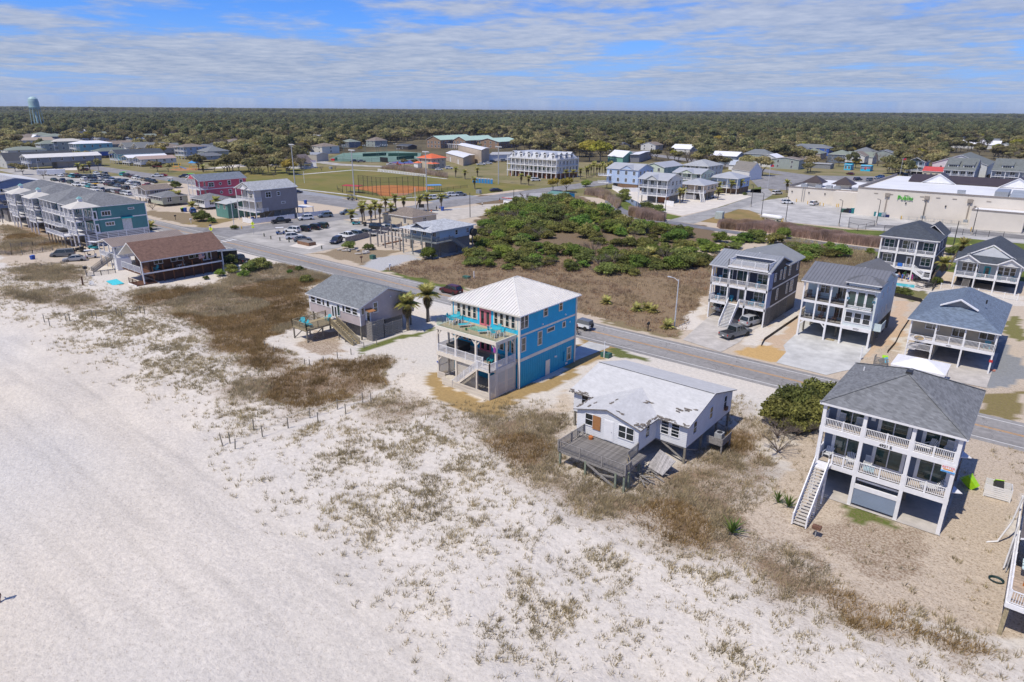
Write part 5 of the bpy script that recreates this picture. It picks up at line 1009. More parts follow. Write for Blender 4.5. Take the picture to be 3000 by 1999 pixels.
# ================================================================== streets, lots and lawns of the town
def XY(*p): return [Ve((a,b,0)) for a,b in p]
sht('town_ground',XY((-760,92),(-330,92),(-330,236),(-330,300),(-420,330),(-600,330),(-760,260)),.006,mat('sandy_lawn',(.2,.17,.08,1),.95,.25,.05,col2=(.13,.135,.045,1),col3=(.27,.22,.13,1),spec=.1))
sht('town_ground',XY((-330,236),(60,236),(90,520),(-60,560),(-180,470),(-330,330)),.006,MATS['sandy_lawn'])
sht('park_lawn',XY((-378,168),(-318,165),(-260,164),(-216,165),(-190,181),(-190,252),(-240,256),(-330,256),(-372,242)),.02,LAWN)
sht('parking_lot',XY((-178,91.3),(-141,91.3),(-141.5,105),(-145,106),(-150,119),(-153,133),(-160,133),(-170,131),(-178,131)),.03,GRAV)
sht('access_lane',XY((-203,91.3),(-176,91.3),(-178,98),(-178,150),(-190,150),(-190,104),(-193,96)),.036,ASPH2)
sht('park_street',XY((-560,148),(-380,148),(-170,149),(-171,160),(-197,160),(-216,163.5),(-380,160),(-560,160)),.042,ASPH2)
sht('park_street',XY((-186,159),(-173,159),(-171,300),(-184,300)),.044,ASPH2)
sht('parking_bays',XY((-268,160),(-222,163),(-222,167.5),(-268,170)),.046,mat('bay_asphalt',(.26,.27,.29,1),.9,.1,.5));sht('parking_bays',XY((-190,180),(-186,180),(-186,206),(-196,206)),.046,MATS['bay_asphalt'])
for p in (((-268,170),(-228,172.5),(-208,170.5),(-196,166),(-196,168),(-207,172.5),(-228,174.5),(-268,172)),((-208,170.5),(-204,187),(-206,209),(-204.4,209),(-202.4,187),(-206,170.5)),((-323,208),(-320,209),(-322,248),(-307,252),(-247,248),(-247,250),(-308,254),(-325,250)),((-172,146),(-160,131),(-158.5,132),(-169,147.5)),((-170.5,148),(-168.8,148),(-167,176),(-169,176))):sht('footpath',XY(*p),.05,NC_)
sht('promenade',XY((-168,150),(-150,152),(-150,196),(-160,206),(-168,190)),.04,mat('sandy_paving',(.47,.43,.37,1),.9,.1,.4))
sht('ball_infield',[g('K3',*p) for p in ((930,900),(1100,870),(1450,850),(1800,862),(2100,885),(2175,905),(2100,915),(1850,955),(1720,1000),(1560,1025),(1400,1025),(1330,1015),(1270,975),(1150,945))],.03,CLAY)
sht('big_parking_lot',XY((-287,106),(-288,116),(-345,146),(-378,145),(-402,124),(-470,128),(-470,112),(-380,108),(-305,98)),.03,GRAV)
sht('beach_lane',XY((-150,246),(-137,225),(-125,211),(-109,197))+[g('C4',*p) for p in ((160,925),(420,966),(600,986),(760,1004),(1000,1036),(1340,1080),(1700,1130),(2353,1215),(2353,1180),(1700,1102),(1345,1058),(1000,1014),(780,984),(620,962),(420,944),(160,905))]+XY((-107,203),(-122,214),(-134,229),(-146,247)),.045,mat('beach_lane_asphalt',(.17,.17,.185,1),.9,.1,.6,kind='asphalt',stretch=(.5,.5,1)))
sht('store_road',XY((-98,200),(-88.5,200),(-91,250),(-93,276),(-97,300),(-106,318),(-118,300),(-101,285),(-97.5,245)),.05,mat('store_road_asphalt',(.3,.295,.285,1),.9,.08,.6,kind='asphalt',stretch=(.5,.5,1)))
sht('creek_bank',XY((-150,247),(-134,229),(-122,214),(-107,203.2),(-97,203.4),(-97,211),(-112,218),(-128,234),(-146,252)),.02,VERGE)
sht('creek',XY((-148,250),(-131,232),(-120,220),(-112,212),(-109,214),(-117,222),(-128,235),(-146,253)),.03,mat('dark_creek_water',(.02,.022,.015,1),.06,.2,.4))
sht('store_yard',XY((-95,243),(-87,243),(-68,224),(-45,226),(60,236),(60,262),(-20,262),(-55,262),(-55,284),(-88,294),(-92,276)),.03,mat('yard_concrete',(.42,.41,.39,1),.9,.1,.25,kind='asphalt',stretch=(.4,.4,1)))
sht('service_road',XY((-46,229),(-30,238),(60,240),(60,247),(-30,246),(-44,238)),.04,ASPH2)
sht('green_verge',XY((-78,224),(-66,213),(-10,214),(60,214),(60,237),(-40,226),(-48,222)),.018,VERGE);sht('brown_verge',XY((-90,206),(-68,206),(-66,216),(-74,226),(-86,242),(-90,242)),.02,BROWNG)
sht('green_verge',XY((-32,176),(60,176),(60,193),(-34,192)),.018,VERGE)
sht('store_parking',XY((-110,318),(-60,320),(60,322),(80,440),(-40,446),(-90,420),(-130,390),(-130,360)),.03,ASPH2);sht('grass_island',[g('K5',*p) for p in ((2180,650),(2200,600),(2352,560),(2352,660))],.05,VERGE)
sht('highway',XY((-700,700),(-300,520),(-130,400),(-60,352),(90,330),(90,346),(-55,366),(-122,412),(-292,534),(-700,716)),.04,ASPH2)
sht('inland_road',[g('K7',*p) for p in ((0,780),(300,650),(600,510),(800,440),(780,420),(500,540),(200,660),(0,720))],.05,GRAV)
sht('white_gravel',XY((-122,222),(-99,214),(-98,240),(-101,285),(-112,292),(-125,262),(-150,280),(-160,268),(-135,240)),.022,SW)
sht('service_gravel',[g('K3',*p) for p in ((280,500),(480,485),(700,520),(1100,545),(1430,560),(1430,580),(900,560),(650,550))],.04,GRAV)
sht('tennis_courts',[g('K3',*p) for p in ((560,440),(760,360),(1600,330),(1960,360),(1900,520),(1500,500),(900,490),(640,490))],.03,mat('court_green',(.1,.2,.15,1),.9,.12,.05,col3=(.2,.3,.25,1)))
sht('blue_court',[g('K3',*p) for p in ((1480,500),(1900,465),(1900,515),(1640,525))],.05,mat('court_blue',(.08,.13,.35,1),.9,.1,.1));sht('court_apron',[g('K3',*p) for p in ((1420,505),(1900,455),(1905,525),(1640,535))],.04,mat('court_red',(.3,.1,.12,1),.9))
sht('playground_mulch',[g('K2',*p) for p in ((330,95),(560,60),(830,70),(800,100),(500,110))],.04,mat('playground_mulch',(.4,.2,.09,1),.95,.2,.3));sht('splash_pad',[g('K2',*p) for p in ((930,70),(1500,0),(1760,15),(1500,45),(1100,75))],.04,SW)
sht('bare_yard',[g('K4',*p) for p in ((950,960),(1180,960),(1180,1040),(980,1040))],.03,SW)
# ------------------------------------------------------------------ a plain house of this town: walls, roof, windows, posts, front porch
def cot(name,label,x0,x1,y0,y1,zb,ze,zr,wm,rm,roof='gable',axis='y',porch=0,floors=None,nE=3,nS=2,posts=True,railm=WT,cat='house',front=None,glass=GLASS,group=None,rowrail=True,over=.4):
 h=House(name,label,cat,(x0+x1)/2,(y0+y1)/2,group=group);wy=y0+porch;fl=floors or ([zb] if ze-zb<4 else [zb,zb+(ze-zb)/2])
 h.wall(x0,x1,wy,y1,zb,ze,wm)
 if front:h.part('front_cladding',MB().box(x0+.02,x1-.02,wy-.03,wy-.004,zb+.02,ze-.02),front)
 if roof=='hip':h.roof(hip(x0-over,x1+over,y0-over,y1+over,ze+.1,zr-ze),rm,WT)
 else:
  h.roof(gab(x0-over,x1+over,y0-over,y1+over,ze+.08,zr,axis),rm,WT)
  if axis=='y':h.part('gable_wall',MB().add([(x0,wy-.02,ze),(x1,wy-.02,ze),((x0+x1)/2,wy-.02,zr-.2),(x0,y1,ze),(x1,y1,ze),((x0+x1)/2,y1,zr-.2)],[(0,1,2),(4,3,5)]),front or wm)
  else:h.part('gable_wall',MB().add([(x1,wy,ze),(x1,y1,ze),(x1,(y0+y1)/2,zr-.2),(x0,wy,ze),(x0,y1,ze),(x0,(y0+y1)/2,zr-.2)],[(0,1,2),(4,3,5)]),wm)
 w_,d_=x1-x0,y1-wy
 for f in fl:
  hh=min(1.5,(ze-zb)/len(fl)-1.1)
  for i in range(nE):h.win('E',wy+d_*(i+.6)/(nE+.2),f+.9,.9 if i%2 else 1.4,hh,1 if i%2 else 2,2,x1+.004,.1,WT,glass)
  for i in range(nS):h.win('S',x0+w_*(i+.5)/nS,f+.8,1.1,hh+.1,2,1,wy-(.031 if front else .003),.1,WT,glass)
  if porch:
   h.part('porch_floor',MB().box(x0,x1,y0,wy-.04,f-.22,f),railm)
   if f>.6:
    for a in range(2 if w_<9 else 3):n=2 if w_<9 else 3;h.rail((x0+w_*a/n+.1,y0),(x0+w_*(a+1)/n-.1,y0),f,.95,railm,'row',.16,2.2)
    h.rail((x1,y0+.1),(x1,wy-.1),f,.95,railm,'row',.16,3)
 if porch:
  for i in range(4 if w_>8 else 3):n=3 if w_>8 else 2;h.post(x0+.1+(w_-.2)*i/n,y0+.05,0,ze+.05,.2,railm)
 if zb>1 and posts:
  for xx in (x0+.2,(x0+x1)/2,x1-.2):
   for k in range(3):h.post(xx,wy+.3+(d_-.6)*k/2,0,zb,.25,PG,'piling')
  h.part('under_room',MB().box(x0+.8,x1-1.2,wy+d_*.35,y1-.3,0,zb-.02),GW)
 return h
# brown house by the sea
h=House('brown_cottage','dark brown timber cottage with long brown shingle roof and porch railing','house',-144,62)
x0,x1,y0,y1=-149.3,-138.2,52.8,70.6
h.wall(-148.2,-141.6,55.6,70.2,2.4,5.2,DKD);h.part('lower_wall',MB().box(-147.5,-140.3,56.5,70.2,0,2.2),mat('brown_planking',(.1,.042,.024,1),.8,.15,3,kind='siding',lap=.25))
h.roof(gab(x0,x1,y0,y1,5.0,8.15,'y'),BROWN_SHINGLE,WT,.2);h.part('gable_wall',MB().add([(-148.2,55.6,5.2),(-139.5,55.6,5.2),(-143.8,55.6,7.8)],[(0,1,2)]),DKD)
h.part('porch_deck',MB().box(-148.4,-139.4,52.9,55.5,2.1,2.35).box(-141.55,-139.4,55.5,70.0,2.1,2.35),DKD);h.part('deck_fascia',MB().box(-139.4,-139.33,52.9,70,2.1,2.4),WT)
h.rail((-148.3,52.95),(-139.5,52.95),2.4,1.3,WT,'row',.16,3)
for k in range(9):h.post(-139.5,53.2+2.05*k,0,3.5,.16,mat('orange_brown_post',(.2,.08,.03,1),.7),'porch_post')
for z in (2.9,3.3):h.part('cable',MB().beam((-139.5,53.2,z),(-139.5,69.8,z),.03,.03),DM)
for yy in (53.1,69.9):h.post(-139.0,yy,0,4.9,.2,WT)
for u,w_ in ((57.5,1.6),(60.6,1.0),(62.0,1.0),(64.4,1.0),(65.8,1.0)):h.win('E',u,3.4,w_,1.1,2 if w_>1.2 else 1,1,-141.6,.1)
for u in (67.3,68.3):h.door('E',u,2.42,.85,2.1,-141.6,WT,glass=GLASS)
h.part('step_deck',MB().box(-142.6,-138.8,51.5,55.5,.05,.3),DKD);h.rail((-142.5,51.6),(-139.0,51.6),.3,1,DKD,'row',.3,1.7);h.part('step_trim',MB().box(-142.6,-138.7,51.4,51.5,0,.32),WT)
tg(lk('tarp',MB().slab([(-2.3,-.9,.35),(1.6,-1.1,.12),(2.1,.8,.3),(-1.9,1.0,.5)],.05).mesh('_',mat('turquoise_tarp',(.05,.5,.58,1),.6)), None,(-145.0,49.9,0)),'turquoise tarp spread on the sand by the brown cottage steps','tarp')
fl=th('flag','striped red and white flag hanging at the brown cottage porch','flag',(-139.2,66.2,4.7),R_(25))
lk('pole',MB().cyl((0,-1.2,-.7),(0,.3,.2),.03,n=6).mesh('_',WT),fl)
for i in range(13):lk('stripe',MB().box(-.01,.01,-1.9,-.1,-.1-i*.075-.075,-.1-i*.075).mesh('_',mat('flag_red',(.45,.03,.04,1),.8) if i%2==0 else WT),fl)
lk('canton',MB().box(-.014,.014,-.85,-.1,-.63,-.1).mesh('_',mat('flag_blue',(.02,.03,.2,1),.8)),fl);lk('stars',MB().box(-.016,.016,-.75,-.68,-.2,-.13).box(-.016,.016,-.5,-.43,-.2,-.13).box(-.016,.016,-.25,-.18,-.2,-.13).box(-.016,.016,-.62,-.55,-.4,-.33).box(-.016,.016,-.37,-.3,-.4,-.33).mesh('_',WT),fl);fl.children[-1]['kind']='stuff'
put('chaise',chaise(WT),'white lounger on the long porch of the brown cottage','lounge chair',-140.4,61.5,2.37,R_(20));put('adirondack_chair',ADI[TEALP.name],'turquoise chair at near end of brown cottage porch','chair',-140.4,56.3,2.37,.3)
# tan metal-roofed cottage next to it
h=cot('tan_cottage','white cottage with tan ribbed metal roof and timber beach stairs',-165.6,-157.0,55,70.5,2.6,5.15,6.5,sdg('cream_white',(.6,.57,.52,1)),mat('tan_metal_roofing',(.27,.22,.19,1),.5,.06,.6,metal=.15),porch=2.6,nE=4)
pp_=gab(-166,-156.6,54.6,70.9,5.24,6.52,'y');h.panels(pp_[:1],[o for o in h.root.children if o.name.startswith('roof')][0],MATS['tan_metal_roofing'],.5)
h.stairs((-158.8,54.9,2.6),(-159.4,50.8,.05),1.3,GW,GW,GW,'row');h.part('store_room',MB().box(-158.6,-156.8,55,58,0,2.5),WT)
# teal townhouses: four joined units with turrets
TL=sdg('teal_siding',(.06,.205,.215,1),.2);LM=mat('cream_metal_roofing',(.6,.57,.5,1),.5,.05,.6,metal=.1)
h=House('teal_townhouses','row of four teal and white townhouses with grey hip roofs and turret porches','house',-219,68)
X1,X0=-189.2,-249.5
h.wall(X0,X1,64.2,76,3.4,9.9,TL);h.part('lower_wall',MB().box(X0,X1-.05,66,76,.1,3.3),GW)
h.part('band',MB().box(X1-.0,X1+.05,64.2,76,6.55,6.8),WT);h.part('band',MB().box(X1,X1+.06,64.2,76,3.25,3.45),WT);h.part('corner_board',MB().box(X1-.1,X1+.06,75.85,76.05,3.4,9.9),WT)
h.slats((X1+.05,60.2),(X1+.05,75.9),.1,3.25,WT,.16,.2,True)
for k in range(4):h.part('panel_post',MB().box(X1+.02,X1+.12,61+k*4.5,61.18+k*4.5,.1,3.3),WT)
h.win('E',66.1,7.6,2.0,1.0,3,1,X1+.0,.15);h.win('E',66.6,5.0,1.9,.75,3,1,X1,.15);h.win('E',72.3,8.6,1.3,.3,1,1,X1,.12);h.part('service_door',MB().box(X1,X1+.07,69.6,71.9,3.5,6.5),mat('pale_grey_panel',(.5,.52,.55,1)));h.part('door_hood',MB().slab([(X1,69.3,6.9),(X1+1.0,69.3,6.5),(X1+1.0,72.2,6.5),(X1,72.2,6.9)],.1),TEALD)
for i in range(4):
 b,a=X1-15.1*i,X1-15.1*(i+1)
 h.roof(hip(a-.1,b+.35,60.0,76.4,10.0,2.9),GSH,WT)
 for za in (3.4,6.75):
  h.part('porch_floor',MB().box(a+.1,b,60.4,64.15,za-.25,za),WT)
  for q in range(3):h.rail((a+.2+(8.6)*q/3,60.4),(a+8.6*(q+1)/3,60.4),za,.95,WT,'row',.18,3)
  for q in range(3):h.door('S',a+2+q*2.6,za,1.7,2.15,64.2,WT,glass=GLASSG)
 for q in range(4):h.post(a+.3+8.6*q/3,60.45,0,9.9,.22,WT)
 h.part('dividing_wall',MB().box(a,a+.15,61,64.15,3.4,9.9),WT)
 if i in (0,2,3):
  t0,t1=b-6.0,b;h.part('turret_wall',MB().box(t0+.3,t1-.2,63,64.15,3.4,9.9),TL)
  tr=h.roof(hip(t0-.5,t1+.5,58.2,65.0,10.02,1.45),LM,WT,.12,'turret_roof');h.part('cupola',MB().box((t0+t1)/2-.45,(t0+t1)/2+.45,61.2,62.1,11.2,12.0),WT,tr);h.part('cupola_roof',rmb(hip((t0+t1)/2-.6,(t0+t1)/2+.6,61.05,62.25,12.0,.6),.04),[MATS['teal_copper'] if 'teal_copper' in MATS else mat('teal_copper',(.2,.4,.4,1)),WT],tr)
  for za in (3.4,6.75):
   h.part('turret_floor',MB().box(t0,t1,58.7,62.95,za-.25,za),WT)
   for q in range(2):h.rail((t0+3*q+.1,58.7),(t0+3*(q+1)-.1,58.7),za,.95,WT,'row',.18,3);h.rail((t1,58.8+2.1*q),(t1,60.7+2.1*q),za,.95,WT,'row',.18,2)
   for q in range(2):h.door('S',t0+1.6+q*2.6,za,1.6,2.15,63,WT,glass=GLASSG);h.door('E',63.5,za,.9,2.1,t1-.2,WT,glass=GLASSG) if q else None
  for xx,yy in ((t0,58.75),(t0+3,58.75),(t1-.05,58.75),(t1-.05,60.9),(t1-.05,63)):h.post(xx,yy,0,9.9,.22,WT)
 else:h.post(b-.4,60.45,0,9.9,.22,WT);[h.rail((b-6,60.4),(b-.2,60.4),za,.95,WT,'row',.18,3) for za in (3.4,6.75)]
h.part('spa_deck',MB().box(-206,-193.5,56.8,60.2,2.6,2.8),WT);h.rail((-206,56.85),(-193.6,56.85),2.8,.95,WT,'row',.18,3);h.rail((-193.55,56.9),(-193.55,60.2),2.8,.95,WT,'row',.18,2)
for k in range(6):h.post(-205.5+k*2.35,57,0,2.6,.2,PG,'piling')
sp=th('spa_canopy','black spa with flat cover on the teal townhouse deck','hot tub',(-200.5,58.6,2.8));lk('shell',MB().box(-2.2,2.2,-1.2,1.2,0,.9).mesh('_',DM),sp);lk('cover',rmb(hip(-2.5,2.5,-1.4,1.4,.9,.35),.05).mesh('_',[DM,DM]),sp)
ts=House('timber_stair_tower','weathered timber stair and deck tower at far end of teal townhouses','stairs',-254,60)
ts.part('deck',MB().box(-256,-250,58,66,5.6,5.85).box(-256,-250,58,66,8.4,8.65),GW);ts.stairs((-256,59.5,5.8),(-268,56.5,.1),1.6,GW,GW,GW,'row')
for xx in (-255.8,-253,-250.2):
 for yy in (58.2,65.8):ts.post(xx,yy,0,9.6,.25,GW)
ts.rail((-256,58),(-250,58),8.65,1,GW,'row',.3,2);ts.rail((-256,58),(-250,58),5.85,1,GW,'row',.3,2);ts.part('store',MB().box(-255,-251,60,65,0,3.5),GW)
h=cot('slate_blue_block','slate blue beach building with long white ribbed roof at left edge',-296,-262,58,76,3,10.3,12.2,sdg('dusty_blue',(.16,.22,.36,1)),WHITE_ROOF,axis='x',floors=[3,6.6],nE=3,nS=6,porch=2)
r_=[o for o in h.root.children if o.name.startswith('roof')][0];h.panels(gab(-296.4,-261.6,57.6,76.4,10.38,12.2,'x')[:1],r_,WHITE_ROOF,.9)
# grey three-storey house on stilts
h=cot('stilt_house','tall taupe house on timber stilts with white corner porches and pale roof',-203,-192.2,109.4,124.5,3.3,9.95,12.2,sdg('taupe_siding',(.265,.245,.25,1)),LIGHT_SHINGLE,porch=2.4,floors=[3.3,6.65],nE=0,nS=2,front=sdg('pale_cream',(.52,.48,.43,1)))
for u,z,w_,hh,nx in ((114.2,7.6,1.7,1.5,2),(117.8,7.9,.9,1.0,1),(119.2,5.3,1.2,.4,1)):h.win('E',u,z,w_,hh,nx,2,-192.2,.15)
h.part('corner_room',MB().box(-196.2,-192.25,109.5,111.75,6.6,9.9),MATS['pale_cream']);h.win('S',-194.2,7.6,1.6,1.4,2,2,109.5,.12);h.rail((-192.2,111.9),(-192.2,113.6),3.3,.95,WT,'row',.16,2)
for gx0,gx1,gy_,zz_ in ((-200.5,-194.5,108.7,1.6),(-196.6,-191.9,108.6,1.1)):h.roof(gab(gx0,gx1,gy_,116,10.0,10.0+zz_,'y'),LIGHT_SHINGLE,WT,.1,'gablet_roof');h.part('gablet',MB().add([(gx0+.4,gy_+.25,9.95),(gx1-.4,gy_+.25,9.95),((gx0+gx1)/2,gy_+.25,9.8+zz_)],[(0,1,2)]),WT)
for yy in (112,116,120):h.brace((-192.4,yy,.3),(-192.4,yy+3,3.1),.16,GW)
vf=House('vinyl_fence','white vinyl privacy fence along the lane beside the stilt house','fence',-191,118)
for a,b in (((-191.5,107.5),(-191.0,122)),((-190.8,123),(-190.2,135)),((-197,107.3),(-191.6,107.4))):
 n=max(1,round(math.dist(a,b)/2.4))
 for i in range(n):
  p,q=Ve((*a,0)).lerp(Ve((*b,0)),i/n),Ve((*a,0)).lerp(Ve((*b,0)),(i+1)/n);vf.part('fence_panel',MB().beam((p.x,p.y,.85),(q.x,q.y,.85),.05,1.5),WT);vf.post(p.x,p.y,0,1.75,.14,WT)
pg=th('pergola','white flat pergola on the lawn behind the stilt house fence','pergola',(*g('K3',150,1290)[:2],0))
lk('roof',MB().box(-3.2,3.2,-2.2,2.2,2.5,2.62).mesh('_',WT),pg)
for a in (-3,3):
 for b in (-2,2):lk('post',MB().box(a-.1,a+.1,b-.1,b+.1,0,2.5).mesh('_',WT),pg)
# pink house
h=cot('pink_house','bright pink three storey house with slate roof and white porches',-249,-240,116,134,2.9,9.0,11.1,sdg('pink_siding',(.55,.09,.14,1)),mat('slate_grey_shingles',(.15,.175,.21,1),.9,.08,1,kind='shingle'),porch=3,floors=[2.9,6.0],nE=0,nS=2)
for u,z,w_,hh in ((120.3,6.8,1.9,1.4),(127.3,7.0,1.0,1.5),(132,7.3,1.0,1.2),(127.3,3.8,1.0,1.4)):h.win('E',u,z,w_,hh,2 if w_>1.5 else 1,2,-240,.16)
for z in (4.5,7.6):h.part('porthole',MB().cyl((-239.98,123.8,z),(-239.9,123.8,z),.55,n=16),WT);h.part('porthole_pane',MB().cyl((-239.9,123.8,z),(-239.88,123.8,z),.4,n=16),GLASS)
h.part('band',MB().box(-240,-239.95,119,134,5.85,6.1),WT);h.part('gablet',MB().add([(-247,115.55,9.6),(-243,115.55,9.6),(-245,115.55,11.0)],[(0,1,2)]),MATS['pink_siding'])
cot('teal_flat_cottage','small teal cottage with pale low roof behind the street lamp',-214.5,-206.8,108,119,.1,4.7,5.4,sdg('sea_green_siding',(.1,.25,.22,1)),mat('pale_roll_roof',(.42,.44,.44,1),.9),porch=0,floors=[2.2],nE=2,nS=2,axis='x',posts=False)
h=cot('screened_cottage','white cottage with screened porch and dark grey roof before pink house',-240.5,-231,112.5,122,.8,3.4,5.1,WT,GSH,'hip',nE=2,nS=0);
for i in range(7):h.win('S',-239.6+i*1.3,2.1,1.1,1.1,1,1,112.5,.06,WT,SCREEN)
h=cot('green_cottage','cottage with screened porch, dark gable roof and two palms in front',-259,-249.5,106.3,115.5,.8,3.4,5.0,sdg('sage_siding',(.4,.42,.33,1)),GSH,'hip',nE=2,nS=0)
for i in range(7):h.win('S',-258.1+i*1.3,2.1,1.1,1.1,1,1,106.3,.06,WT,SCREEN)
cot('brown_roof_cottage','raised grey cottage with brown gable roof beside the big parking lot',-272,-261.5,106,116,2.2,4.9,6.4,sdg('mushroom_siding',(.3,.27,.25,1)),TSH,porch=1.5,nE=2,nS=2)
# light blue cottage on high posts
h=cot('light_blue_cottage','light blue cottage on high posts with pale hip roof and wraparound deck',-124.2,-113.8,109,123.8,3.9,6.35,7.9,sdg('ice_blue_siding',(.37,.47,.55,1)),mat('pale_blue_shingles',(.40,.42,.44,1),.9,.06,1.2,kind='shingle'),'hip',porch=2.6,railm=mat('grey_deck_paint',(.2,.22,.22,1),.8,.15,4),nE=0,nS=3,over=.5)
h.win('E',117.5,4.7,.8,1.1,1,2,-113.8,.1);h.win('E',121.5,4.7,.8,1.1,2,2,-113.8,.1);h.part('side_deck',MB().box(-113.75,-112.2,109,114.6,3.68,3.9),MATS['grey_deck_paint']);h.rail((-112.2,109),(-112.2,114.5),3.9,.95,MATS['grey_deck_paint'],'row',.16,2.5)
h.stairs((-112.9,114.7,3.9),(-112.9,120.6,.1),1.2,MATS['grey_deck_paint'],MATS['grey_deck_paint'],MATS['grey_deck_paint'],'row');h.part('side_tank',MB().cyl((-113.7,123.2,4.6),(-112.9,123.2,4.6),1.0,n=12),DM)
h.part('gablet',rmb(gab(-121.5,-116.5,108.9,113,7.2,8.1,'y'),.05),[MATS['pale_blue_shingles'],WT]);sht('cottage_pad',XY((-124,108.5),(-113,108.5),(-113,123),(-124,123)),.04,CONC)
# ruin: bare pilings beside it
ru=th('piling_ruin','bare standing pilings and beams of a lost house by the parking lot','ruin',(-133,117,0))
for i in range(5):
 for j in range(4):x,y=-138+i*2.9-j*.9+133,110+j*4.4-117;hh=3.2+random.random()*1.4;lk('piling',MB().box(x-.14,x+.14,y-.14,y+.14,0,hh).mesh('_',GW),ru)
for j in range(3):lk('beam',MB().beam((-6-j*.9,-6.8+j*4.4,3.1),(6.5-j*.9,-6.8+j*4.4,3.4),.14,.25).mesh('_',mat('pale_beam',(.5,.48,.44,1))),ru)
lk('fallen_pipe',MB().cyl((-2,-5.5,.3),(3,-3.2,1.7),.2,n=8).mesh('_',MATS['rusty_metal']),ru)
wf=House('board_fence','grey board fence dividing parking lot from the bare pilings','fence',-148,120);
for i in range(10):p,q=Ve((-144.8,107,0)).lerp(Ve((-151.5,133,0)),i/10),Ve((-144.8,107,0)).lerp(Ve((-151.5,133,0)),(i+.97)/10);wf.part('fence_panel',MB().beam((p.x,p.y,.8),(q.x,q.y,.8),.06,1.6),GW)
rb=th('rubble','broken pale concrete and timber chunks in the weedy lot','debris',(*g('D2',1060,430)[:2],0))
for i in range(16):a=random.random()*6.3;q=Ve((RU(-5,5),RU(-1.5,1.8),.25));d=Ve((COS(a),SIN(a),RU(-.15,.3)))*RU(.3,.9);lk('chunk',MB().beam(q-d,q+d,.5,.25).mesh('_',CONC),rb)
ph=House('shower_platform','brown brick planter box with timber top beside the road at parking lot','planter',0,0,local=True);p=g('D2',615,362);ph.root.location=(p.x,p.y,0);BR=mat('brown_brick',(.22,.12,.07,1),.9,.2,4)
ph.part('box',MB().box(-2.6,2.6,-1.1,1.1,0,.85),BR);[ph.part('top_board',MB().box(-2.5,2.5,-1.0+i*.42,-.7+i*.42,.86,.95),GW) for i in range(5)]
sht('sand_pad',gp('D2',(450,378),(560,340),(790,358),(640,405)),.04,SW)
bs=cot('pavilion','brown roofed beach pavilion behind the light blue cottage',-164,-150,136,146,.1,3.0,4.8,CREAM,TSH,'hip',nE=1,nS=2,cat='pavilion',posts=False)
bt_=cot('bath_house','low white bath house with red edged grey metal roof',-164.5,-152.5,196,214,.1,2.3,3.0,WT,mat('grey_ribbed_roof',(.36,.35,.34,1),.6,.06,.5),axis='y',nE=2,nS=0,cat='building',posts=False);bt_.part('red_eave',MB().box(-164.9,-152.1,195.5,195.58,2.2,2.4).box(-152.1,-152.02,195.5,214,2.2,2.4),mat('red_paint',(.5,.03,.03,1)))
cot('green_shed','small shed with green metal roof behind the bath house',-160,-152,218,226,.1,2.2,3.0,SKYB,mat('green_metal_roof',(.12,.25,.2,1),.5),axis='x',nE=1,nS=1,cat='shed',posts=False)
# ================================================================== the park
rdug=House('dugout','baseball dugout with red flat roof at left of the infield','dugout',-236,179);bdug=House('dugout','baseball dugout with blue flat roof at right of the infield','dugout',-208,205)
for hh_,(a,b),m in ((rdug,(g('K3',755,965),g('K3',1000,978)),mat('dugout_red',(.4,.02,.04,1),.6)),(bdug,(g('K3',2060,965),g('K3',2262,958)),mat('dugout_blue',(.1,.27,.55,1),.6))):
 d=(b-a).normalized();n=Ve((-d.y,d.x,0));c=[a,b,b+n*3.2,a+n*3.2]
 hh_.part('roof',MB().slab([(p.x,p.y,2.9 if i<2 else 3.1) for i,p in enumerate([c[0]-d*.4,c[1]+d*.4,c[2]+d*.4,c[3]-d*.4])],.12),m)
 for i in range(5):
  for k in (0,1):p=a.lerp(b,i/4)+n*3.0*k;hh_.post(p.x,p.y,0,2.9,.1,DM)
 hh_.part('bench',MB().beam(tuple(a+n*2.2+Ve((0,0,.45))),tuple(b+n*2.2+Ve((0,0,.45))),.4,.06),ST_)
CHAIN=bpy.data.materials.new('chain_link');CHAIN.use_nodes= True;T=CHAIN.node_tree;T.nodes.clear();t1=T.nodes.new('ShaderNodeBsdfTransparent');t2=T.nodes.new('ShaderNodeBsdfDiffuse');t2.inputs[0].default_value=(.03,.035,.035,1);t3=T.nodes.new('ShaderNodeMixShader');t3.inputs[0].default_value=.2;t4=T.nodes.new('ShaderNodeOutputMaterial');T.links.new(t1.outputs[0],t3.inputs[1]);T.links.new(t2.outputs[0],t3.inputs[2]);T.links.new(t3.outputs[0],t4.inputs[0])
def mfe(h,pts,hgt,rails,post_r=.06,m=DM,every=None):
 for i,p in enumerate(pts):
  h.part('fence_post',MB().cyl((p.x,p.y,0),(p.x,p.y,hgt),post_r,n=6),m)
 for a,b in zip(pts,pts[1:]):
  h.part('mesh_panel',MB().add([(a.x,a.y,.05),(b.x,b.y,.05),(b.x,b.y,hgt),(a.x,a.y,hgt)],[(0,1,2,3)]),CHAIN)
  for z in rails:h.part('fence_rail',MB().beam((a.x,a.y,z),(b.x,b.y,z),.05,.05),m)
bk=House('backstop','tall black chain link backstop behind home plate of the ballfield','fence',-219,182)
bp_=[g('K3',*p) for p in ((1005,978),(1080,985),(1145,995),(1212,1008),(1278,1015),(1342,1022),(1472,1025),(1595,1015),(1680,1005),(1760,1000),(1842,993),(1918,982),(1998,975))];mfe(bk,bp_,7.6,(1.6,3.4,5.6,7.5),.09)
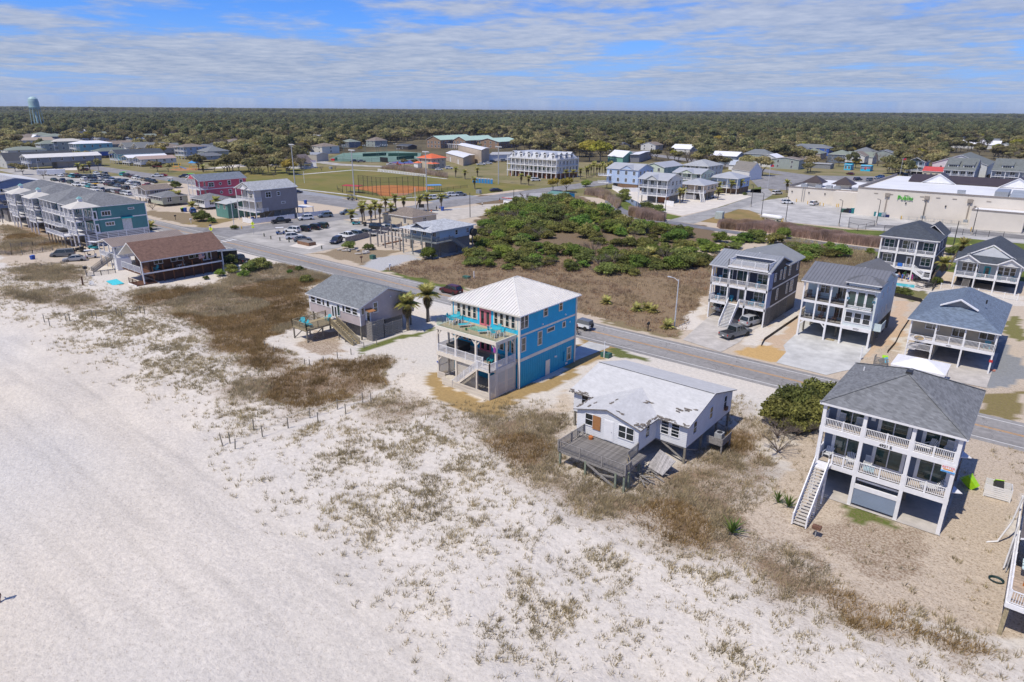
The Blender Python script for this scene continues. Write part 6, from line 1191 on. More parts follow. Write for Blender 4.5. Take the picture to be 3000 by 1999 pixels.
of=House('outfield_fence','low black chain link fence right of the blue dugout','fence',-200,210);mfe(of,[g('K3',*p) for p in ((2270,945),(2353,930),(2450,918),(2560,905),(2660,890))],1.3,(1.25,));of2=House('outfield_fence','low black chain link fence left of the red dugout','fence',-240,180);mfe(of2,[g('K3',*p) for p in ((670,900),(680,940),(750,965))],1.4,(1.35,))
bl=th('bleachers','grey metal bleachers behind the infield backstop','bleachers',(*g('K3',1665,1035)[:2],0),R_(50))
for k in range(4):lk('bench',MB().box(-4,4,-.5+k*.55,-.2+k*.55,.35+k*.3,.4+k*.3).mesh('_',ST_),bl);lk('frame',MB().box(-4+k*2.6,-3.9+k*2.6,-.6,1.4,0,.3).mesh('_',ST_),bl)
wr=House('white_rail_fence','white rail fence along the far side of the outfield','fence',-275,250)
fp=[g('K3',1295+(2030-1295)*i/18,640+(725-640)*i/18) for i in range(19)]
for p in fp:wr.post(p.x,p.y,0,1.4,.2,WT)
for a,b in zip(fp,fp[1:]):[wr.part('fence_rail',MB().beam((a.x,a.y,z),(b.x,b.y,z),.06,.2),WT) for z in (.5,.95,1.3)]
def light_mast(label,p,hgt,n=6):
 r=th('floodlight_mast',label,'light mast',(p.x,p.y,0),0,'floodlight masts of the ballfield')
 lk('pole',MB().cyl((0,0,0),(0,0,hgt),.28,.16,10).mesh('_',mat('mast_grey',(.42,.43,.44,1),.6)),r);lk('crossarm',MB().box(-1.9,1.9,-.06,.06,hgt-.3,hgt-.18).box(-1.6,1.6,-.06,.06,hgt-1.2,hgt-1.1).mesh('_',ST_),r)
 for i in range(n):lk('floodlight',MB().cyl((-1.6+3.2*i/(n-1),-.1,hgt-.1),(-1.6+3.2*i/(n-1),.35,hgt-.35),.26,.36,8).mesh('_',mat('lamp_housing',(.5,.5,.48,1),.4)),r)
light_mast('tall grey floodlight mast at left edge of the ballpark lawn',g('K3',25,860),18.5);light_mast('tall grey floodlight mast beside the red dugout',g('K3',932,1000),18.1);light_mast('tall grey floodlight mast beside the blue dugout',g('K3',2042,1002),17.6);light_mast('tall grey floodlight mast near the blue portable toilets',g('C3',187,805),17.5)
fo=th('foul_pole','thin white foul pole on the outfield grass','pole',(*g('K3',167,820)[:2],0));lk('pole',MB().cyl((0,0,0),(0,0,5.6),.09,n=6).mesh('_',WT),fo)
st=House('stage_shelter','steep gable roofed open stage shelter on concrete pad','shelter',-352,238);a=g('K3',40,575)
st.part('roof',rmb(gab(-6,6,-4.5,4.5,3.2,8.0,'y'),.3),[mat('brown_metal_roof',(.2,.16,.14,1),.5),TR]);st.root.location=(*g('K3',130,590)[:2],0);st.root.rotation_euler=(0,0,R_(15));st.off=(0,0,0)
for o in list(st.root.children):o.data.transform(Matrix.Translation((-352,238,0)))
for xx in (-5.5,5.5):
 for yy in (-4,4):st.post(xx,yy,0,3.6,.35,TR)
st.part('stage_floor',MB().box(-7,7,-6,6,.05,.6),NC_)
def barn(name,label,a,b,c,hgt,rise,wm,rm,cat='building',doors=0):
 """box building from three ground corners: left, near, right"""
 d1,d2=a-b,c-b;h=House(name,label,cat,b.x,b.y);e=b+d1+d2;P=[b,c,e,a]
 area=sum(P[i].x*P[(i+1)%4].y-P[(i+1)%4].x*P[i].y for i in range(4));
 if area<0:P=[b,a,e,c]
 h.part('wall',MB().prism([(p.x,p.y) for p in P],0,hgt),wm)
 m1,m2=(b+c)/2,(a+e)/2
 lift= lambda p,z:(p.x,p.y,z)
 f= lambda p,k:p+(p-(b+e)/2)*k
 q=[f(x,.04) for x in (b,c,e,a)];r1,r2=(q[0]+q[1])/2,(q[3]+q[2])/2
 pol=[[lift(q[0],hgt+.05),lift(r1,hgt+rise),lift(r2,hgt+rise),lift(q[3],hgt+.05)],[lift(q[1],hgt+.05),lift(q[2],hgt+.05),lift(r2,hgt+rise),lift(r1,hgt+rise)]]
 for p in pol:
  if (Ve(p[1])-Ve(p[0])).cross(Ve(p[2])-Ve(p[0])).z<0:p.reverse()
 h.part('roof',rmb(pol,.15),[rm,WT]);h.part('gable_wall',MB().add([lift(b,hgt),lift(c,hgt),lift(m1,hgt+rise-.1)],[(0,1,2)]),wm)
 for i in range(doors):
  p=a.lerp(b,(i+.6)/(doors+.2));t=d1.normalized();n=Ve((t.y,-t.x,0));n=n if n.dot(Ve((0,-1,0)))>0 else -n
  w1=p-t*1.5+n*.06;w2=p+t*1.5+n*.06;h.part('roller_door',MB().add([(w1.x,w1.y,.1),(w2.x,w2.y,.1),(w2.x,w2.y,3.1),(w1.x,w1.y,3.1)],[(0,1,2,3)]),WT)
 return h
BEIGE=mat('beige_metal_wall',(.44,.41,.36,1),.6,.05,.4);TANW=mat('tan_stucco',(.46,.38,.29,1),.85,.06,.3);BRICK=mat('tan_brick',(.27,.18,.12,1),.9,.12,2)
barn('metal_hall','beige metal storage hall with grey roof behind the stage',g('K3',40,480),g('K3',360,492),g('K3',540,478),4.6,1.2,BEIGE,GALV_ROOF,doors=1)
barn('garden_shed','small grey shed on the park lawn by a palm',g('C2',245,625),g('C2',300,637),g('C2',352,630),2.6,.8,mat('shed_grey',(.4,.41,.43,1)),GALV_ROOF,'shed')
sg_=th('event_sign','white notice board with colourful top beside the stage','sign',(*g('C2',680,660)[:2],0),R_(35));lk('board',MB().box(-1.8,1.8,-.06,.06,.8,4.6).mesh('_',WT),sg_);lk('picture',MB().box(-1.7,1.7,-.075,-.062,3.9,4.5).mesh('_',mat('bright_print',(.7,.2,.1,1),.6,.4,2,col3=(.2,.2,.6,1))),sg_);[lk('post',MB().box(x-.08,x+.08,-.05,.05,0,.8).mesh('_',ST_),sg_) for x in (-1.6,1.6)];lk('print',txm('MUSIC AT THE PARK',.3,NAVYP,.005),sg_,(0,-.08,3.3))
tf=House('court_fence','dark green screened fence around the tennis courts','fence',-390,320);
mfe(tf,[g('K3',*p) for p in ((555,470),(760,480),(980,500),(1200,510),(1430,515),(1600,525),(1760,520),(1900,505))],3,(1.5,2.95));mfe(tf,[g('K3',*p) for p in ((700,355),(1000,335),(1300,310),(1600,305),(1960,330))],3,(1.5,2.95))
for a,b in (((1060,415),(1420,400)),((1450,410),(1900,405)),((1580,465),(1850,450))):p,q=g('K3',*a),g('K3',*b);tf.part('windscreen',MB().beam((p.x,p.y,1.2),(q.x,q.y,1.2),.05,2.2),mat('green_windscreen',(.01,.07,.05,1),.8))
p=g('K3',1385,500);tf.part('windscreen',MB().box(p.x-4,p.x+4,p.y,p.y+.1,.2,3.2),BLACK)
for k,(x,y) in enumerate(((775,330),(1085,330),(1108,325),(1280,350),(1305,345),(1390,330),(1432,320),(1610,400),(1360,320),(1560,300))):
 p=g('K3',x,y+80);r=th('court_light','slim green court light pole standing over the tennis courts','light pole',(p.x,p.y,0),R_(40),'court lights');lk('pole',MB().cyl((0,0,0),(0,0,8),.11,n=6).mesh('_',mat('court_pole',(.1,.17,.15,1))),r);[lk('lamp',MB().box(x_-.35,x_+.35,-.3,.3,7.9,8.15).mesh('_',WT),r) for x_ in (-.8,.8)]
# civic buildings
h=House('recreation_center','long tan brick building with pale green metal roof','building',0,0,local=True);p=g('C2',1830,482);h.root.location=(p.x,p.y,0);h.root.rotation_euler=(0,0,R_(8))
GRN=mat('pale_green_metal_roof',(.46,.62,.5,1),.5,.05,.3,metal=.1)
def blk(x0,x1,y0,y1,ze,zr):
 h.part('wall',MB().box(x0,x1,y0,y1,0,ze),BRICK);h.roof(gab(x0-.6,x1+.6,y0-.6,y1+.6,ze+.1,zr,'y'),GRN,WT);h.part('gable_wall',MB().add([(x0,y0-.02,ze),(x1,y0-.02,ze),((x0+x1)/2,y0-.02,zr-.2)],[(0,1,2)]),BRICK)
 for u in range(int((y1-y0)//5)):
  for z in (1.0,4.4):h.win('E',y0+2.5+u*5,z,1.5,1.7,2,2,x1+.01,.12)
 for i in range(4):
  for z in (1.0,4.4):h.win('S',x0+(x1-x0)*(i+.5)/4,z,1.6,1.8,2,2,y0-.01,.12)
blk(-16,0,0,52,7.4,11.0);blk(4,18,14,62,7.0,10.5);blk(20,44,30,66,6.0,9.0);h.part('colonnade',MB().box(0.3,18,8,10,3.6,4.0),WT);[h.post(1+i*2.2,8.5,0,3.6,.4,WT) for i in range(8)]
h=House('orange_roof_house','cream two storey house with bright orange hip roof by the tennis courts','house',-300,292);OR=mat('orange_roof_tiles',(.62,.13,.04,1),.7,.08,.6)
h.wall(-309,-297.5,287,299,0,6.0,CREAM);h.roof(hip(-310,-296.6,286,300,6.0,2.4),OR,WT);h.roof(hip(-310.5,-306,283.6,288,3.0,1.0),OR,WT,name='porch_roof');h.roof(hip(-301,-294.4,285,291,3.0,1.0),OR,WT,name='porch_roof');h.part('porch_wall',MB().box(-310,-306.5,284,287,0,2.9),WT)
for u in (289.5,293,296.5):[h.win('E',u,z,1.1,1.5,2,2,-297.5,.12) for z in (.9,3.7)]
for u in (-307,-303.2,-299.6):h.win('S',u,3.7,1.1,1.5,2,2,287,.12)
h.part('balcony',MB().box(-300,-296.2,286,291,2.9,3.1),WT);h.rail((-296.2,286),(-296.2,291),3.1,.9,WT,'row',.2,3)
barn('fire_station','tan stucco garage hall with white roof and roller doors',g('C2',1880,590),g('C2',2035,640),g('C2',2140,612),5.2,.8,TANW,WT,doors=2)
barn('fire_tower_hall','tall tan stucco hall beside the white roofed garage',g('C2',1990,560),g('C2',2200,622),g('C2',2270,600),9.0,.7,TANW,WT,doors=1)
barn('storage_row','long low white storage row behind the porch hotel',g('C2',2270,595),g('C3',290,590),g('C3',340,565),4.2,1.0,WT,mat('grey_low_roof',(.4,.4,.4,1)),doors=4)
# three-storey white porch hotel
h=House('porch_hotel','large white three storey hotel with dormers, long balconies and arched brick base','hotel',-219,296);WH=sdg('hotel_white',(.66,.62,.55,1),.2)
xa,xb,ya,yb=-236,-203.5,284.5,305
h.wall(xa,xb,ya+2.2,yb,3.2,9.8,WH);h.part('lower_wall',MB().box(xa+1,xb-1,ya+4,yb,0,3.2),mat('hotel_brick',(.3,.15,.1,1),.9,.12,1))
for z in (3.2,6.5,9.8):h.part('balcony',MB().box(xa-.3,xb+.3,ya-.2,yb,z-.25,z),WT)
for z in (3.2,6.5,9.8):
 for i in range(8):h.rail((xa+(xb-xa)*i/8,ya),(xa+(xb-xa)*(i+1)/8-.1,ya),z,1.0,WT,'row',.3,4)
 for i in range(5):h.rail((xb+.1,ya+(yb-ya)*i/5),(xb+.1,ya+(yb-ya)*(i+1)/5-.1),z,1.0,WT,'row',.3,4)
for i in range(12):h.post(xa+(xb-xa)*i/11,ya+.1,0,9.7,.3,WT);h.win('S',xa+1.6+(xb-xa-3)*i/11,3.6,1.2,2.0,1,1,ya+2.2,.1,WT,GLASSG)
for i in range(11):h.win('S',xa+2+(xb-xa-4)*i/10,7.0,1.1,1.9,2,2,ya+2.2,.12);
for i in range(6):h.win('E',ya+4+i*3,7.0,1.1,1.9,2,2,xb,.12);h.post(xb+.05,ya+.2+i*4,0,9.7,.3,WT);h.win('E',ya+4+i*3,3.7,1.1,2.0,1,1,xb,.1,WT,GLASSG)
for i in range(6):h.part('brick_pier',MB().box(xb-1.2,xb-.2,ya+1+i*3.6,ya+2+i*3.6,0,3.0),MATS['hotel_brick']);h.part('brick_pier',MB().box(xa+1+i*6,xa+2.2+i*6,ya+.6,ya+1.6,0,3.0),MATS['hotel_brick'])
MR=mat('silver_mansard',(.5,.52,.54,1),.45,.05,.4,metal=.2)
ms_=MB();ins=2.6;A_=[(xa,ya+1.4),(xb-.6,ya+1.4),(xb-.6,yb),(xa,yb)];B_=[(xa+ins,ya+1.4+ins),(xb-.6-ins,ya+1.4+ins),(xb-.6-ins,yb-ins),(xa+ins,yb-ins)]
for i in range(4):j=(i+1)%4;ms_.add([(*A_[i],9.9),(*A_[j],9.9),(*B_[j],13.0),(*B_[i],13.0)],[(0,1,2,3)])
ms_.poly([(*p,13.0) for p in B_]);h.part('mansard_roof',ms_,MR)
for i in range(6):
 u=xa+3+i*5.3;dm=h.part('dormer',MB().box(u-1.1,u+1.1,ya+1.5,ya+4.4,9.9,12.2),WT);h.part('dormer_roof',rmb(gab(u-1.5,u+1.5,ya+1.2,ya+4.6,12.2,13.3,'y'),.1),[MR,WT],dm);h.win('S',u,10.3,1.3,1.5,2,2,ya+1.5,.1,parent=dm)
for i in range(3):
 v=ya+5+i*5;dm=h.part('dormer',MB().box(xb-3.4,xb-.7,v-1.1,v+1.1,9.9,12.2),WT);h.part('dormer_roof',rmb(gab(xb-3.6,xb-.4,v-1.5,v+1.5,12.2,13.3,'x'),.1),[MR,WT],dm);h.win('E',v,10.3,1.3,1.5,2,2,xb-.7,.1,parent=dm)
# pastel houses by the creek
PLB=sdg('pale_blue_siding',(.42,.53,.72,1),.2);PLG=sdg('pale_mint_siding',(.55,.62,.50,1),.2);PEACH=sdg('peach_siding',(.62,.5,.38,1),.2);PALE=sdg('off_white_siding',(.56,.57,.55,1),.2);MTR=mat('light_metal_roof',(.42,.435,.45,1),.5,.05,.4,metal=.15)
def gablet(h,gx0,gx1,gy0,gy1,ze,rise,rm,wm):
 h.roof(gab(gx0,gx1,gy0,gy1,ze,ze+rise,'y'),rm,WT,.1,'gablet_roof');h.part('gablet',MB().add([(gx0+.3,gy0+.3,ze),(gx1-.3,gy0+.3,ze),((gx0+gx1)/2,gy0+.3,ze+rise-.15)],[(0,1,2)]),wm)
h=cot('creek_house','off white house with two white decks and grey roof nearest the creek',-128.5,-116.3,235.5,248.5,3.0,9.0,11.2,PALE,MTR,axis='x',porch=2.6,nE=3,nS=4);gablet(h,-125.5,-120,234.9,241,9.1,1.6,MTR,PALE);h.part('ground_room',MB().box(-122,-118,240,247,0,2.9),mat('orange_panel',(.35,.14,.06,1)))
h=cot('sky_blue_house','pale blue house with white left porches behind a white fence',-163,-146.8,268,282,2.8,9.1,11.4,PLB,MTR,axis='x',floors=[2.8,6.0],nE=4,nS=4);gablet(h,-156,-149,267.4,275,9.2,1.8,MTR,PLB);h.part('timber_base',MB().box(-157,-146.9,268.1,281,0,2.75),mat('timber_skirt',(.2,.12,.07,1),.8,.15,1,kind='siding',lap=.3))
for za in (2.8,6.0):h.part('side_deck',MB().box(-166,-160.5,265.5,268,za-.2,za),WT);h.rail((-166,265.5),(-160.5,265.5),za,.95,WT,'row',.2,3)
h=cot('mint_house','pale mint house with green side wall behind the pale blue one',-159,-148,295,315,2.8,8.6,10.6,PLG,MTR,axis='y',floors=[2.8,5.8],nE=4,nS=2);h.part('green_front',MB().box(-148,-147.95,295.2,314.8,2.9,8.5),sdg('seafoam_siding',(.25,.36,.33,1)))
cot('grey_roof_inn','large pale house with grey shingle hip roof behind mint house',-150,-136,318,336,3,8.4,11,PALE,LIGHT_SHINGLE,'hip',porch=2.5,nE=3,nS=3)
cot('peach_house','peach house with grey roof, porch and white stairs in front',-122,-110.5,256,270,3,6.0,7.9,PEACH,MTR,'hip',porch=2.5,nE=3,nS=2).stairs((-111.3,255.9,3.0),(-108.5,251.5,.1),1.4,WT,WT,WT,'row')
h=cot('pale_green_house','pale lime white house with balcony behind the peach one',-134,-121,276,290,3,8.5,10.3,PLG,MTR,axis='x',porch=2.5,floors=[3,5.8],nE=3,nS=3);gablet(h,-131,-124,275.4,283,8.6,1.5,MTR,PLG)
cot('powder_blue_house','powder blue house with pale metal hip roof and timber base',-122,-108.5,286,300,2.6,6.6,8.8,PLB,MTR,'hip',porch=2.5,nE=3,nS=3).part('timber_base',MB().box(-121.9,-108.6,288.6,299.9,0,2.5),MATS['timber_skirt'])
barn('white_chapel','white gabled hall with taupe roof and flagpole',g('K5',1890,420),g('K5',2160,465),g('K5',2352,440),4.5,4.2,WT,mat('taupe_roof',(.2,.185,.165,1),.9,.08,.6));barn('white_office','small white gabled office behind the taupe roofed hall',g('K5',1720,210),g('K5',2040,230),g('K5',2120,190),3.6,2.4,WT,mat('bluish_white_roof',(.45,.49,.54,1),.6))
barn('white_annex','low white hut with steep pale roof beside the office',g('K5',1850,300),g('K5',1970,310),g('K5',2040,260),3.0,2.2,WT,MATS['bluish_white_roof']);barn('church_hall','green gabled building with white roof and small dormer',g('K5',0,180),g('K5',230,205),g('K5',430,170),4.0,3.6,sdg('jade_siding',(.2,.42,.34,1)),WT);barn('grey_shop','flat grey shop with white roof and yellow sign band',g('K5',340,190),g('K5',480,190),g('K5',670,130),5.4,.5,mat('shop_grey',(.27,.27,.29,1)),WT)
wfz=House('gravel_fence','white vinyl fence along the gravel by the creek houses','fence',-140,245)
for a,b in ((g('K5',70,600),g('K5',230,640)),(g('K5',230,640),g('K5',490,640)),(g('K5',870,840),g('K5',1010,860)),(g('K5',1130,740),g('K5',1350,760))):wfz.part('fence_panel',MB().beam((a.x,a.y,.9),(b.x,b.y,.9),.08,1.8),WT)
# ================================================================== supermarket and motel
STUC=mat('cream_stucco',(.64,.59,.52,1),.9,.05,.12,bump=.15,bscale=3);ROOFM=mat('white_membrane',(.66,.67,.68,1),.7,.05,.1);BRN=mat('brown_standing_seam',(.055,.04,.036,1),.5,.1,.5)
h=House('supermarket','long cream supermarket back wall with white flat roof and green letters','store',-30,280)
h.wall(-85,-55,280,322,0,5.4,STUC,'low_wing');h.part('low_roof',MB().box(-84.5,-55,280.5,321,5.4,5.45),ROOFM);h.part('parapet',MB().box(-85.1,-55,279.9,280.25,5.4,5.9).box(-85.1,-84.7,280.3,322,5.4,6.4),mat('taupe_cap',(.25,.22,.2,1)))
h.wall(-54.9,60,258,322,0,9.0,STUC,'main_wall');h.part('main_roof',MB().box(-54,60,259,321,9.0,9.06),ROOFM);h.part('parapet',MB().box(-55,60,257.9,258.3,9.0,9.5).box(-55,-54.5,258.4,322,9.0,9.9),MATS['taupe_cap'])
h.wall(-67,-55,276,279.95,0,5.5,STUC,'dock_wing');h.part('dock_shadow_gap',MB().box(-55.6,-55.0,275,279,0,5.4),mat('taupe_panel',(.3,.26,.22,1)))  # upright taupe box at the end of the dock wing
h.wall(-20,-6.5,249,257.95,0,5.7,STUC,'dock_bay');h.part('bay_roof',MB().box(-19.6,-7,249.4,257.5,5.7,5.75),ROOFM);h.part('parapet',MB().box(-20.1,-6.4,248.9,249.25,5.7,6.1).box(-20.1,-19.75,249.3,257.9,5.7,6.1).box(-6.75,-6.4,249.3,257.9,5.7,6.1),MATS['taupe_cap'])
h.inst('store_sign',txm('Publix',1.9,mat('sign_green',(.06,.42,.03,1),.5),.12,'store_sign',.03),-40,257.75,6.3)
for xx in (-45.4,-33.7,-21.7):h.part('downspout',MB().box(xx-.18,xx+.18,257.7,257.98,1.0,7.3),mat('taupe_panel',(.3,.26,.22,1)));h.part('scupper',MB().box(xx-.7,xx+.7,257.4,257.98,7.0,8.1),MATS['taupe_panel']);h.part('splash_box',MB().box(xx-.6,xx+.6,257.2,257.98,.2,1.6),mat('grey_box',(.3,.33,.36,1)))
for k in range(8):xx=-49+k*4.6;h.part('vent_slot',MB().box(xx-.6,xx+.6,257.9,257.99,7.6,7.85),mat('taupe_panel',(.3,.26,.22,1)))
for xx in (-39.5,-28,-16.5):h.part('wall_lamp',MB().box(xx-.2,xx+.2,257.7,257.98,5.0,5.5),DM)
for u in (-83.5,-77,-71):h.part('wall_lamp',MB().box(u-.2,u+.2,279.7,279.95,3.6,4.1),DM)
h.part('roof_ladder',MB().box(-79.5,-79.4,279.6,279.9,.3,5.9).box(-78.7,-78.6,279.6,279.9,.3,5.9),ST_);h.part('ramp_wall',MB().box(-40,-20.5,256.6,256.8,.05,.8),STUC);h.rail((-40,256.5),(-20.5,256.5),.1,1.0,ST_,'row',.6,2.5)
for a,b,c,d in ((-81.5,-74.8,287,294),(-70.5,-63.8,287,294)):h.part('cupola_base',MB().box(a+1,b-1,c+1,d-1,5.45,7.2),STUC);h.part('cupola_roof',rmb(hip(a-.5,b+.5,c-.5,d+.5,7.2,2.6),.15),[BRN,BRN])
for k,(xx,yy) in enumerate(((-80,283),(-74.5,283),(-71,284.5),(-67.5,282.5),(-61,282),(-25,262))):h.part('rooftop_unit',MB().box(xx-1.1,xx+1.1,yy-.8,yy+.8,5.45 if xx<-55 else 9.06,6.8 if xx<-55 else 10.3),ST_)
h.part('solar_rack',MB().slab([(-12,260,9.5),(50,260,9.5),(50,272,10.6),(-12,272,10.6)],.2),mat('grey_rack',(.3,.33,.36,1),.5,.1,.3));h.part('rooftop_unit',MB().box(-16,-12.5,260,272,9.06,10.8),ST_)
h.part('front_mansard',MB().slab([(-46,296,9.4),(60,296,9.4),(60,304,11.6),(-46,304,11.6)],.3),BRN)
for gx in (-36,-12,30):h.part('gable_wall',MB().add([(gx-5,295.5,9.2),(gx+5,295.5,9.2),(gx,295.5,12.4)],[(0,1,2)]),WT);h.part('gable_roof',rmb(gab(gx-5.6,gx+5.6,295.2,304,9.2,12.7,'y'),.25),[BRN,WT])
MOT=sdg('motel_white',(.58,.6,.62,1),.2);MSH=mat('motel_green_grey_shingles',(.14,.155,.15,1),.9,.08,.5,kind='shingle',course=.15)
def motel(label,x0,x1,y0,y1,n):
 h=House('motel_wing',label,'motel',(x0+x1)/2,(y0+y1)/2);h.wall(x0,x1,y0+2,y1,0,5.9,sdg('motel_grey',(.3,.33,.38,1)));h.part('balcony',MB().box(x0,x1,y0,y0+1.95,2.85,3.05),WT)
 h.roof([[(x0-.3,y0-.4,5.9),(x1+.3,y0-.4,5.9),(x1+.3,(y0+y1)/2,11.5),(x0-.3,(y0+y1)/2,11.5)],[(x1+.3,y1+.4,5.9),(x0-.3,y1+.4,5.9),(x0-.3,(y0+y1)/2,11.5),(x1+.3,(y0+y1)/2,11.5)]],MSH,WT);h.part('gable_wall',MB().add([(x1,y0,5.9),(x1,y1,5.9),(x1,(y0+y1)/2,11.2)],[(0,1,2)]),sdg('motel_end',(.4,.44,.5,1)))
 for i in range(n+1):h.post(x0+(x1-x0)*i/n,y0+.1,0,5.8,.3,WT)
 for i in range(n):a=x0+(x1-x0)*(i+.5)/n;h.rail((a-1.2,y0),(a+1.2,y0),3.05,1.0,WT,'row',.3,3);h.win('S',a,.9,2.0,1.6,2,1,y0+2,.1);h.win('S',a,3.8,2.0,1.6,2,1,y0+2,.1)
 for i in range(max(1,n//2)):
  u=x0+(x1-x0)*(i+.5)/max(1,n//2);dm=h.part('dormer',MB().box(u-2.3,u+2.3,y0+3.2,y0+8,6.6,8.6),WT);h.part('dormer_roof',MB().slab([(u-2.7,y0+2.8,8.6),(u+2.7,y0+2.8,8.6),(u+2.7,y0+8.6,10.8),(u-2.7,y0+8.6,10.8)],.15),MSH,dm);h.win('S',u,7.3,3.6,.9,4,1,y0+3.2,.08,parent=dm)
 return h
motel('white motel wing with dormers right of the red roofed restaurant',-50,-36.5,420,446,4);motel('white motel wing with dormers at the right picture edge',-30,40,432,458,12);cot('motel_hall','big slate roofed motel hall behind the first dormer wing',-60,-34,452,492,0,7,12,MOT,MATS['motel_green_grey_shingles'],nE=4,nS=3,posts=False,cat='motel')
cot('restaurant','cream restaurant with bright red gable roof beside the motel',-62,-51,438,450,0,3.4,5.6,CREAM,mat('bright_red_roof',(.5,.07,.06,1),.6,.06,.5),axis='x',nE=2,nS=4,posts=False,cat='restaurant')
cot('aqua_motel_house','pale aqua house with white decks left of the motel',-72,-63,446,462,2.5,7.5,10,sdg('aqua_wall',(.35,.5,.58,1)),MATS['motel_green_grey_shingles'],porch=2,nE=2,nS=2)
cot('aqua_kiosk','bright aqua food kiosk beside the highway',*[g('K6',905,250).x,g('K6',1010,255).x],g('K6',950,255).y,g('K6',950,255).y+7,0,3.4,3.7,SKYB,SKYB,axis='x',nE=1,nS=2,posts=False,cat='kiosk');cot('aqua_kiosk','aqua kiosk with red painted lettering beside palms',*[g('K6',1140,270).x,g('K6',1300,275).x],g('K6',1200,270).y,g('K6',1200,270).y+7,0,3.2,3.5,SKYB,SKYB,axis='x',nE=1,nS=1,posts=False,cat='kiosk').inst('lettering',txm('SHRIMP',1.6,mat('sign_red',(.7,.04,.04,1)),.05),(g('K6',1140,270).x+g('K6',1300,275).x)/2,g('K6',1200,270).y-.1,1.3)
HAZE=6.5e-5
# ================================================================== plants
def to_px(X,Y,Zz=0.0):
 dx,dy,dz=X,Y,Zz-CAM_H;k=dx*CF.x+dy*CF.y+dz*CF.z
 return 1500+F_PX*(dx*CR.x+dy*CR.y+dz*CR.z)/k,999.5-F_PX*(dx*CU.x+dy*CU.y+dz*CU.z)/k,k
def leaf_cloud(lobes,n,leaf,seed,up=.35,core=.72,tri=True,shell=.55):
 """leaf faces spread through a crown made of lobes (x,y,z,rx,rz) plus rough inner masses so it does not read as smoke"""
 r=np.random.default_rng(seed);L=np.array(lobes);wts=L[:,3]**2;pick=r.choice(len(L),n,p=wts/wts.sum())
 d=r.normal(size=(n,3));d/=np.linalg.norm(d,axis=1)[:,None];d[:,2]=np.where(d[:,2]<-.45,-d[:,2]*.6,d[:,2])
 rad=shell+(1.06-shell)*r.random(n)**.6
 c=L[pick,:3]+d*np.stack([L[pick,3],L[pick,3],L[pick,4]],1)*rad[:,None]
 nn=d*.8+r.normal(size=(n,3))*.55;nn[:,2]+=up;nn/=np.linalg.norm(nn,axis=1)[:,None]
 t=np.cross(nn,r.normal(size=(n,3)));t/=np.linalg.norm(t,axis=1)[:,None];b=np.cross(nn,t)
 s=leaf*(.6+.8*r.random(n))[:,None]
 if tri:V=np.stack([c-t*s*.6-b*s*.4,c+t*s*.6-b*s*.4,c+b*s*.85],1);k=3
 else:V=np.stack([c-t*s*.55,c-b*s*.4,c+t*s*.55,c+b*s*.4],1);k=4
 V=V.reshape(-1,3);F=np.arange(len(V)).reshape(-1,k)
 if core:
  if k==4:F=np.concatenate([F[:,[0,1,2]],F[:,[0,2,3]]])
  bmx=bmesh.new();bmesh.ops.create_icosphere(bmx,subdivisions=1,radius=1);iv=np.array([v.co[:] for v in bmx.verts]);jf=np.array([[v.index for v in f.verts] for f in bmx.faces]);bmx.free()
  vs,fs=[V],[F];o=len(V)
  for l in L:
   q=iv*(1+.22*(r.random(len(iv))-.5))[:,None]*core;vs.append(l[:3]+q*np.array([l[3],l[3],l[4]]));fs.append(jf+o);o+=len(iv)
  V,F=np.concatenate(vs),np.concatenate(fs)
 return V,F
def lobes_of(rx,rz,z0,n,seed,spread=.62,size=.5):
 r=np.random.default_rng(seed);out=[(0,0,z0,rx*.62,rz*.7)]
 for i in range(n):
  a=2*PI_*(i+r.random()*.7)/n;q=spread*(.7+.5*r.random());s=size*(.65+.6*r.random())
  out.append((rx*q*COS(a),rx*q*SIN(a),z0+rz*(r.random()-.4)*.8,rx*s,rz*s*(.8+.3*r.random())))
 for i in range(max(2,n//3)):a=r.random()*6.3;out.append((rx*.3*COS(a),rx*.3*SIN(a),z0+rz*(.35+.2*r.random()),rx*.42,rz*.5))
 return out
def crown(name,rx,rz,z0,nl,n,leaf,m,seed,**k):
 V,F=leaf_cloud(lobes_of(rx,rz,z0,nl,seed,k.pop('spread',.62),k.pop('size',.5)),n,leaf,seed,**k); return npm(name,V,F,m)
def limbs(h0,top,r0,spread,n,seed,m,twigs=0,tl=1.0):
 r=random.Random(seed);b=MB();p=Ve((0,0,-.2));k=Ve((r.uniform(-.2,.2),r.uniform(-.2,.2),h0));b.cyl(p,k,r0,r0*.75,7)
 for i in range(n):
  a=6.283*i/n+r.uniform(-.4,.4);e=k+Ve((COS(a)*spread,SIN(a)*spread,(top-h0)*r.uniform(.55,1)));q=k.lerp(e,.5)+Ve((0,0,(top-h0)*.12));b.cyl(k,q,r0*.55,r0*.36,5);b.cyl(q,e,r0*.36,r0*.12,5)
  for j in range(twigs):
   s=q.lerp(e,r.random());d=Ve((r.uniform(-1,1),r.uniform(-1,1),r.uniform(.1,1))).normalized()*tl*r.uniform(.5,1);b.cyl(s,s+d,r0*.09,r0*.03,3)
 return b.mesh('_',m)
LC=LVC
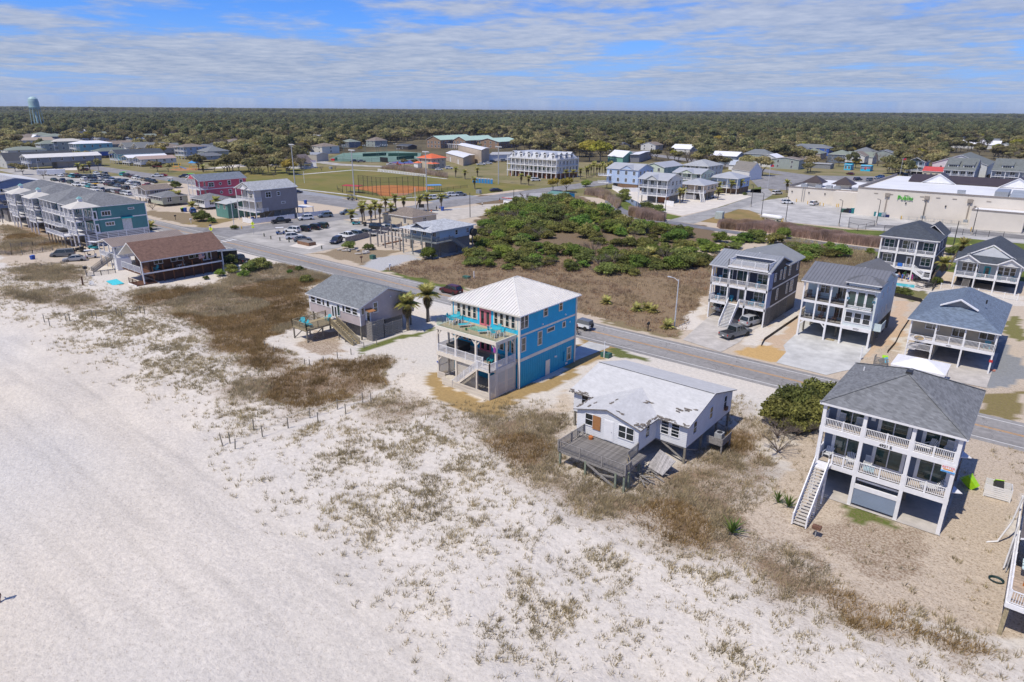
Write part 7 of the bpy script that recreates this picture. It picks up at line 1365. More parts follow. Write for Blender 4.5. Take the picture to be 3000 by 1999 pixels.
# unit plants (metres); copies are scaled
PROTO={}
for i in range(4):PROTO['bush',i]=[('foliage',crown('foliage',1.0,.72,.5,11,1900,.1,LC['thicket'],40+i,core=.62,size=.4,spread=.72)),('stem',limbs(.15,.7,.05,.5,4,i,BARK))]
for i in range(2):PROTO['brightbush',i]=[('foliage',crown('foliage',1.0,.75,.55,11,1900,.1,LC['bright'],50+i,core=.62,size=.4,spread=.72)),('stem',limbs(.15,.7,.05,.5,4,i+9,BARK))]
for i in range(2):PROTO['twigbush',i]=[('twigs',limbs(.1,1.0,.045,.8,10,70+i,LC['bare'],twigs=26,tl=.45))]
for i in range(5):PROTO['oak',i]=[('crown',crown('crown',4.4,2.7,5.6+.3*i,9,800,.8,LC['oak'],80+i,core=.72,shell=.6)),('trunk',limbs(2.2,5.5,.28,2.6,5,80+i,BARK))]
for i in range(3):PROTO['pine',i]=[('crown',crown('crown',2.7,3.6,8.6,8,700,.75,LC['pine'],90+i,core=.6,spread=.55)),('trunk',limbs(6.5,9.5,.24,1.2,3,90+i,BARK))]
for i in range(2):PROTO['bare',i]=[('twigs',limbs(2.4,8.0,.26,3.6,9,100+i,LC['bare'],twigs=34,tl=1.9))]
for i in range(2):PROTO['yellow',i]=[('crown',crown('crown',3.6,2.6,5.2,8,800,.7,LC['yellow'],110+i,core=.7)),('trunk',limbs(2.2,5,.25,2.2,4,110+i,BARK))]
def grow(kind,i,name,label,cat,x,y,z,s,rz,group=None,sz=None):
 key=(kind,i)
 r=th(name,label,cat,(x,y,z),rz,group);r.scale=(s,s,sz or s)
 for n,me in PROTO[key]:lk(n,me,r)
 return r
# palms: every frond its own object
def frond_mesh(L,droop,seed,m,fan=False):
 r=random.Random(seed);V,F=[],[];n=7;pts=[]
 for i in range(n+1):t=i/n;pts.append(Ve((L*t*(1-.25*droop*t),0,L*(.45*t-droop*t*t))))
 for i in range(n):
  a,b=pts[i],pts[i+1]
  for s in (-1,1):
   for q in range(2):
    p=a.lerp(b,.25+.5*q);w_=L*.34*SIN(PI_*min(.98,(i+q*.5+1.0)/(n+1)))*r.uniform(.8,1.15);o=len(V)
    V+=[p-Ve((.05*L,0,0)),p+Ve((.05*L,0,0)),p+Ve((.12*L,s*w_,-.28*w_))];F.append((o,o+1,o+2))
  o=len(V);V+=[a+Ve((0,-.02,0)),a+Ve((0,.02,0)),b];F.append((o,o+1,o+2))
 me=bpy.data.meshes.new('frond');me.from_pydata(V,[],F);me.materials.append(m); return me
FR_UP=[frond_mesh(1.5,.35,i,LC['palm']) for i in range(2)];FR_MID=[frond_mesh(1.55,.75,10+i,LC['palm']) for i in range(2)];FR_DEAD=[frond_mesh(1.35,1.2,20+i,LC['deadpalm']) for i in range(2)]
def palm(label,p,hgt,s=1.0,group='palms',dead=8,lean=(0,0),nf=26):
 r=th('palm_tree',label,'palm',(p[0],p[1],0),random.random()*6,group);top=Ve((lean[0],lean[1],hgt));b=MB()
 if hgt>.5:
  q=top*.5+Ve((lean[0]*-.15,lean[1]*-.15,0));b.cyl((0,0,-.1),q,.24*s,.2*s,8);b.cyl(q,top,.2*s,.17*s,8);b.cyl(top-Ve((0,0,.45*s)),top,.3*s,.26*s,8);lk('trunk',b.mesh('_',PALMBARK),r)
 for i in range(nf+dead):
  f=i/(nf+dead);a=i*2.4
  if i<nf*.45:me,el=FR_UP[i%2],.9-.9*f
  elif i<nf:me,el=FR_MID[i%2],.25-.5*(f-.4)
  else:me,el=FR_DEAD[i%2],-.75
  o=lk('frond',me,r,top,0,s*RU(1.1,1.5));o.rotation_euler=(0,-el,a)
 return r
def yucca(label,p,s,group=None):
 r=th('yucca',label,'yucca',(p[0],p[1],0),random.random()*6,group)
 me=MB().add([(0,-.035,.05),(0,.035,.05),(.45,.03,.28),(.45,-.03,.28),(.85,0,.36)],[(0,1,2,3),(3,2,4)]).mesh('_',LC['yucca'])
 for i in range(34):o=lk('leaf',me,r,(0,0,.02),0,s*RU(.7,1.1));o.rotation_euler=(0,-RU(-.1,1.2),i*2.4)
 return r
# ------------------------------------------------------------------ dune grass, reeds and weeds (nobody could count them)
def blades(X,Y,Zg,n,hgt,wid,lean,rad,seed):
 r=np.random.default_rng(seed);N_=len(X);k=N_*n;i=np.repeat(np.arange(N_),n);a=r.random(k)*6.283;q=r.random(k)**.6*rad[i]
 bx,by,bz=X[i]+np.cos(a)*q,Y[i]+np.sin(a)*q,Zg[i];h_=hgt[i]*(.55+.7*r.random(k));b2=r.random(k)*6.283
 px_,py_=np.cos(b2)*wid*(.6+.8*r.random(k)),np.sin(b2)*wid*(.6+.8*r.random(k));l=lean*h_*(.3+r.random(k));dx,dy=np.cos(a)*l+.12*h_,np.sin(a)*l+.05*h_
 V=np.stack([np.stack([bx-px_,by-py_,bz-.03],1),np.stack([bx+px_,by+py_,bz-.03],1),np.stack([bx+dx,by+dy,bz+h_],1)],1).reshape(-1,3)
 return V,np.arange(k*3).reshape(-1,3),i
def stuff(name,V,F,mats,mi=None): return tg(lk(name,npm(name,V,F,mats,mi)),kind='stuff')
FOOT=[(-60.6,-48.5,56,74),(-37.6,-23.5,52.9,68.8),(-12.6,-1.6,58.5,72.3),(-92.2,-77.2,59.6,71.2),(-149,-138,51.4,71),(-166,-156.5,54,71),(-250,-189,58,77),(3,16,48,70),(-43.6,-33,102.8,124),(-28.4,-17,106,124),(-13.4,-1.8,100,126),(-124.5,-112,108,124.2),(-203,-191.8,109,125),(-28.5,-14,153,176),(-14,-2,157,178)]
def clear(X,Y):
 m=np.ones(X.shape,bool)
 for a,b,c,d in FOOT:m&=~((X>a)&(X<b)&(Y>c)&(Y<d))
 return m&~((Y>82.6)&(Y<91.7))
NC=330000
X=RNG.uniform(-300,30,NC);Y=RNG.uniform(0,83,NC);WXs=X+(vn(X,Y,3.1,1)-.5)*2.6;WYs=Y+(vn(X,Y,3.1,3)-.5)*2.6
fd=fuzzy(DENSE,WXs,WYs);dn=fd>.45;sp_=inp(WXs,WYs,SPARSE);pth=iany(PATH,WXs,WYs);yard=inp(X,Y,YARD)
cl=vn(X,Y,4.2,31)*.55+vn(X,Y,1.7,32)*.45
D=np.where(fd>.1,np.maximum(fd*(.45+.9*np.clip((cl-.33)*3,0,1)),.12),fuzzy([SPARSE],X,Y,6,9)**2*np.where(cl>.54,.85,.07+.3*np.clip((cl-.3)*4,0,1)))
toe=np.clip((Y-8)/6,0,1);D=np.where(pth,D*.03,D);D=np.where(yard,.05*(cl>.5),D)
fard=np.hypot(X,Y);D*=np.where(fard>190,.55,1)
ok=(RNG.random(NC)<D)&clear(X,Y);X,Y,dn,cl=X[ok],Y[ok],dn[ok],cl[ok]
px_,py_,kk=to_px(X,Y);vis=(px_>-60)&(px_<3060)&(py_<2080)&(kk>0);X,Y,dn,cl=X[vis],Y[vis],dn[vis],cl[vis]
Zg=relief(X,Y);Zg[Y>60]=0
hg=np.where(dn,.27+.33*cl,.22+.25*cl)*(.7+.6*RNG.random(len(X)));rad=np.where(dn,.34,.13+.12*RNG.random(len(X)))
V,F,ti=blades(X,Y,Zg,11,hg,.024,.65,rad,5)
rn=vn(X,Y,9,77);kind_=np.where(dn&(rn>.66),1,np.where((~dn)&(RNG.random(len(X))<.2),2,0));print('tufts',len(X))
stuff('dune_grass',V,F,[LC['dry'],LC['dryred'],LC['oats']],kind_[ti])
# weeds and dead stalks over the lot across the road
LITT=[PZ('Z',(1050,655),(1080,600),(1350,560),(1650,590),(1860,560),(2040,600),(2010,640),(1640,640),(1560,780),(1330,720)),PZ('D2',(1300,590),(1560,520),(2000,430),(2353,400),(2353,800),(2000,750))]
X=RNG.uniform(-170,-10,70000);Y=RNG.uniform(91.8,200,70000);m=(iany(LITT,X,Y))&clear(X,Y)&(RNG.random(70000)<.25+.75*(vn(X,Y,3,41)>.42));X,Y=X[m],Y[m]
V,F,ti=blades(X,Y,np.zeros(len(X)),7,.25+.5*vn(X,Y,4,42),.038,.6,np.full(len(X),.35),6);k3=np.where(vn(X,Y,7,43)>.58,2,np.where(RNG.random(len(X))<.2,1,0))
stuff('weeds',V,F,[LC['dry'],LC['dryred'],LC['oats']],k3[ti])
X=RNG.uniform(-110,10,26000);Y=RNG.uniform(120,196,26000);m=inp(X,Y,PZ('E1',(1150,190),(1500,270),(2030,340),(1990,560),(1700,500),(1200,340),(900,330)))|inp(X,Y,PZ('Z',(1640,640),(1600,590),(1850,570),(2000,600),(1990,640),(1850,650)));m&=clear(X,Y);X,Y=X[m],Y[m]
V,F,ti=blades(X,Y,np.zeros(len(X)),7,.3+.5*vn(X,Y,4,42),.05,.5,np.full(len(X),.4),16);stuff('field_grass',V,F,[LC['oats'],LC['dry']],(vn(X,Y,5,44)>.5)[ti].astype(int))
# reed belts along the ditch
def reeds(name,poly,n,h0,seed):
 P=np.array([(p[0],p[1]) for p in poly]);X=RNG.uniform(P[:,0].min(),P[:,0].max(),n);Y=RNG.uniform(P[:,1].min(),P[:,1].max(),n);m=inp(X,Y,poly);X,Y=X[m],Y[m]
 V,F,ti=blades(X,Y,np.zeros(len(X)),6,h0*(.7+.5*vn(X,Y,3,51)),.07,.16,np.full(len(X),.3),seed)
 return stuff(name,V,F,[LC['reed'],LC['oats']],(vn(X,Y,5,52)>.72)[ti].astype(int))
reeds('reeds',gp('C4',(240,905),(330,905),(560,920),(900,972),(1150,1005),(1360,1035),(1345,1050),(1000,1006),(780,975),(620,952),(420,934),(260,918)),90000,2.4,61)
reeds('reeds',gp('C3',(960,900),(1060,880),(1180,910),(1290,1010),(1260,1030),(1180,960),(1060,915)),14000,2.6,62)
reeds('reeds',gp('C3',(1370,1060),(1500,1070),(1690,1120),(1690,1145),(1480,1125),(1370,1090)),12000,2.4,63)
reeds('reeds',gp('K3',(1330,600),(1500,610),(2030,690),(2353,745),(2353,720),(2000,650),(1500,580)),9000,2.4,64)
rk=MB();rr=random.Random(3);rp0=gp('C4',(910,930),(1000,945),(1060,955),(1130,965))
for i in range(420):
 a=rr.randrange(3);c=rp0[a].lerp(rp0[a+1],rr.random())+Ve((rr.uniform(-2.2,2.2),rr.uniform(-1.8,1.8),rr.uniform(.05,.3)));s=rr.uniform(.15,.4);rk.add([c+Ve((rr.uniform(-s,s),rr.uniform(-s,s),rr.uniform(-s,s)*.6)) for _ in range(4)],[(0,1,2),(0,2,3),(0,3,1),(1,3,2)])
tg(lk('riprap',rk.mesh('_',mat('riprap_stone',(.42,.4,.36,1),.9))),kind='stuff')
# ------------------------------------------------------------------ the thicket across the road: single shrubs
TH=PZ('Z',(1062,622),(1085,575),(1120,500),(1200,470),(1290,462),(1370,490),(1450,520),(1560,540),(1620,566),(1750,560),(1860,575),(1960,597),(1800,605),(1660,600),(1540,640),(1450,640),(1340,630),(1270,615),(1240,640),(1150,622))
LANES=[PZ('C4',(100,900),(420,938),(620,956),(780,978),(1000,1008),(1345,1052),(1345,1090),(1000,1045),(760,1012),(600,995),(420,975),(100,935))]
HOLE=PZ('C3',(660,1300),(980,1230),(960,1340),(870,1410),(640,1420))
TH2=PZ('E1',(0,110),(240,130),(520,215),(900,235),(1130,280),(900,340),(400,400),(150,480),(0,500));P=np.array([(p[0],p[1]) for p in TH+TH2]);pts=[];tr_=0
while len(pts)<298 and tr_<60000:
 tr_+=1;x,y=RU(P[:,0].min(),P[:,0].max()),RU(P[:,1].min(),P[:,1].max());a,b=np.array([x]),np.array([y])
 if not (inp(a,b,TH)[0] or inp(a,b,TH2)[0]) or inp(a,b,HOLE)[0] or not clear(a,b)[0]: continue
 if -131<x<-110 and 106<y<126: continue
 if iany(LANES,a,b)[0]: continue
 if vn(a,b,8,61)[0]<(.4 if x>-88 else .33): continue
 if any((x-u)**2+(y-v)**2<2.0**2 for u,v in pts): continue
 pts.append((x,y))
LAB=dict(bush='dark olive evergreen shrub in the thicket across the beach road',brightbush='fresh bright green shrub in the thicket across the beach road',twigbush='leafless grey shrub among the green thicket across the road')
for x,y in pts:
 u=random.random();k='bush' if u<.62 else 'brightbush' if u<.9 else 'twigbush'
 back=max(0,min(1,(y-125)/60))*max(0,min(1,(-70-x)/40));r_=RU(1.3,2.9)+.9*back;grow(k,random.randrange({'bush':4,'brightbush':2,'twigbush':2}[k]),'shrub',LAB[k],'shrub',x,y,0,r_,random.random()*6,'thicket shrubs',r_*RU(.62,1.0)+.5*back)
def bsa(kind,t,x,y,r_,label,sz=None,group=None):p=g(t,x,y); return grow(kind,random.randrange({'bush':4,'brightbush':2,'twigbush':2}[kind]),'shrub',label,'shrub',p.x,p.y,0,r_,random.random()*6,group,sz)
# shrubs round house 4921's left side and the odd ones one can point at
for k,(x,y,r_,kd) in enumerate(((330,470,2.7,'bush'),(230,520,2.6,'bush'),(400,450,2.4,'bush'),(120,510,2.5,'bush'),(40,570,2.3,'bush'),(300,590,2.4,'bush'),(160,620,2.3,'bush'),(420,540,2.2,'bush'))):
 bsa(kd,'E3',x,y,r_,'dark evergreen shrub in the clump left of house 4921',r_*1.15,'shrub clump beside house 4921')
for k,(x,y) in enumerate(((40,700),(120,680),(210,670),(300,640),(20,790))):bsa('twigbush','E3',x,y,2.3,'bare grey twiggy shrub at front of the clump beside house 4921',1.9,'bare shrubs beside house 4921')
for t,x,y,r_,kd,l in (('F1',1070,690,2.0,'bush','round green shrub before the trailer at the brown cottage drive'),('F1',1420,740,2.2,'bush','wide low juniper at the roadside dune corner'),('F1',1300,770,1.9,'bush','low juniper left of the roadside dune corner'),('F1',1100,780,1.6,'bush','dark low shrub beside the brown cottage end'),('F1',960,820,1.2,'brightbush','yellowish shrub before the brown cottage corner'),('F1',1240,830,1.2,'brightbush','olive shrub below the junipers'),('F1',800,860,.7,'bush','small dark shrub alone in the dry grass'),('F1',1950,890,1.3,'bush','dark round shrub above the lavender cottage roof'),('F1',1870,760,1.0,'bush','small green shrub on the road bank'),('F1',1760,790,.7,'brightbush','little bright shrub on the road bank'),('K2',850,880,2.9,'bush','big dark wind shaped shrub near the street lamp'),('K2',1000,905,1.4,'brightbush','small palmetto like shrub beside the big dark shrub'),('K2',1350,1005,1.1,'bush','dark low hedge shrub at street lamp foot'),('K2',80,700,2.0,'twigbush','reddish dry shrub at left of the green cottage'),('K2',450,370,2.6,'bush','dark tree shrub behind the brown roofed cottage'),('D2',1000,400,1.7,'bush','green shrub in the rubble lot'),('D2',1180,410,1.4,'bush','low shrub right of the rubble'),('E1',950,1060,.9,'twigbush','dry dark shrub by dark house screen'),('C4',690,985,2.4,'brightbush','bright rounded shrub on the edge of the beach lane'),('C4',510,1000,2.4,'brightbush','green rounded shrub before the beach lane'),('C4',430,1010,2.2,'brightbush','second green shrub before the beach lane'),('C4',1010,1050,1.3,'brightbush','single bright shrub in the field right of beach lane'),('C4',1085,1080,1.1,'brightbush','small bright shrub in the field behind house 4920'),('C4',1290,1090,1.2,'brightbush','bright shrub left of the pool house'),('F4',1150,1280,1.2,'brightbush','round bright shrub by the pool fence end'),('F4',600,1420,1.3,'bush','garden shrub below the pool'),('F4',700,1440,1.4,'bush','second garden shrub below the pool'),('F4',1330,880,1.9,'bush','dense tree shrub between the two grey houses'),('F4',1440,870,1.8,'bush','dark shrub right of the leaning palm'),('C3',1320,960,3.0,'bush','rounded dark shrub at the creek'),('C3',1530,1040,2.6,'bush','green shrub among the creek reeds'),('C3',1640,1060,2.4,'bush','dark shrub at right of the creek reeds'),('C3',1330,900,2.2,'bush','shrub on gravel edge of creek house'),('C3',980,830,2.6,'brightbush','shrub left of creek reeds'),('K5',2100,690,1.0,'bush','clipped shrub on the gravel bed'),('D2',1720,490,2.2,'brightbush','large palmetto clump before the light blue cottage')):
 if r_:bsa(kd,t,x,y,r_,l)
for x,y,l in ((50,1185,'bright green yucca left of the beach stairs of house 4921'),(130,1220,'yellowing yucca beside the beach stairs of house 4921')):yucca(l,g('E3',x,y),1.5)
yucca('largest yucca alone in the dry grass before house 4921',g('V4',215,245),1.9)
for k,(x,y) in enumerate(((1040,120),(1160,110),(1230,140),(1390,320),(690,40))):palm('stubby young palmetto in the dry lot across the road',g('F2',x,y),.25,.8,'young palmettos across the road',5,nf=18)
for x,y,s in ((1000,1240,1.3),(1560,1470,1.2),(1900,1500,.9),(1380,1340,.8),(90,1090,1.0),(150,1060,1.0),(780,1080,1.0),(1820,1440,.8)):palm('palmetto clump in the green thicket',g('C3',x,y),.5,s*1.2,'palmettos of the thicket',3,nf=20)
# palms one can point at
palm('thick palm standing at the right of the lavender cottage',g('D2',1535,1140),4.3,1.2, None,14,nf=38);palm('second palm behind the lavender cottage with browned skirt',(-78.3,73.5),4.6,1.25, None,18,nf=38)
PP=(('K3',890,1425,2.6,'low palm at the corner of the parking lot lane'),('K3',1060,1450,5,'first tall palm of the row by the parking lot'),('K3',1085,1395,5,'second palm of the row beside the parking lot'),('K3',1190,1455,4.6,'palm behind the golf cart at the parking lot'),('K3',1255,1365,4.6,'palm next to the blue figure on the walk'),('K3',1325,1450,5,'palm in the middle of the parking lot lawn'),('K3',1415,1320,5,'palm on the far side of the promenade walk'),('K3',1505,1430,4.8,'dull palm on the lawn before the pavilion'),('K3',1570,1230,4.3,'palm across the park street near the infield'),('K3',1695,1300,4.8,'palm beside the park street kerb'),('K3',1860,1255,4.2,'leaning palm by the street pole'),('K3',2060,1250,5,'palm right of the notice board'),('K3',2265,1240,4.6,'palm near the blue bin on the promenade'),('K2',1865,155,5,'single palm on the park lawn by the small shed'),('K2',865,130,2.5,'stubby palm at the playground edge'),('K2',420,620,3.6,'left palm before the green cottage'),('K2',495,630,3.6,'right palm before the green cottage'),('K2',1100,800,5,'tall palm beside the small teal cottage'),('K2',700,700,1.2,'small palm by the blue car'),('K1',2300,1010,.9,'low palm at the roadside before the teal townhouses'),('K1',130,680,2.4,'palm beside the timber stairs'),('K5',975,790,3.0,'bushy palm at the creek house corner'),('K5',1105,815,4.2,'palm beside the white gravel fence'),('K5',1150,790,4.0,'second palm beside the white gravel fence'),('K5',1545,745,4.2,'palm before the peach house stairs'),('K5',1685,760,3.4,'palm by the parked car on the gravel'),('K5',1690,690,4.2,'palm left of the powder blue house'),('K5',1880,680,4.6,'palm in front of the powder blue house'),('K5',2020,670,4.8,'palm right of the powder blue house'),('K6',20,600,4.2,'palm at the left end of the supermarket'),('C3',795,780,4.4,'palm at the hotel corner'),('C3',860,780,4.4,'second palm at the hotel corner'),('C3',930,760,4.4,'third palm at the hotel corner'),('C3',985,750,4.6,'fourth palm at the hotel side'),('C3',390,805,3.6,'palm in front of the hotel balconies'),('C3',460,815,3.2,'smaller palm in front of the hotel balconies'),('F4',1300,1085,6.0,'tall leaning palm between the grey houses'),('F4',1060,1260,4.5,'leaning palm trunk at the pool house stairs'),('C2',1965,745,4,'palm before the orange roofed house'),('C2',2050,760,3.4,'palm left of the blue toilets'),('C2',2140,850,4,'palm below the blue toilets'),('C2',2165,740,3.6,'palm beside the blue wall'),('K4',1210,1075,3.6,'left palm of the big parking lot corner'),('K4',1285,1085,3.2,'bushy palm of the big parking lot corner'),('K4',1385,1080,4.4,'tall palm of the big parking lot corner'))
for t,x,y,hh,l in PP:
 if not hh: continue
 lean=(1.6,1.0) if 'eaning' in l else (RU(-.2,.2),RU(-.2,.2));palm(l,g(t,x,y),hh,1.05 if hh>3 else 1.15,'palms of the beach town',8,lean)
for k in range(16):p=g('C3',1000+k*17+(k%3)*8,735-(k%4)*9);palm('palm in the dense grove right of the porch hotel',p,RU(4.2,5.4),1.1,'palm grove beside the hotel',6,nf=18)
# ------------------------------------------------------------------ woods: nearest 300 trees one by one, the rest as one stand
YF=np.array([(-150,330),(0,325),(100,328),(200,322),(300,330),(400,333),(440,352),(480,360),(560,366),(640,372),(690,357),(760,350),(800,342),(900,332),(950,322),(1150,318),(1185,340),(1260,345),(1370,350),(1450,345),(1500,343),(1560,352),(1640,364),(1700,372),(1800,378),(1880,366),(1960,362),(2020,368),(2090,385),(2140,355),(2200,330),(2260,330),(2300,340),(2353,352),(2500,360)])
FARH=[] # far house sites to keep open, filled below
def fh(t,x,y,w_,d_,ze,zr,wm,rm,label,roof='gable',axis='y',zb=0,porch=0,nE=2,nS=2):
 w_*=1.22;d_*=1.2
 """site read at the right front eave corner, z = ze"""
 p=g(t,x,y,ze);FARH.append((p.x-w_/2,p.y+d_/2,max(w_,d_)*.75));FOOT.append((p.x-w_-1,p.x+1,p.y-1,p.y+d_+1)); return cot('far_house',label,p.x-w_,p.x,p.y,p.y+d_,zb,ze,zr,wm,rm,roof,axis,porch, None,nE,nS,posts=zb>1.5)
CY=sdg('cyan_siding',(.2,.42,.46,1),.25);SAGE=sdg('sage_grey_siding',(.3,.34,.32,1),.25);ROYAL=sdg('royal_blue_siding',(.03,.1,.4,1),.25);OFFW=sdg('far_white_siding',(.6,.6,.58,1),.25);DKB=sdg('far_slate_siding',(.13,.16,.2,1),.25);TANF=sdg('far_tan_siding',(.38,.32,.25,1),.25);BRB=sdg('bright_blue_far',(.02,.23,.6,1),.25)
DKW=mat('dark_timber_wall',(.06,.05,.045,1),.8);
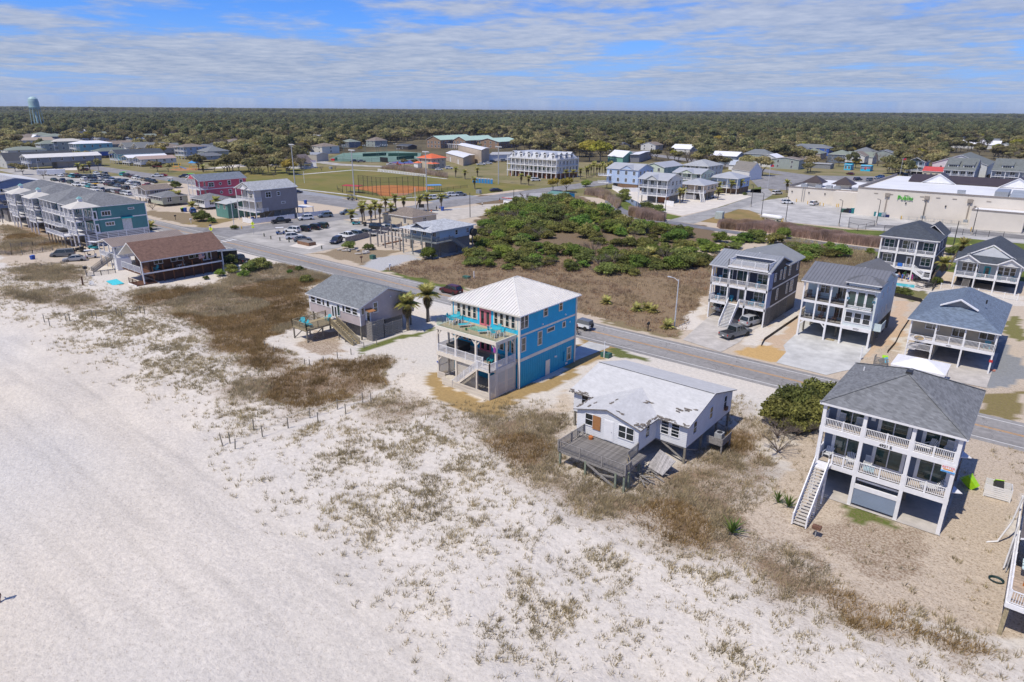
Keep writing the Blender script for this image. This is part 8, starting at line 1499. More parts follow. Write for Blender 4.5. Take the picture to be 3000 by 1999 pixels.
HL=(('K4',1150,640,10,20,9.3,11,CY,WT,'cyan three storey house with white metal hip roof','hip','y',2.5,2.5,4,3),('K4',815,605,10,18,9,10.8,SAGE,mat('cream_roof',(.5,.48,.43,1),.8),'grey green three storey house with cream roof and white balconies','hip','y',2.5,2.5,3,3),('K4',615,640,9,14,7.6,9.8,SAGE,mat('moss_roof',(.2,.23,.19,1),.9),'sage house with mossy green roof and white stair','hip','y',2.5,2.5,2,2),('K4',1385,655,14,38,4.8,7.2,DKB,TSH,'long low blue building with brown roof','hip','y',0,0,6,2),('K4',1500,755,10,18,4.6,6.6,ROYAL,mat('green_grey_roof',(.13,.16,.14,1),.9),'royal blue house with green grey roof and white front','hip','y',1.8,2,2,2),('K4',1790,800,10,24,6.0,8.6,CY,DSH,'teal house under construction with bare timber front and dark roof','gable','y',2.4,2.5,3,2),('K4',1960,855,8,20,4.6,6.2,OFFW,WT,'white beach cottage with white metal roof and front porch','gable','y',1.8,2.5,3,2),('K4',2140,880,8,18,4.2,5.9,OFFW,mat('pinkish_roof',(.36,.27,.23,1),.9),'white cottage with pinkish tan roof beside the palms','gable','y',1.5,2.5,4,2),('C1',1660,470,11,14,8.2,10,sdg('blue_grey_far',(.28,.36,.47,1),.25),TSH,'pale blue grey house with white turquoise balcony side','hip','y',2.4,2.5,3,2),('C1',1790,555,9,16,3.8,5.6,sdg('grey_blue_low',(.3,.34,.4,1),.25),mat('slate_far',(.14,.15,.165,1),.9),'low grey house with slate hip roof at the park edge','hip','y',1.4,0,3,2),('C1',1935,455,10,14,6,8.5,DKW,DSH,'dark brown house with dark hip roof in the trees','hip','y',2,0,2,2),('C1',2085,420,12,14,6.5,8.5,sdg('tan_porch_siding',(.4,.37,.33,1),.25),TSH,'tan roofed house with open white porches in the trees','hip','y',2.4,2.5,3,3),('C1',1145,470,11,16,5,8.2,OFFW,mat('grey_far',(.155,.165,.165,1),.9),'first white gabled house of the grey roofed row','gable','y',0,1.5,2,2),('C1',1260,475,11,18,5,8.4,OFFW,MATS['grey_far'],'second white gabled house of the grey roofed row','gable','y',0,1.5,2,2),('C1',1385,480,11,18,5,8.2,TANF,MATS['grey_far'],'third house of the grey roofed row with bare timber deck','gable','y',0,1.5,2,2),('C1',1440,480,14,16,5,8.5,sdg('fog_siding',(.33,.33,.32,1),.25),TSH,'taupe house with broad tan hip roof','hip','y',1.5,0,3,2),('C1',1195,385,11,12,6.5,8.6,BRB,mat('blue_grey_roof',(.16,.2,.27,1),.9),'vivid blue house with white balconies in the trees','hip','y',1,2,2,2),('C1',1320,395,11,12,5.5,8,OFFW,mat('slate_far2',(.15,.165,.19,1),.9),'grey roofed white house right of the vivid blue one','hip','y',0,2,2,2),('C1',720,365,9,10,6,10,OFFW,DSH,'white house with very steep dark roof in the woods','gable','y',0,0,2,1),('C1',890,370,12,12,6,8,OFFW,mat('slate_far3',(.17,.185,.2,1),.9),'pale house with grey hip roof behind the steep one','hip','y',0,2,2,2),('C1',1070,355,12,12,5.5,8,DKB,MATS['slate_far3'],'low slate blue house in the woods','gable','x',0,0,2,2),('C1',300,365,18,18,5.5,8.5,TANF,MATS['moss_roof'],'wide sage roofed building behind the left houses','hip','y',0,0,3,3),('C1',420,375,16,18,5.5,8,DKB,MATS['moss_roof'],'blue gabled house with mossy hip roof at left','hip','y',0,0,3,2),('C1',85,345,12,20,5.5,8.6,DKB,MATS['slate_far'],'slate roofed house with white gable at the far left edge','gable','y',0,1,3,2),('C1',120,385,12,18,6,8.6,OFFW,TSH,'white gabled house with brown roof at left','gable','y',2,2,2,2),('C1',180,410,10,14,6.5,8.6,OFFW,mat('beige_roof',(.34,.28,.22,1),.9),'white house with beige roof and stair posts at left','hip','y',2.4,2,2,2),('C1',300,410,9,13,6.2,8.8,OFFW,MATS['beige_roof'],'white gabled house with copper brown roof at left','gable','y',2.4,2,2,2),('C1',55,600,11,30,3.8,8.4,sdg('pale_gable',(.5,.5,.48,1),.25),mat('dark_long_roof',(.05,.055,.065,1),.9,.08,.6),'long dark roofed building with pale gable at left','gable','y',0,0,3,1),('C1',70,500,14,20,4,6,OFFW,MATS['moss_roof'],'mossy roofed low house at the left edge','hip','y',0,0,2,2),('C1',240,570,9,32,6.4,8.2,sdg('grey_motel_wall',(.24,.26,.29,1),.25),WHITE_ROOF,'long raised beach house with white metal roof and deck','gable','y',3.6,2,6,1),('K6',1225,45,10,13,5.5,8.3,OFFW,TSH,'white gabled house with tan roof and diagonal brace','gable','y',1.2,0,2,2),('C4',400,370,18,14,5,7,OFFW,mat('tan_roof_far',(.27,.22,.17,1),.9),'pale two storey block with tan roof beyond the field','gable','x',0,0,2,4),('C4',1010,365,26,12,6,8.6,ROYAL,mat('slate_far4',(.16,.175,.185,1),.9),'royal blue townhouses with grey roof among bare trees','hip','x',0,0,3,6),('C4',640,300,20,14,4,7,OFFW,MATS['slate_far4'],'grey roofed house nearly hidden in the trees','hip','x',0,0,1,2),('C4',1700,320,24,16,4,7,OFFW,mat('taupe_far',(.24,.215,.195,1),.9),'taupe roofed house with white dormer at right woods edge','hip','x',0,0,1,3),('K7',1880,310,34,16,4,8,OFFW,WT,'white roofed house with row dormer at the far right','gable','x',0,0,2,4),('K6',430,150,14,10,3,3.8,OFFW,mat('low_grey_roof',(.3,.31,.32,1),.8),'low flat shop with tan porch by the highway','gable','x',0,0,2,3),('K6',700,165,24,7,3,3.4,mat('grey_container',(.22,.23,.24,1)),MATS['low_grey_roof'],'long grey storage row by the highway','gable','x',0,0,0,0),('C3',760,360,16,14,5,8,mat('brown_barn_wall',(.12,.075,.05,1)),mat('copper_brown_roof',(.34,.2,.13,1),.8),'brown hall end with copper brown roof in the woods','gable','y',0,0,1,1),('C3',680,360,34,14,4.6,8,MATS['brown_barn_wall'],MATS['copper_brown_roof'],'long copper brown roofed hall in the woods behind hotel','gable','x',0,0,1,3),('C3',1280,460,20,16,4,7,DKB,MATS['slate_far4'],'grey roofed house right of bare trees behind the hotel','gable','x',0,0,1,2),('C3',1560,330,22,14,4,7,OFFW,MATS['slate_far4'],'pale grey roofed house sunk in the far woods','hip','x',0,0,1,2),('C3',2100,400,12,12,4,6,OFFW,MATS['low_grey_roof'],'small white house behind bare trees at right','hip','x',0,0,1,1),('K3',290,150,16,16,5,9,OFFW,mat('ash_roof',(.27,.27,.265,1),.9),'white gabled house with ash grey roof in the park woods','gable','x',0,0,2,2),('C2',240,365,12,14,6,8.6,DKB,MATS['slate_far4'],'blue grey house with white cupola left of the park woods','hip','y',0,0,2,1),('C2',60,380,12,12,5,8,OFFW,MATS['slate_far2'],'dark roofed house left of the cupola house','hip','y',0,0,2,2),('C2',230,430,10,12,4,7,DKB,MATS['slate_far2'],'small slate gabled house before the cupola house','gable','y',0,0,2,1),('C2',1300,295,14,10,4,6.5,OFFW,WT,'tiny white roofed house deep in the woods','gable','x',0,0,0,1),('C2',2190,310,20,12,4,7,OFFW,WT,'white roofed house in the woods behind green roof','gable','x',0,0,0,1),('C1',1850,260,26,14,5,8,OFFW,MATS['slate_far4'],'white gabled house deep in the left woods','gable','x',0,0,1,2),('C1',1940,310,10,10,6,8,OFFW,WT,'white cupola house deep in the left woods','hip','y',0,0,1,1),('C1',660,240,30,16,4,7,DKB,mat('pale_teal_roof',(.35,.42,.43,1),.8),'pale teal roof deep in the left woods','hip','x',0,0,1,1),('C1',300,230,26,16,4,7,OFFW,WT,'white roof deep in the woods by water tower','hip','x',0,0,1,1),('C4',1910,180,40,14,4,7,OFFW,WT,'white house far away in right woods','gable','x',0,0,0,1),('K3',1750,255,12,9,3,4.5,DKW,DSH,'dark low shed behind the courts','gable','x',0,0,0,1))
for a in HL:
 t,x,y,w_,d_,ze,zr,wm,rm,l,rf,ax,zb,pc,nE,nS=a;fh(t,x,y,w_,d_,ze,zr,wm,rm,l,rf,ax,zb,pc,nE,nS)
rf=random.Random(8)
for i in range(34):
 x=rf.choice((rf.uniform(20,330),rf.uniform(330,960),rf.uniform(1480,1960),rf.uniform(1960,2330)));y=float(np.interp(x,YF[:,0],YF[:,1]))-rf.uniform(4,26);fh('Z',x,y,rf.uniform(9,15),rf.uniform(9,14),rf.uniform(4,6),rf.uniform(7,9),rf.choice((OFFW,OFFW,DKB,TANF,SAGE)),rf.choice((WT,TSH,MATS['slate_far4'],MATS['slate_far2'],MATS['moss_roof'])),'small house half hidden among trees of the woods',rf.choice(('gable','hip')),rf.choice('xy'),0,0,1,2).root['group']='houses hidden in the woods'
rngf=np.random.default_rng(5)
def sample(r0,r1,sp,n):
 u=rngf.random(n);rr_=np.sqrt(r0*r0+(r1*r1-r0*r0)*u);az=HEAD+R_(90)+R_(43)*(2*rngf.random(n)-1); return np.cos(az)*rr_,np.sin(az)*rr_
FX,FY,FS=[],[],[]
for r0,r1,sp,s in ((240,700,6.4,1.15),(700,1500,9.5,1.35),(1500,3200,15,1.55),(3200,8200,27,2.5)):
 area=(r1*r1-r0*r0)*R_(43);n=int(area/sp**2);x,y=sample(r0,r1,sp,n);FX.append(x);FY.append(y);FS.append(np.full(n,s))
FX,FY,FS=np.concatenate(FX),np.concatenate(FY),np.concatenate(FS)
qx,qy,qk=to_px(FX,FY);zx,zy=qx/1.275,qy/1.275;yf=np.interp(zx,YF[:,0],YF[:,1]);fr=(zy>=yf)&(zy<yf+np.where(zx<700,38,np.where(zx>1480,30,np.where(zx>1180,14,0))))&(vn(FX,FY,22,81)>.42)&(rngf.random(len(FX))<.4);ok=((zy<yf)|fr)&(qk>0)&(zx>-120)&(zx<2480)
ROADS=[[Ve(p) for p in q] for q in (((-700,695,0),(-300,515,0),(-130,395,0),(-60,345,0),(90,325,0),(90,350,0),(-55,372,0),(-122,418,0),(-292,540,0),(-700,722,0)),)]
ok&=~iany(ROADS,FX,FY)&clear(FX,FY)
for x,y,r_ in FARH:
 dcam=math.hypot(x,y);tx,ty=-x/dcam,-y/dcam;ux,uy=FX-x,FY-y;al=ux*tx+uy*ty;ac=np.abs(-ux*ty+uy*tx);ok&=~((np.hypot(ux,uy)<r_+2.5)|((al>0)&(al<min(38,dcam*.09))&(ac<r_*.75)))
for a,b,c,d in ((-475,-400,438,530),(-312,-292,282,302),(-340,-280,300,360),(-240,-200,280,310),(-435,-380,262,345),(-65,45,415,495)):ok&=~((FX>a)&(FX<b)&(FY>c)&(FY<d))
FX,FY,FS=FX[ok],FY[ok],FS[ok];dist=np.hypot(FX,FY);o_=np.argsort(dist);FX,FY,FS,dist=FX[o_],FY[o_],FS[o_],dist[o_]
cl=vn(FX,FY,60,71)*.6+rngf.random(len(FX))*.4;pinep=np.clip((dist-700)/900,0,1)*.45+.12
KIND=np.where(rngf.random(len(FX))<pinep,1,np.where(rngf.random(len(FX))<.17,2,np.where(rngf.random(len(FX))<.09,3,0)))
VARI=[[('oak',i) for i in range(5)],[('pine',i) for i in range(3)],[('bare',i) for i in range(2)],[('yellow',i) for i in range(2)]]
sc_=FS*(.62+.5*rngf.random(len(FX)))*np.where(dist<520,.9,1.0);rz_=rngf.random(len(FX))*6.283;print('trees',len(FX))
NIND=270
TL_=('broad olive crowned live oak at the edge of the woods','tall dark pine rising at the edge of the woods','leafless grey tree at the edge of the woods','yellow green spring tree at the edge of the woods');TN=('oak_tree','pine_tree','bare_tree','spring_tree')
for i in range(NIND):
 k=KIND[i];v=VARI[k][int(rngf.integers(len(VARI[k])))];grow(v[0],v[1],TN[k],TL_[k],'tree',float(FX[i]),float(FY[i]),0,float(sc_[i]),float(rz_[i]),'trees at the edge of the woods')
# trees standing singly in the town
for t,x,y,k,s,l in (('K4',1520,1075,'pine',.62,'dark flat topped tree at the big parking lot corner'),('C1',1430,690,'oak',.62,'round dark tree beside the pinkish roofed cottage'),('C1',1370,660,'oak',.5,'palm like dark tree clump before the pinkish roofed cottage'),('C1',1530,695,'oak',.55,'loose olive tree at the playground corner'),('C1',330,510,'oak',.45,'small round tree among the left houses'),('C1',640,600,'oak',.75,'dense green tree before the cyan house'),('C1',720,600,'oak',.75,'second dense tree before the cyan house'),('C1',800,580,'oak',.6,'third dense tree left of royal blue house'),('C1',210,720,'oak',.6,'low olive tree beside the long white roofed house'),('C1',140,690,'oak',.55,'low olive tree at the left of the timber stair'),('C1',400,760,'bare',.55,'greyish bush tree above the teal townhouse roofs'),('C1',1210,600,'oak',.35,'small dark tree near white van'),('C3',680,870,'yellow',.75,'golden olive pine beside the bath house'),('C3',800,880,'yellow',.85,'tall golden olive tree behind the thicket'),('C3',430,1000,'bare',.6,'grey wind swept tree at the thicket edge'),('C3',1010,600,'yellow',1.9,'yellow green tree right of the porch hotel'),('C3',1110,610,'yellow',1.9,'second yellow green tree right of the porch hotel'),('C3',950,480,'bare',1.1,'wide bare tree behind the porch hotel'),('C3',860,480,'bare',1.1,'bare twiggy tree behind hotel roof'),('C3',1330,450,'oak',1.0,'big brown oak near the red umbrellas'),('C3',1950,600,'bare',.9,'bare tree thicket right of mint house'),('C3',2020,610,'bare',.9,'second bare tree right of the inn'),('C3',1890,590,'bare',.8,'third bare tree above the inn roof'),('C3',2090,640,'bare',.9,'bare tree left of the yellow green tree'),('C3',2170,650,'yellow',.9,'yellow green tree behind pale green house'),('C3',2240,660,'oak',.8,'olive tree left of white annex'),('C3',2040,490,'oak',.7,'dark tree at the field edge'),('K6',2120,210,'oak',.6,'rounded olive tree by the inland road'),('K6',2280,190,'oak',.7,'green tree at the motel corner'),('K6',60,560,'oak',.3,'clipped shrub at the supermarket corner'),('K7',450,740,'oak',.8,'round olive tree left of the red roof'),('K3',430,640,'bare',.35,'tiny bare tree beside the stage'),('K3',640,630,'bare',.35,'tiny bare tree before the service road'),('K2',1490,190,'oak',.28,'small young tree on the park lawn'),('K2',1945,205,'bare',.35,'tiny bare tree by the lawn path'),('K3',1770,1440,'bare',.35,'tiny bare tree near the pavilion'),('C2',1500,640,'oak',.5,'dark hedge tree before orange roofed house'),('C2',1600,650,'oak',.5,'second hedge tree before orange roofed house'),('C2',2180,480,'oak',.5,'round grey green tree before the tan brick hall'),('K3',1020,340,'yellow',.6,'bright spring tree behind the courts')):
 p=g(t,x,y);i=random.randrange(len([q for q in PROTO if q[0]==k]));grow(k,i,{'oak':'oak_tree','pine':'pine_tree','bare':'bare_tree','yellow':'spring_tree'}[k],l,'tree',p.x,p.y,0,s,random.random()*6)
# the stand behind: instances on points
fc=bpy.data.collections.new('wood_trees');order=[]
for k,vs in enumerate(VARI):
 for v in vs:
  ms=PROTO[v];V_,F_,M_=[],[],[];b=bpy.data.meshes.new('wood_tree');bmx=bmesh.new();mats_=[]
  for q,(n,me) in enumerate(ms):
   n0_=len(bmx.faces);bmx.from_mesh(me);bmx.faces.ensure_lookup_table()
   for f in bmx.faces[n0_:]:f.material_index=q
   mats_.append(me.materials[0])
  bmx.to_mesh(b);bmx.free()
  for m in mats_:b.materials.append(m)
  ob=bpy.data.objects.new('wood_tree_%02d'%len(order),b);fc.objects.link(ob);order.append((k,v))
st_={0:0,1:5,2:8,3:10};nv={0:5,1:3,2:2,3:2}
sel=slice(NIND, None);N2=len(FX)-NIND
ix=np.array([st_[int(k)]+int(rngf.integers(nv[int(k)])) for k in KIND[sel]],dtype=np.int32)
pm=bpy.data.meshes.new('woods');pm.vertices.add(N2);pm.vertices.foreach_set('co',np.stack([FX[sel],FY[sel],np.zeros(N2)],1).astype(np.float32).ravel())
for nm,ty,arr in (('sc','FLOAT',sc_[sel].astype(np.float32)),('rz','FLOAT',rz_[sel].astype(np.float32)),('ix','INT',ix)):pm.attributes.new(nm,ty,'POINT').data.foreach_set('value',arr)
wood=tg(lk('woods',pm),kind='stuff')
ng=bpy.data.node_groups.new('woods','GeometryNodeTree');ng.interface.new_socket('Geometry',in_out='INPUT',socket_type='NodeSocketGeometry');ng.interface.new_socket('Geometry',in_out='OUTPUT',socket_type='NodeSocketGeometry')
gi,go=ng.nodes.new('NodeGroupInput'),ng.nodes.new('NodeGroupOutput');ci=ng.nodes.new('GeometryNodeCollectionInfo');ci.inputs['Collection'].default_value=fc;ci.inputs['Separate Children'].default_value= True;ci.inputs['Reset Children'].default_value= True
ip=ng.nodes.new('GeometryNodeInstanceOnPoints');ip.inputs['Pick Instance'].default_value= True
def na(nm,ty):n=ng.nodes.new('GeometryNodeInputNamedAttribute');n.data_type=ty;n.inputs['Name'].default_value=nm; return n.outputs['Attribute']
cb_=ng.nodes.new('ShaderNodeCombineXYZ');ng.links.new(na('rz','FLOAT'),cb_.inputs[2]);ng.links.new(gi.outputs[0],ip.inputs['Points']);ng.links.new(ci.outputs[0],ip.inputs['Instance']);ng.links.new(na('ix','INT'),ip.inputs['Instance Index']);ng.links.new(cb_.outputs[0],ip.inputs['Rotation']);ng.links.new(na('sc','FLOAT'),ip.inputs['Scale']);ng.links.new(ip.outputs[0],go.inputs[0])
wood.modifiers.new('woods','NODES').node_group=ng
hb_=MB().box(-9700,9700,-9700,9700,-1.6,58);hm=bpy.data.materials.new('haze');hm.use_nodes= True;T=hm.node_tree;T.nodes.clear();pv=T.nodes.new('ShaderNodeVolumePrincipled');ho=T.nodes.new('ShaderNodeOutputMaterial');pv.inputs['Color'].default_value=(.8,.88,1,1);pv.inputs['Density'].default_value=HAZE;pv.inputs['Anisotropy'].default_value=.2;T.links.new(pv.outputs[0],ho.inputs['Volume'])
if HAZE:tg(lk('haze',hb_.mesh('_',hm)),kind='stuff')
# ================================================================== vehicles
RUB=mat('tyre_rubber',(.02,.02,.02,1),.9);RIM=mat('wheel_rim',(.45,.46,.47,1),.35,metal=.6);TAIL=mat('tail_light_red',(.45,.01,.01,1),.3);HEADL=mat('head_light',(.7,.7,.68,1),.15)
def carpaint(n,c): return mat('car_'+n,c,.28,.03,1,spec=.6)
CP={k:carpaint(k,c) for k,c in dict(white=(.66,.67,.68,1),black=(.012,.012,.014,1),grey=(.13,.14,.15,1),silver=(.36,.37,.38,1),navy=(.012,.02,.06,1),red=(.35,.015,.015,1),maroon=(.07,.008,.012,1),blue=(.03,.09,.25,1),green=(.03,.05,.035,1),steel=(.12,.16,.21,1),tan=(.3,.25,.18,1),teal=(.02,.3,.33,1)).items()}
def shell(prof,w,b,mi=0,z0=None,tp=.9):
 z_=[p[1] for p in prof];lo,hi=min(z_),max(z_);L,R=[],[]
 for x,z in prof:f=(z-lo)/(hi-lo);hw=w/2*((1-.06*(1-min(1,f*2.5)))-(1-tp)*max(0,f-.5)*2);L.append((x,hw,z));R.append((x,-hw,z))
 n=len(prof);o=len(b.v);b.v+=L+R;b.f.append(tuple(o+i for i in reversed(range(n))));b.f.append(tuple(o+n+i for i in range(n)));b.m+=[mi,mi]
 for i in range(n):b.f.append((o+i,o+(i+1)%n,o+n+(i+1)%n,o+n+i));b.m.append(mi)
 return b
KINDS=dict(
 suv=(4.8,1.9,[(-2.3,.32),(-2.4,.55),(-2.36,1.0),(-2.2,1.06),(.95,1.05),(2.15,.92),(2.36,.75),(2.4,.5),(2.3,.32)],[(-2.28,1.04),(-1.95,1.66),(-1.6,1.74),(.15,1.74),(.45,1.68),(1.2,1.04)],.84,1.42,-1.4,.37),
 sedan=(4.7,1.82,[(-2.25,.28),(-2.35,.5),(-2.3,.9),(-1.5,.97),(1.0,.95),(2.1,.8),(2.32,.66),(2.35,.45),(2.25,.28)],[(-1.75,.95),(-1.0,1.36),(-.6,1.43),(.2,1.42),(.5,1.36),(1.3,.94)],.82,1.4,-1.4,.33),
 van=(5.1,1.98,[(-2.5,.32),(-2.55,.6),(-2.52,1.05),(1.5,1.05),(2.35,.95),(2.52,.72),(2.55,.5),(2.45,.32)],[(-2.5,1.04),(-2.35,1.7),(-2.1,1.82),(.6,1.8),(1.0,1.7),(1.85,1.04)],.86,1.6,-1.55,.36),
 pickup=(5.8,2.0,[(-2.85,.42),(-2.9,.6),(-2.88,1.12),(-.85,1.12),(1.0,1.14),(2.6,1.06),(2.85,.9),(2.9,.6),(2.8,.42)],[(-.88,1.12),(-.75,1.78),(-.4,1.88),(.55,1.87),(.8,1.8),(1.5,1.13)],.85,1.85,-1.75,.41))
def car_parts(kind,paint):
 L,w,body,cab,ct,fa,ra,wr=KINDS[kind];out=[]
 out.append(('body',shell(body,w,MB(),tp=.93).mesh('_',paint)));out.append(('windows',shell(cab,w*.93,MB(),tp=ct-.06).mesh('_',GLASS)))
 x=sorted(cab,key=lambda p:-p[1])[:4];x0,x1=min(p[0] for p in x),max(p[0] for p in x);h_=max(p[1] for p in cab);ww=w*.93/2*(ct-.03)
 out.append(('roof',MB().add([(x0,-ww,h_-.06),(x1,-ww,h_-.06),(x1,ww,h_-.06),(x0,ww,h_-.06),(x0+.15,-ww+.1,h_+.03),(x1-.12,-ww+.1,h_+.03),(x1-.12,ww-.1,h_+.03),(x0+.15,ww-.1,h_+.03)],[(0,3,2,1),(4,5,6,7),(0,1,5,4),(1,2,6,5),(2,3,7,6),(3,0,4,7)]).mesh('_',paint)))
 pl=MB();zb=cab[0][1];a,b_=cab[0],cab[-1]
 for s in (-1,1):
  pl.beam((x1,s*ww*.99,h_-.04),(b_[0],s*w*.45,zb),.06,.07);pl.beam((x0,s*ww*.99,h_-.04),(a[0],s*w*.45,zb),.09,.09);pl.beam(((x0+x1)/2,s*ww*1.01,h_-.04),((x0+x1)/2-.1,s*w*.462,zb),.09,.04)
 out.append(('pillars',pl.mesh('_',paint)))
 tw=MB().cyl((0,-.11,0),(0,.11,0),wr,wr,12).mesh('_',RUB)
 for xx in (fa,ra):
  for s in (-1,1):out.append(('wheel',tw,(xx,s*(w/2-.1),wr)))
 fx,bx,hz=body[-2][0]-.02,body[1][0]+.02,body[-3][1]
 for s in (-1,1):out.append(('headlight',MB().box(fx-.12,fx+.03,s*w*.36-.18,s*w*.36+.18,hz-.12,hz+.02).mesh('_',HEADL)));out.append(('taillight',MB().box(bx-.03,bx+.1,s*w*.42-.09,s*w*.42+.09,.75,1.02).mesh('_',TAIL)))
 out.append(('bumper',MB().box(fx,fx+.1,-w*.42,w*.42,.34,.55).mesh('_',BLACK)));out.append(('number_plate',MB().box(bx-.06,bx-.03,-.2,.2,.62,.76).mesh('_',WT)))
 if kind=='pickup':out.append(('cargo_bed',MB().box(-2.8,-.95,-.82,.82,1.1,1.125).mesh('_',BLACK)))
 return out
CARM={}
def car(kind,paint,label,p,rz,group=None,z=.05,deg=True):
 if (kind,paint) not in CARM:
  base=next((v for (k,q),v in CARM.items() if k==kind), None)
  CARM[kind,paint]=car_parts(kind,CP[paint])
 r=th('parked_car' if kind!='pickup' else 'pickup_truck',label,{'suv':'car','sedan':'car','van':'van','pickup':'truck'}[kind],(p.x,p.y,z),R_(rz),group)
 for q in CARM[kind,paint]:lk(q[0],q[1],r,q[2] if len(q)>2 else (0,0,0))
 return r
for t,x,y,k,c,rz,l in (('K2',2060,912,'pickup','black',250,'black pickup truck parked against the white vinyl fence'),('K3',190,1385,'suv','white',250,'white car parked beside the white vinyl fence'),('K3',490,1345,'suv','steel',250,'grey blue car parked by the vinyl fence gap'),('K3',820,1300,'suv','steel',245,'grey car alone at the end of the vinyl fence'),
 ('D2',487,250,'suv','white',200,'white car nearest the golf cart in the beach lot'),('D2',590,240,'suv','black',195,'black car second in the beach lot row'),('D2',680,225,'suv','black',195,'dark car third in the beach lot row'),('D2',745,212,'suv','green',200,'dark green car at the end of the beach lot row'),('D2',500,310,'suv','white',65,'larger white car nearest the road in beach lot'),('D2',575,332,'sedan','grey',65,'grey sedan before the brick planter box'),('D2',885,348,'suv','navy',300,'navy car with open tailgate by the board fence'),('D2',990,306,'pickup','white',5,'white pickup with camper top beside the board fence'),('D2',1085,292,'suv','steel',5,'grey car behind the white camper pickup'),('D2',1180,280,'suv','grey',5,'grey car behind the board fence pilings'),('D2',1255,222,'suv','black',20,'black car farthest inside the beach lot'),('D2',1390,235,'suv','steel',5,'car half hidden by pilings and beams'),
 ('D2',1925,805,'suv','maroon',180,'maroon car driving along the beach road'),('E1',545,1235,'pickup','grey',72,'grey pickup truck on the drive of the dark house'),('E1',715,1110,'suv','silver',75,'silver car under the edge of dark house'),('E1',420,960,'suv','white',80,'white car parked under the dark house stairs'),('F1',1190,665,'pickup','black',180,'black pickup behind the green shrub at the brown cottage'),('K1',970,1425,'van','grey',245,'dark grey minivan by the teal townhouses'),('K1',1150,1495,'sedan','silver',250,'silver blue sedan in front of the minivan'),('K2',2300,455,'sedan','navy',80,'dark blue sedan on the far side street by lawn'),('K2',710,755,'suv','blue',160,'blue car parked beside the screened cottage'),('K2',165,205,'pickup','white',235,'white pickup driving past the playground'),('K2',570,212,'suv','navy',240,'dark car at the lawn edge behind pink house'),('K2',675,214,'suv','white',240,'white car with green kayak behind pink house'),('K2',245,197,'sedan','red',240,'red car behind the white pickup by the playground'),
 ('C2',1940,915,'suv','white',60,'white car in the bay beside park street palms'),('C2',2012,912,'suv','grey',60,'dark car beside the white one in park street bay'),('C2',1770,942,'suv','white',60,'white car in the bay near the blue dugout'),('C2',1690,940,'suv','grey',60,'grey car half behind a palm near the blue dugout'),('C2',1850,935,'sedan','steel',60,'blue grey car between palms in park street bay'),('C2',2320,872,'sedan','navy',60,'dark sedan at the right end of park street'),('C2',1815,680,'sedan','white',60,'white sedan before the orange roofed house'),('C2',1905,668,'suv','white',60,'second white car before the orange roofed house'),('C2',1380,636,'pickup','white',240,'white pickup on the gravel by blue court'),('C2',1050,606,'pickup','black',240,'black truck with trailer on service gravel'),('C2',1110,608,'pickup','grey',240,'grey truck in front of tennis courts'),('C2',2195,634,'pickup','white',60,'white pickup before the tall tan hall'),('C2',2258,625,'pickup','white',60,'second white pickup before the tall tan hall'),('C2',2305,610,'suv','black',60,'black car right of the tan hall pickups'),('C3',525,778,'van','white',60,'white van before the hotel balconies'),('C3',175,872,'sedan','black',60,'black sedan near the bath house'),('C3',235,600,'suv','grey',60,'dark car by the storage row'),('C4',722,748,'suv','white',35,'white car at the supermarket left corner'),('C4',905,757,'suv','white',80,'white car parked against supermarket wall'),('C4',650,683,'van','white',70,'white van on the road by the supermarket'),('K5',1560,735,'suv','white',30,'white car beside the peach house stairs'),
 ('K6',995,328,'sedan','maroon',150,'dark red sedan on the highway'),('K6',1450,378,'suv','blue',150,'blue car on the highway before aqua kiosks'),('K6',1110,415,'suv','navy',60,'dark car in store parking beside a cupola'),('K6',1305,425,'suv','steel',60,'grey blue car in store parking'),('K6',1415,428,'suv','silver',60,'silver car in store parking'),('K6',1640,240,'suv','silver',150,'silver car by the inland road'),('K6',1755,315,'sedan','navy',150,'dark sedan by tall white poles'),('K6',1850,345,'suv','black',150,'black car by the dark sign'),('K6',1935,315,'suv','navy',60,'navy car left of the red restaurant'),('K6',2000,295,'suv','blue',60,'blue car left of the red restaurant'),('K6',2060,278,'suv','white',60,'white car left of the red restaurant'),('K6',2110,268,'pickup','white',60,'white pickup left of the red restaurant'),('K6',1940,388,'pickup','white',150,'white pickup behind the store parapet'),('K7',1030,965,'suv','white',60,'white car before the first motel wing'),('K7',1270,975,'suv','black',60,'black car before the first motel wing'),('K7',1700,945,'suv','black',60,'black car before the second motel wing'),('K7',1990,1000,'suv','black',150,'second black car before second motel wing'),('K7',2290,1000,'sedan','blue',150,'blue sedan before the second motel wing'),('K4',1310,905,'suv','silver',240,'silver car beside the dense green trees'),('K4',1470,930,'van','white',240,'white work van on the street at left'),('K4',1380,915,'suv','navy',240,'dark car between the silver car and work van'),('K4',1290,1055,'suv','maroon',240,'dark red car by the parking lot palms'),('C1',1430,655,'pickup','red',240,'bright red truck by the playground trees'),('C3',1630,470,'suv','white',60,'white car by the field beyond grey shop')):
 car(k,c,l,g(t,x,y),rz)
ROWS=(((935,1140),(1190,1140),4),((1110,1155),(1650,1165),9),((1890,1130),(2350,1235),8),((1290,1195),(1600,1180),5),((1370,1235),(1880,1250),7),((1640,1200),(2080,1255),6),((1660,1275),(1800,1300),3),((1870,1255),(2100,1275),3),((840,1205),(1090,1245),3),((1180,1285),(1290,1290),2),((1370,1310),(1460,1320),2),((1470,1365),(1570,1370),2),((1690,1380),(1960,1425),5),((1930,1335),(2260,1300),3),((1480,1110),(1600,1115),2))
cn_=list(CP);cw=[.28,.16,.13,.12,.09,.03,.04,.05,.02,.05,.02,.01];r9=random.Random(21)
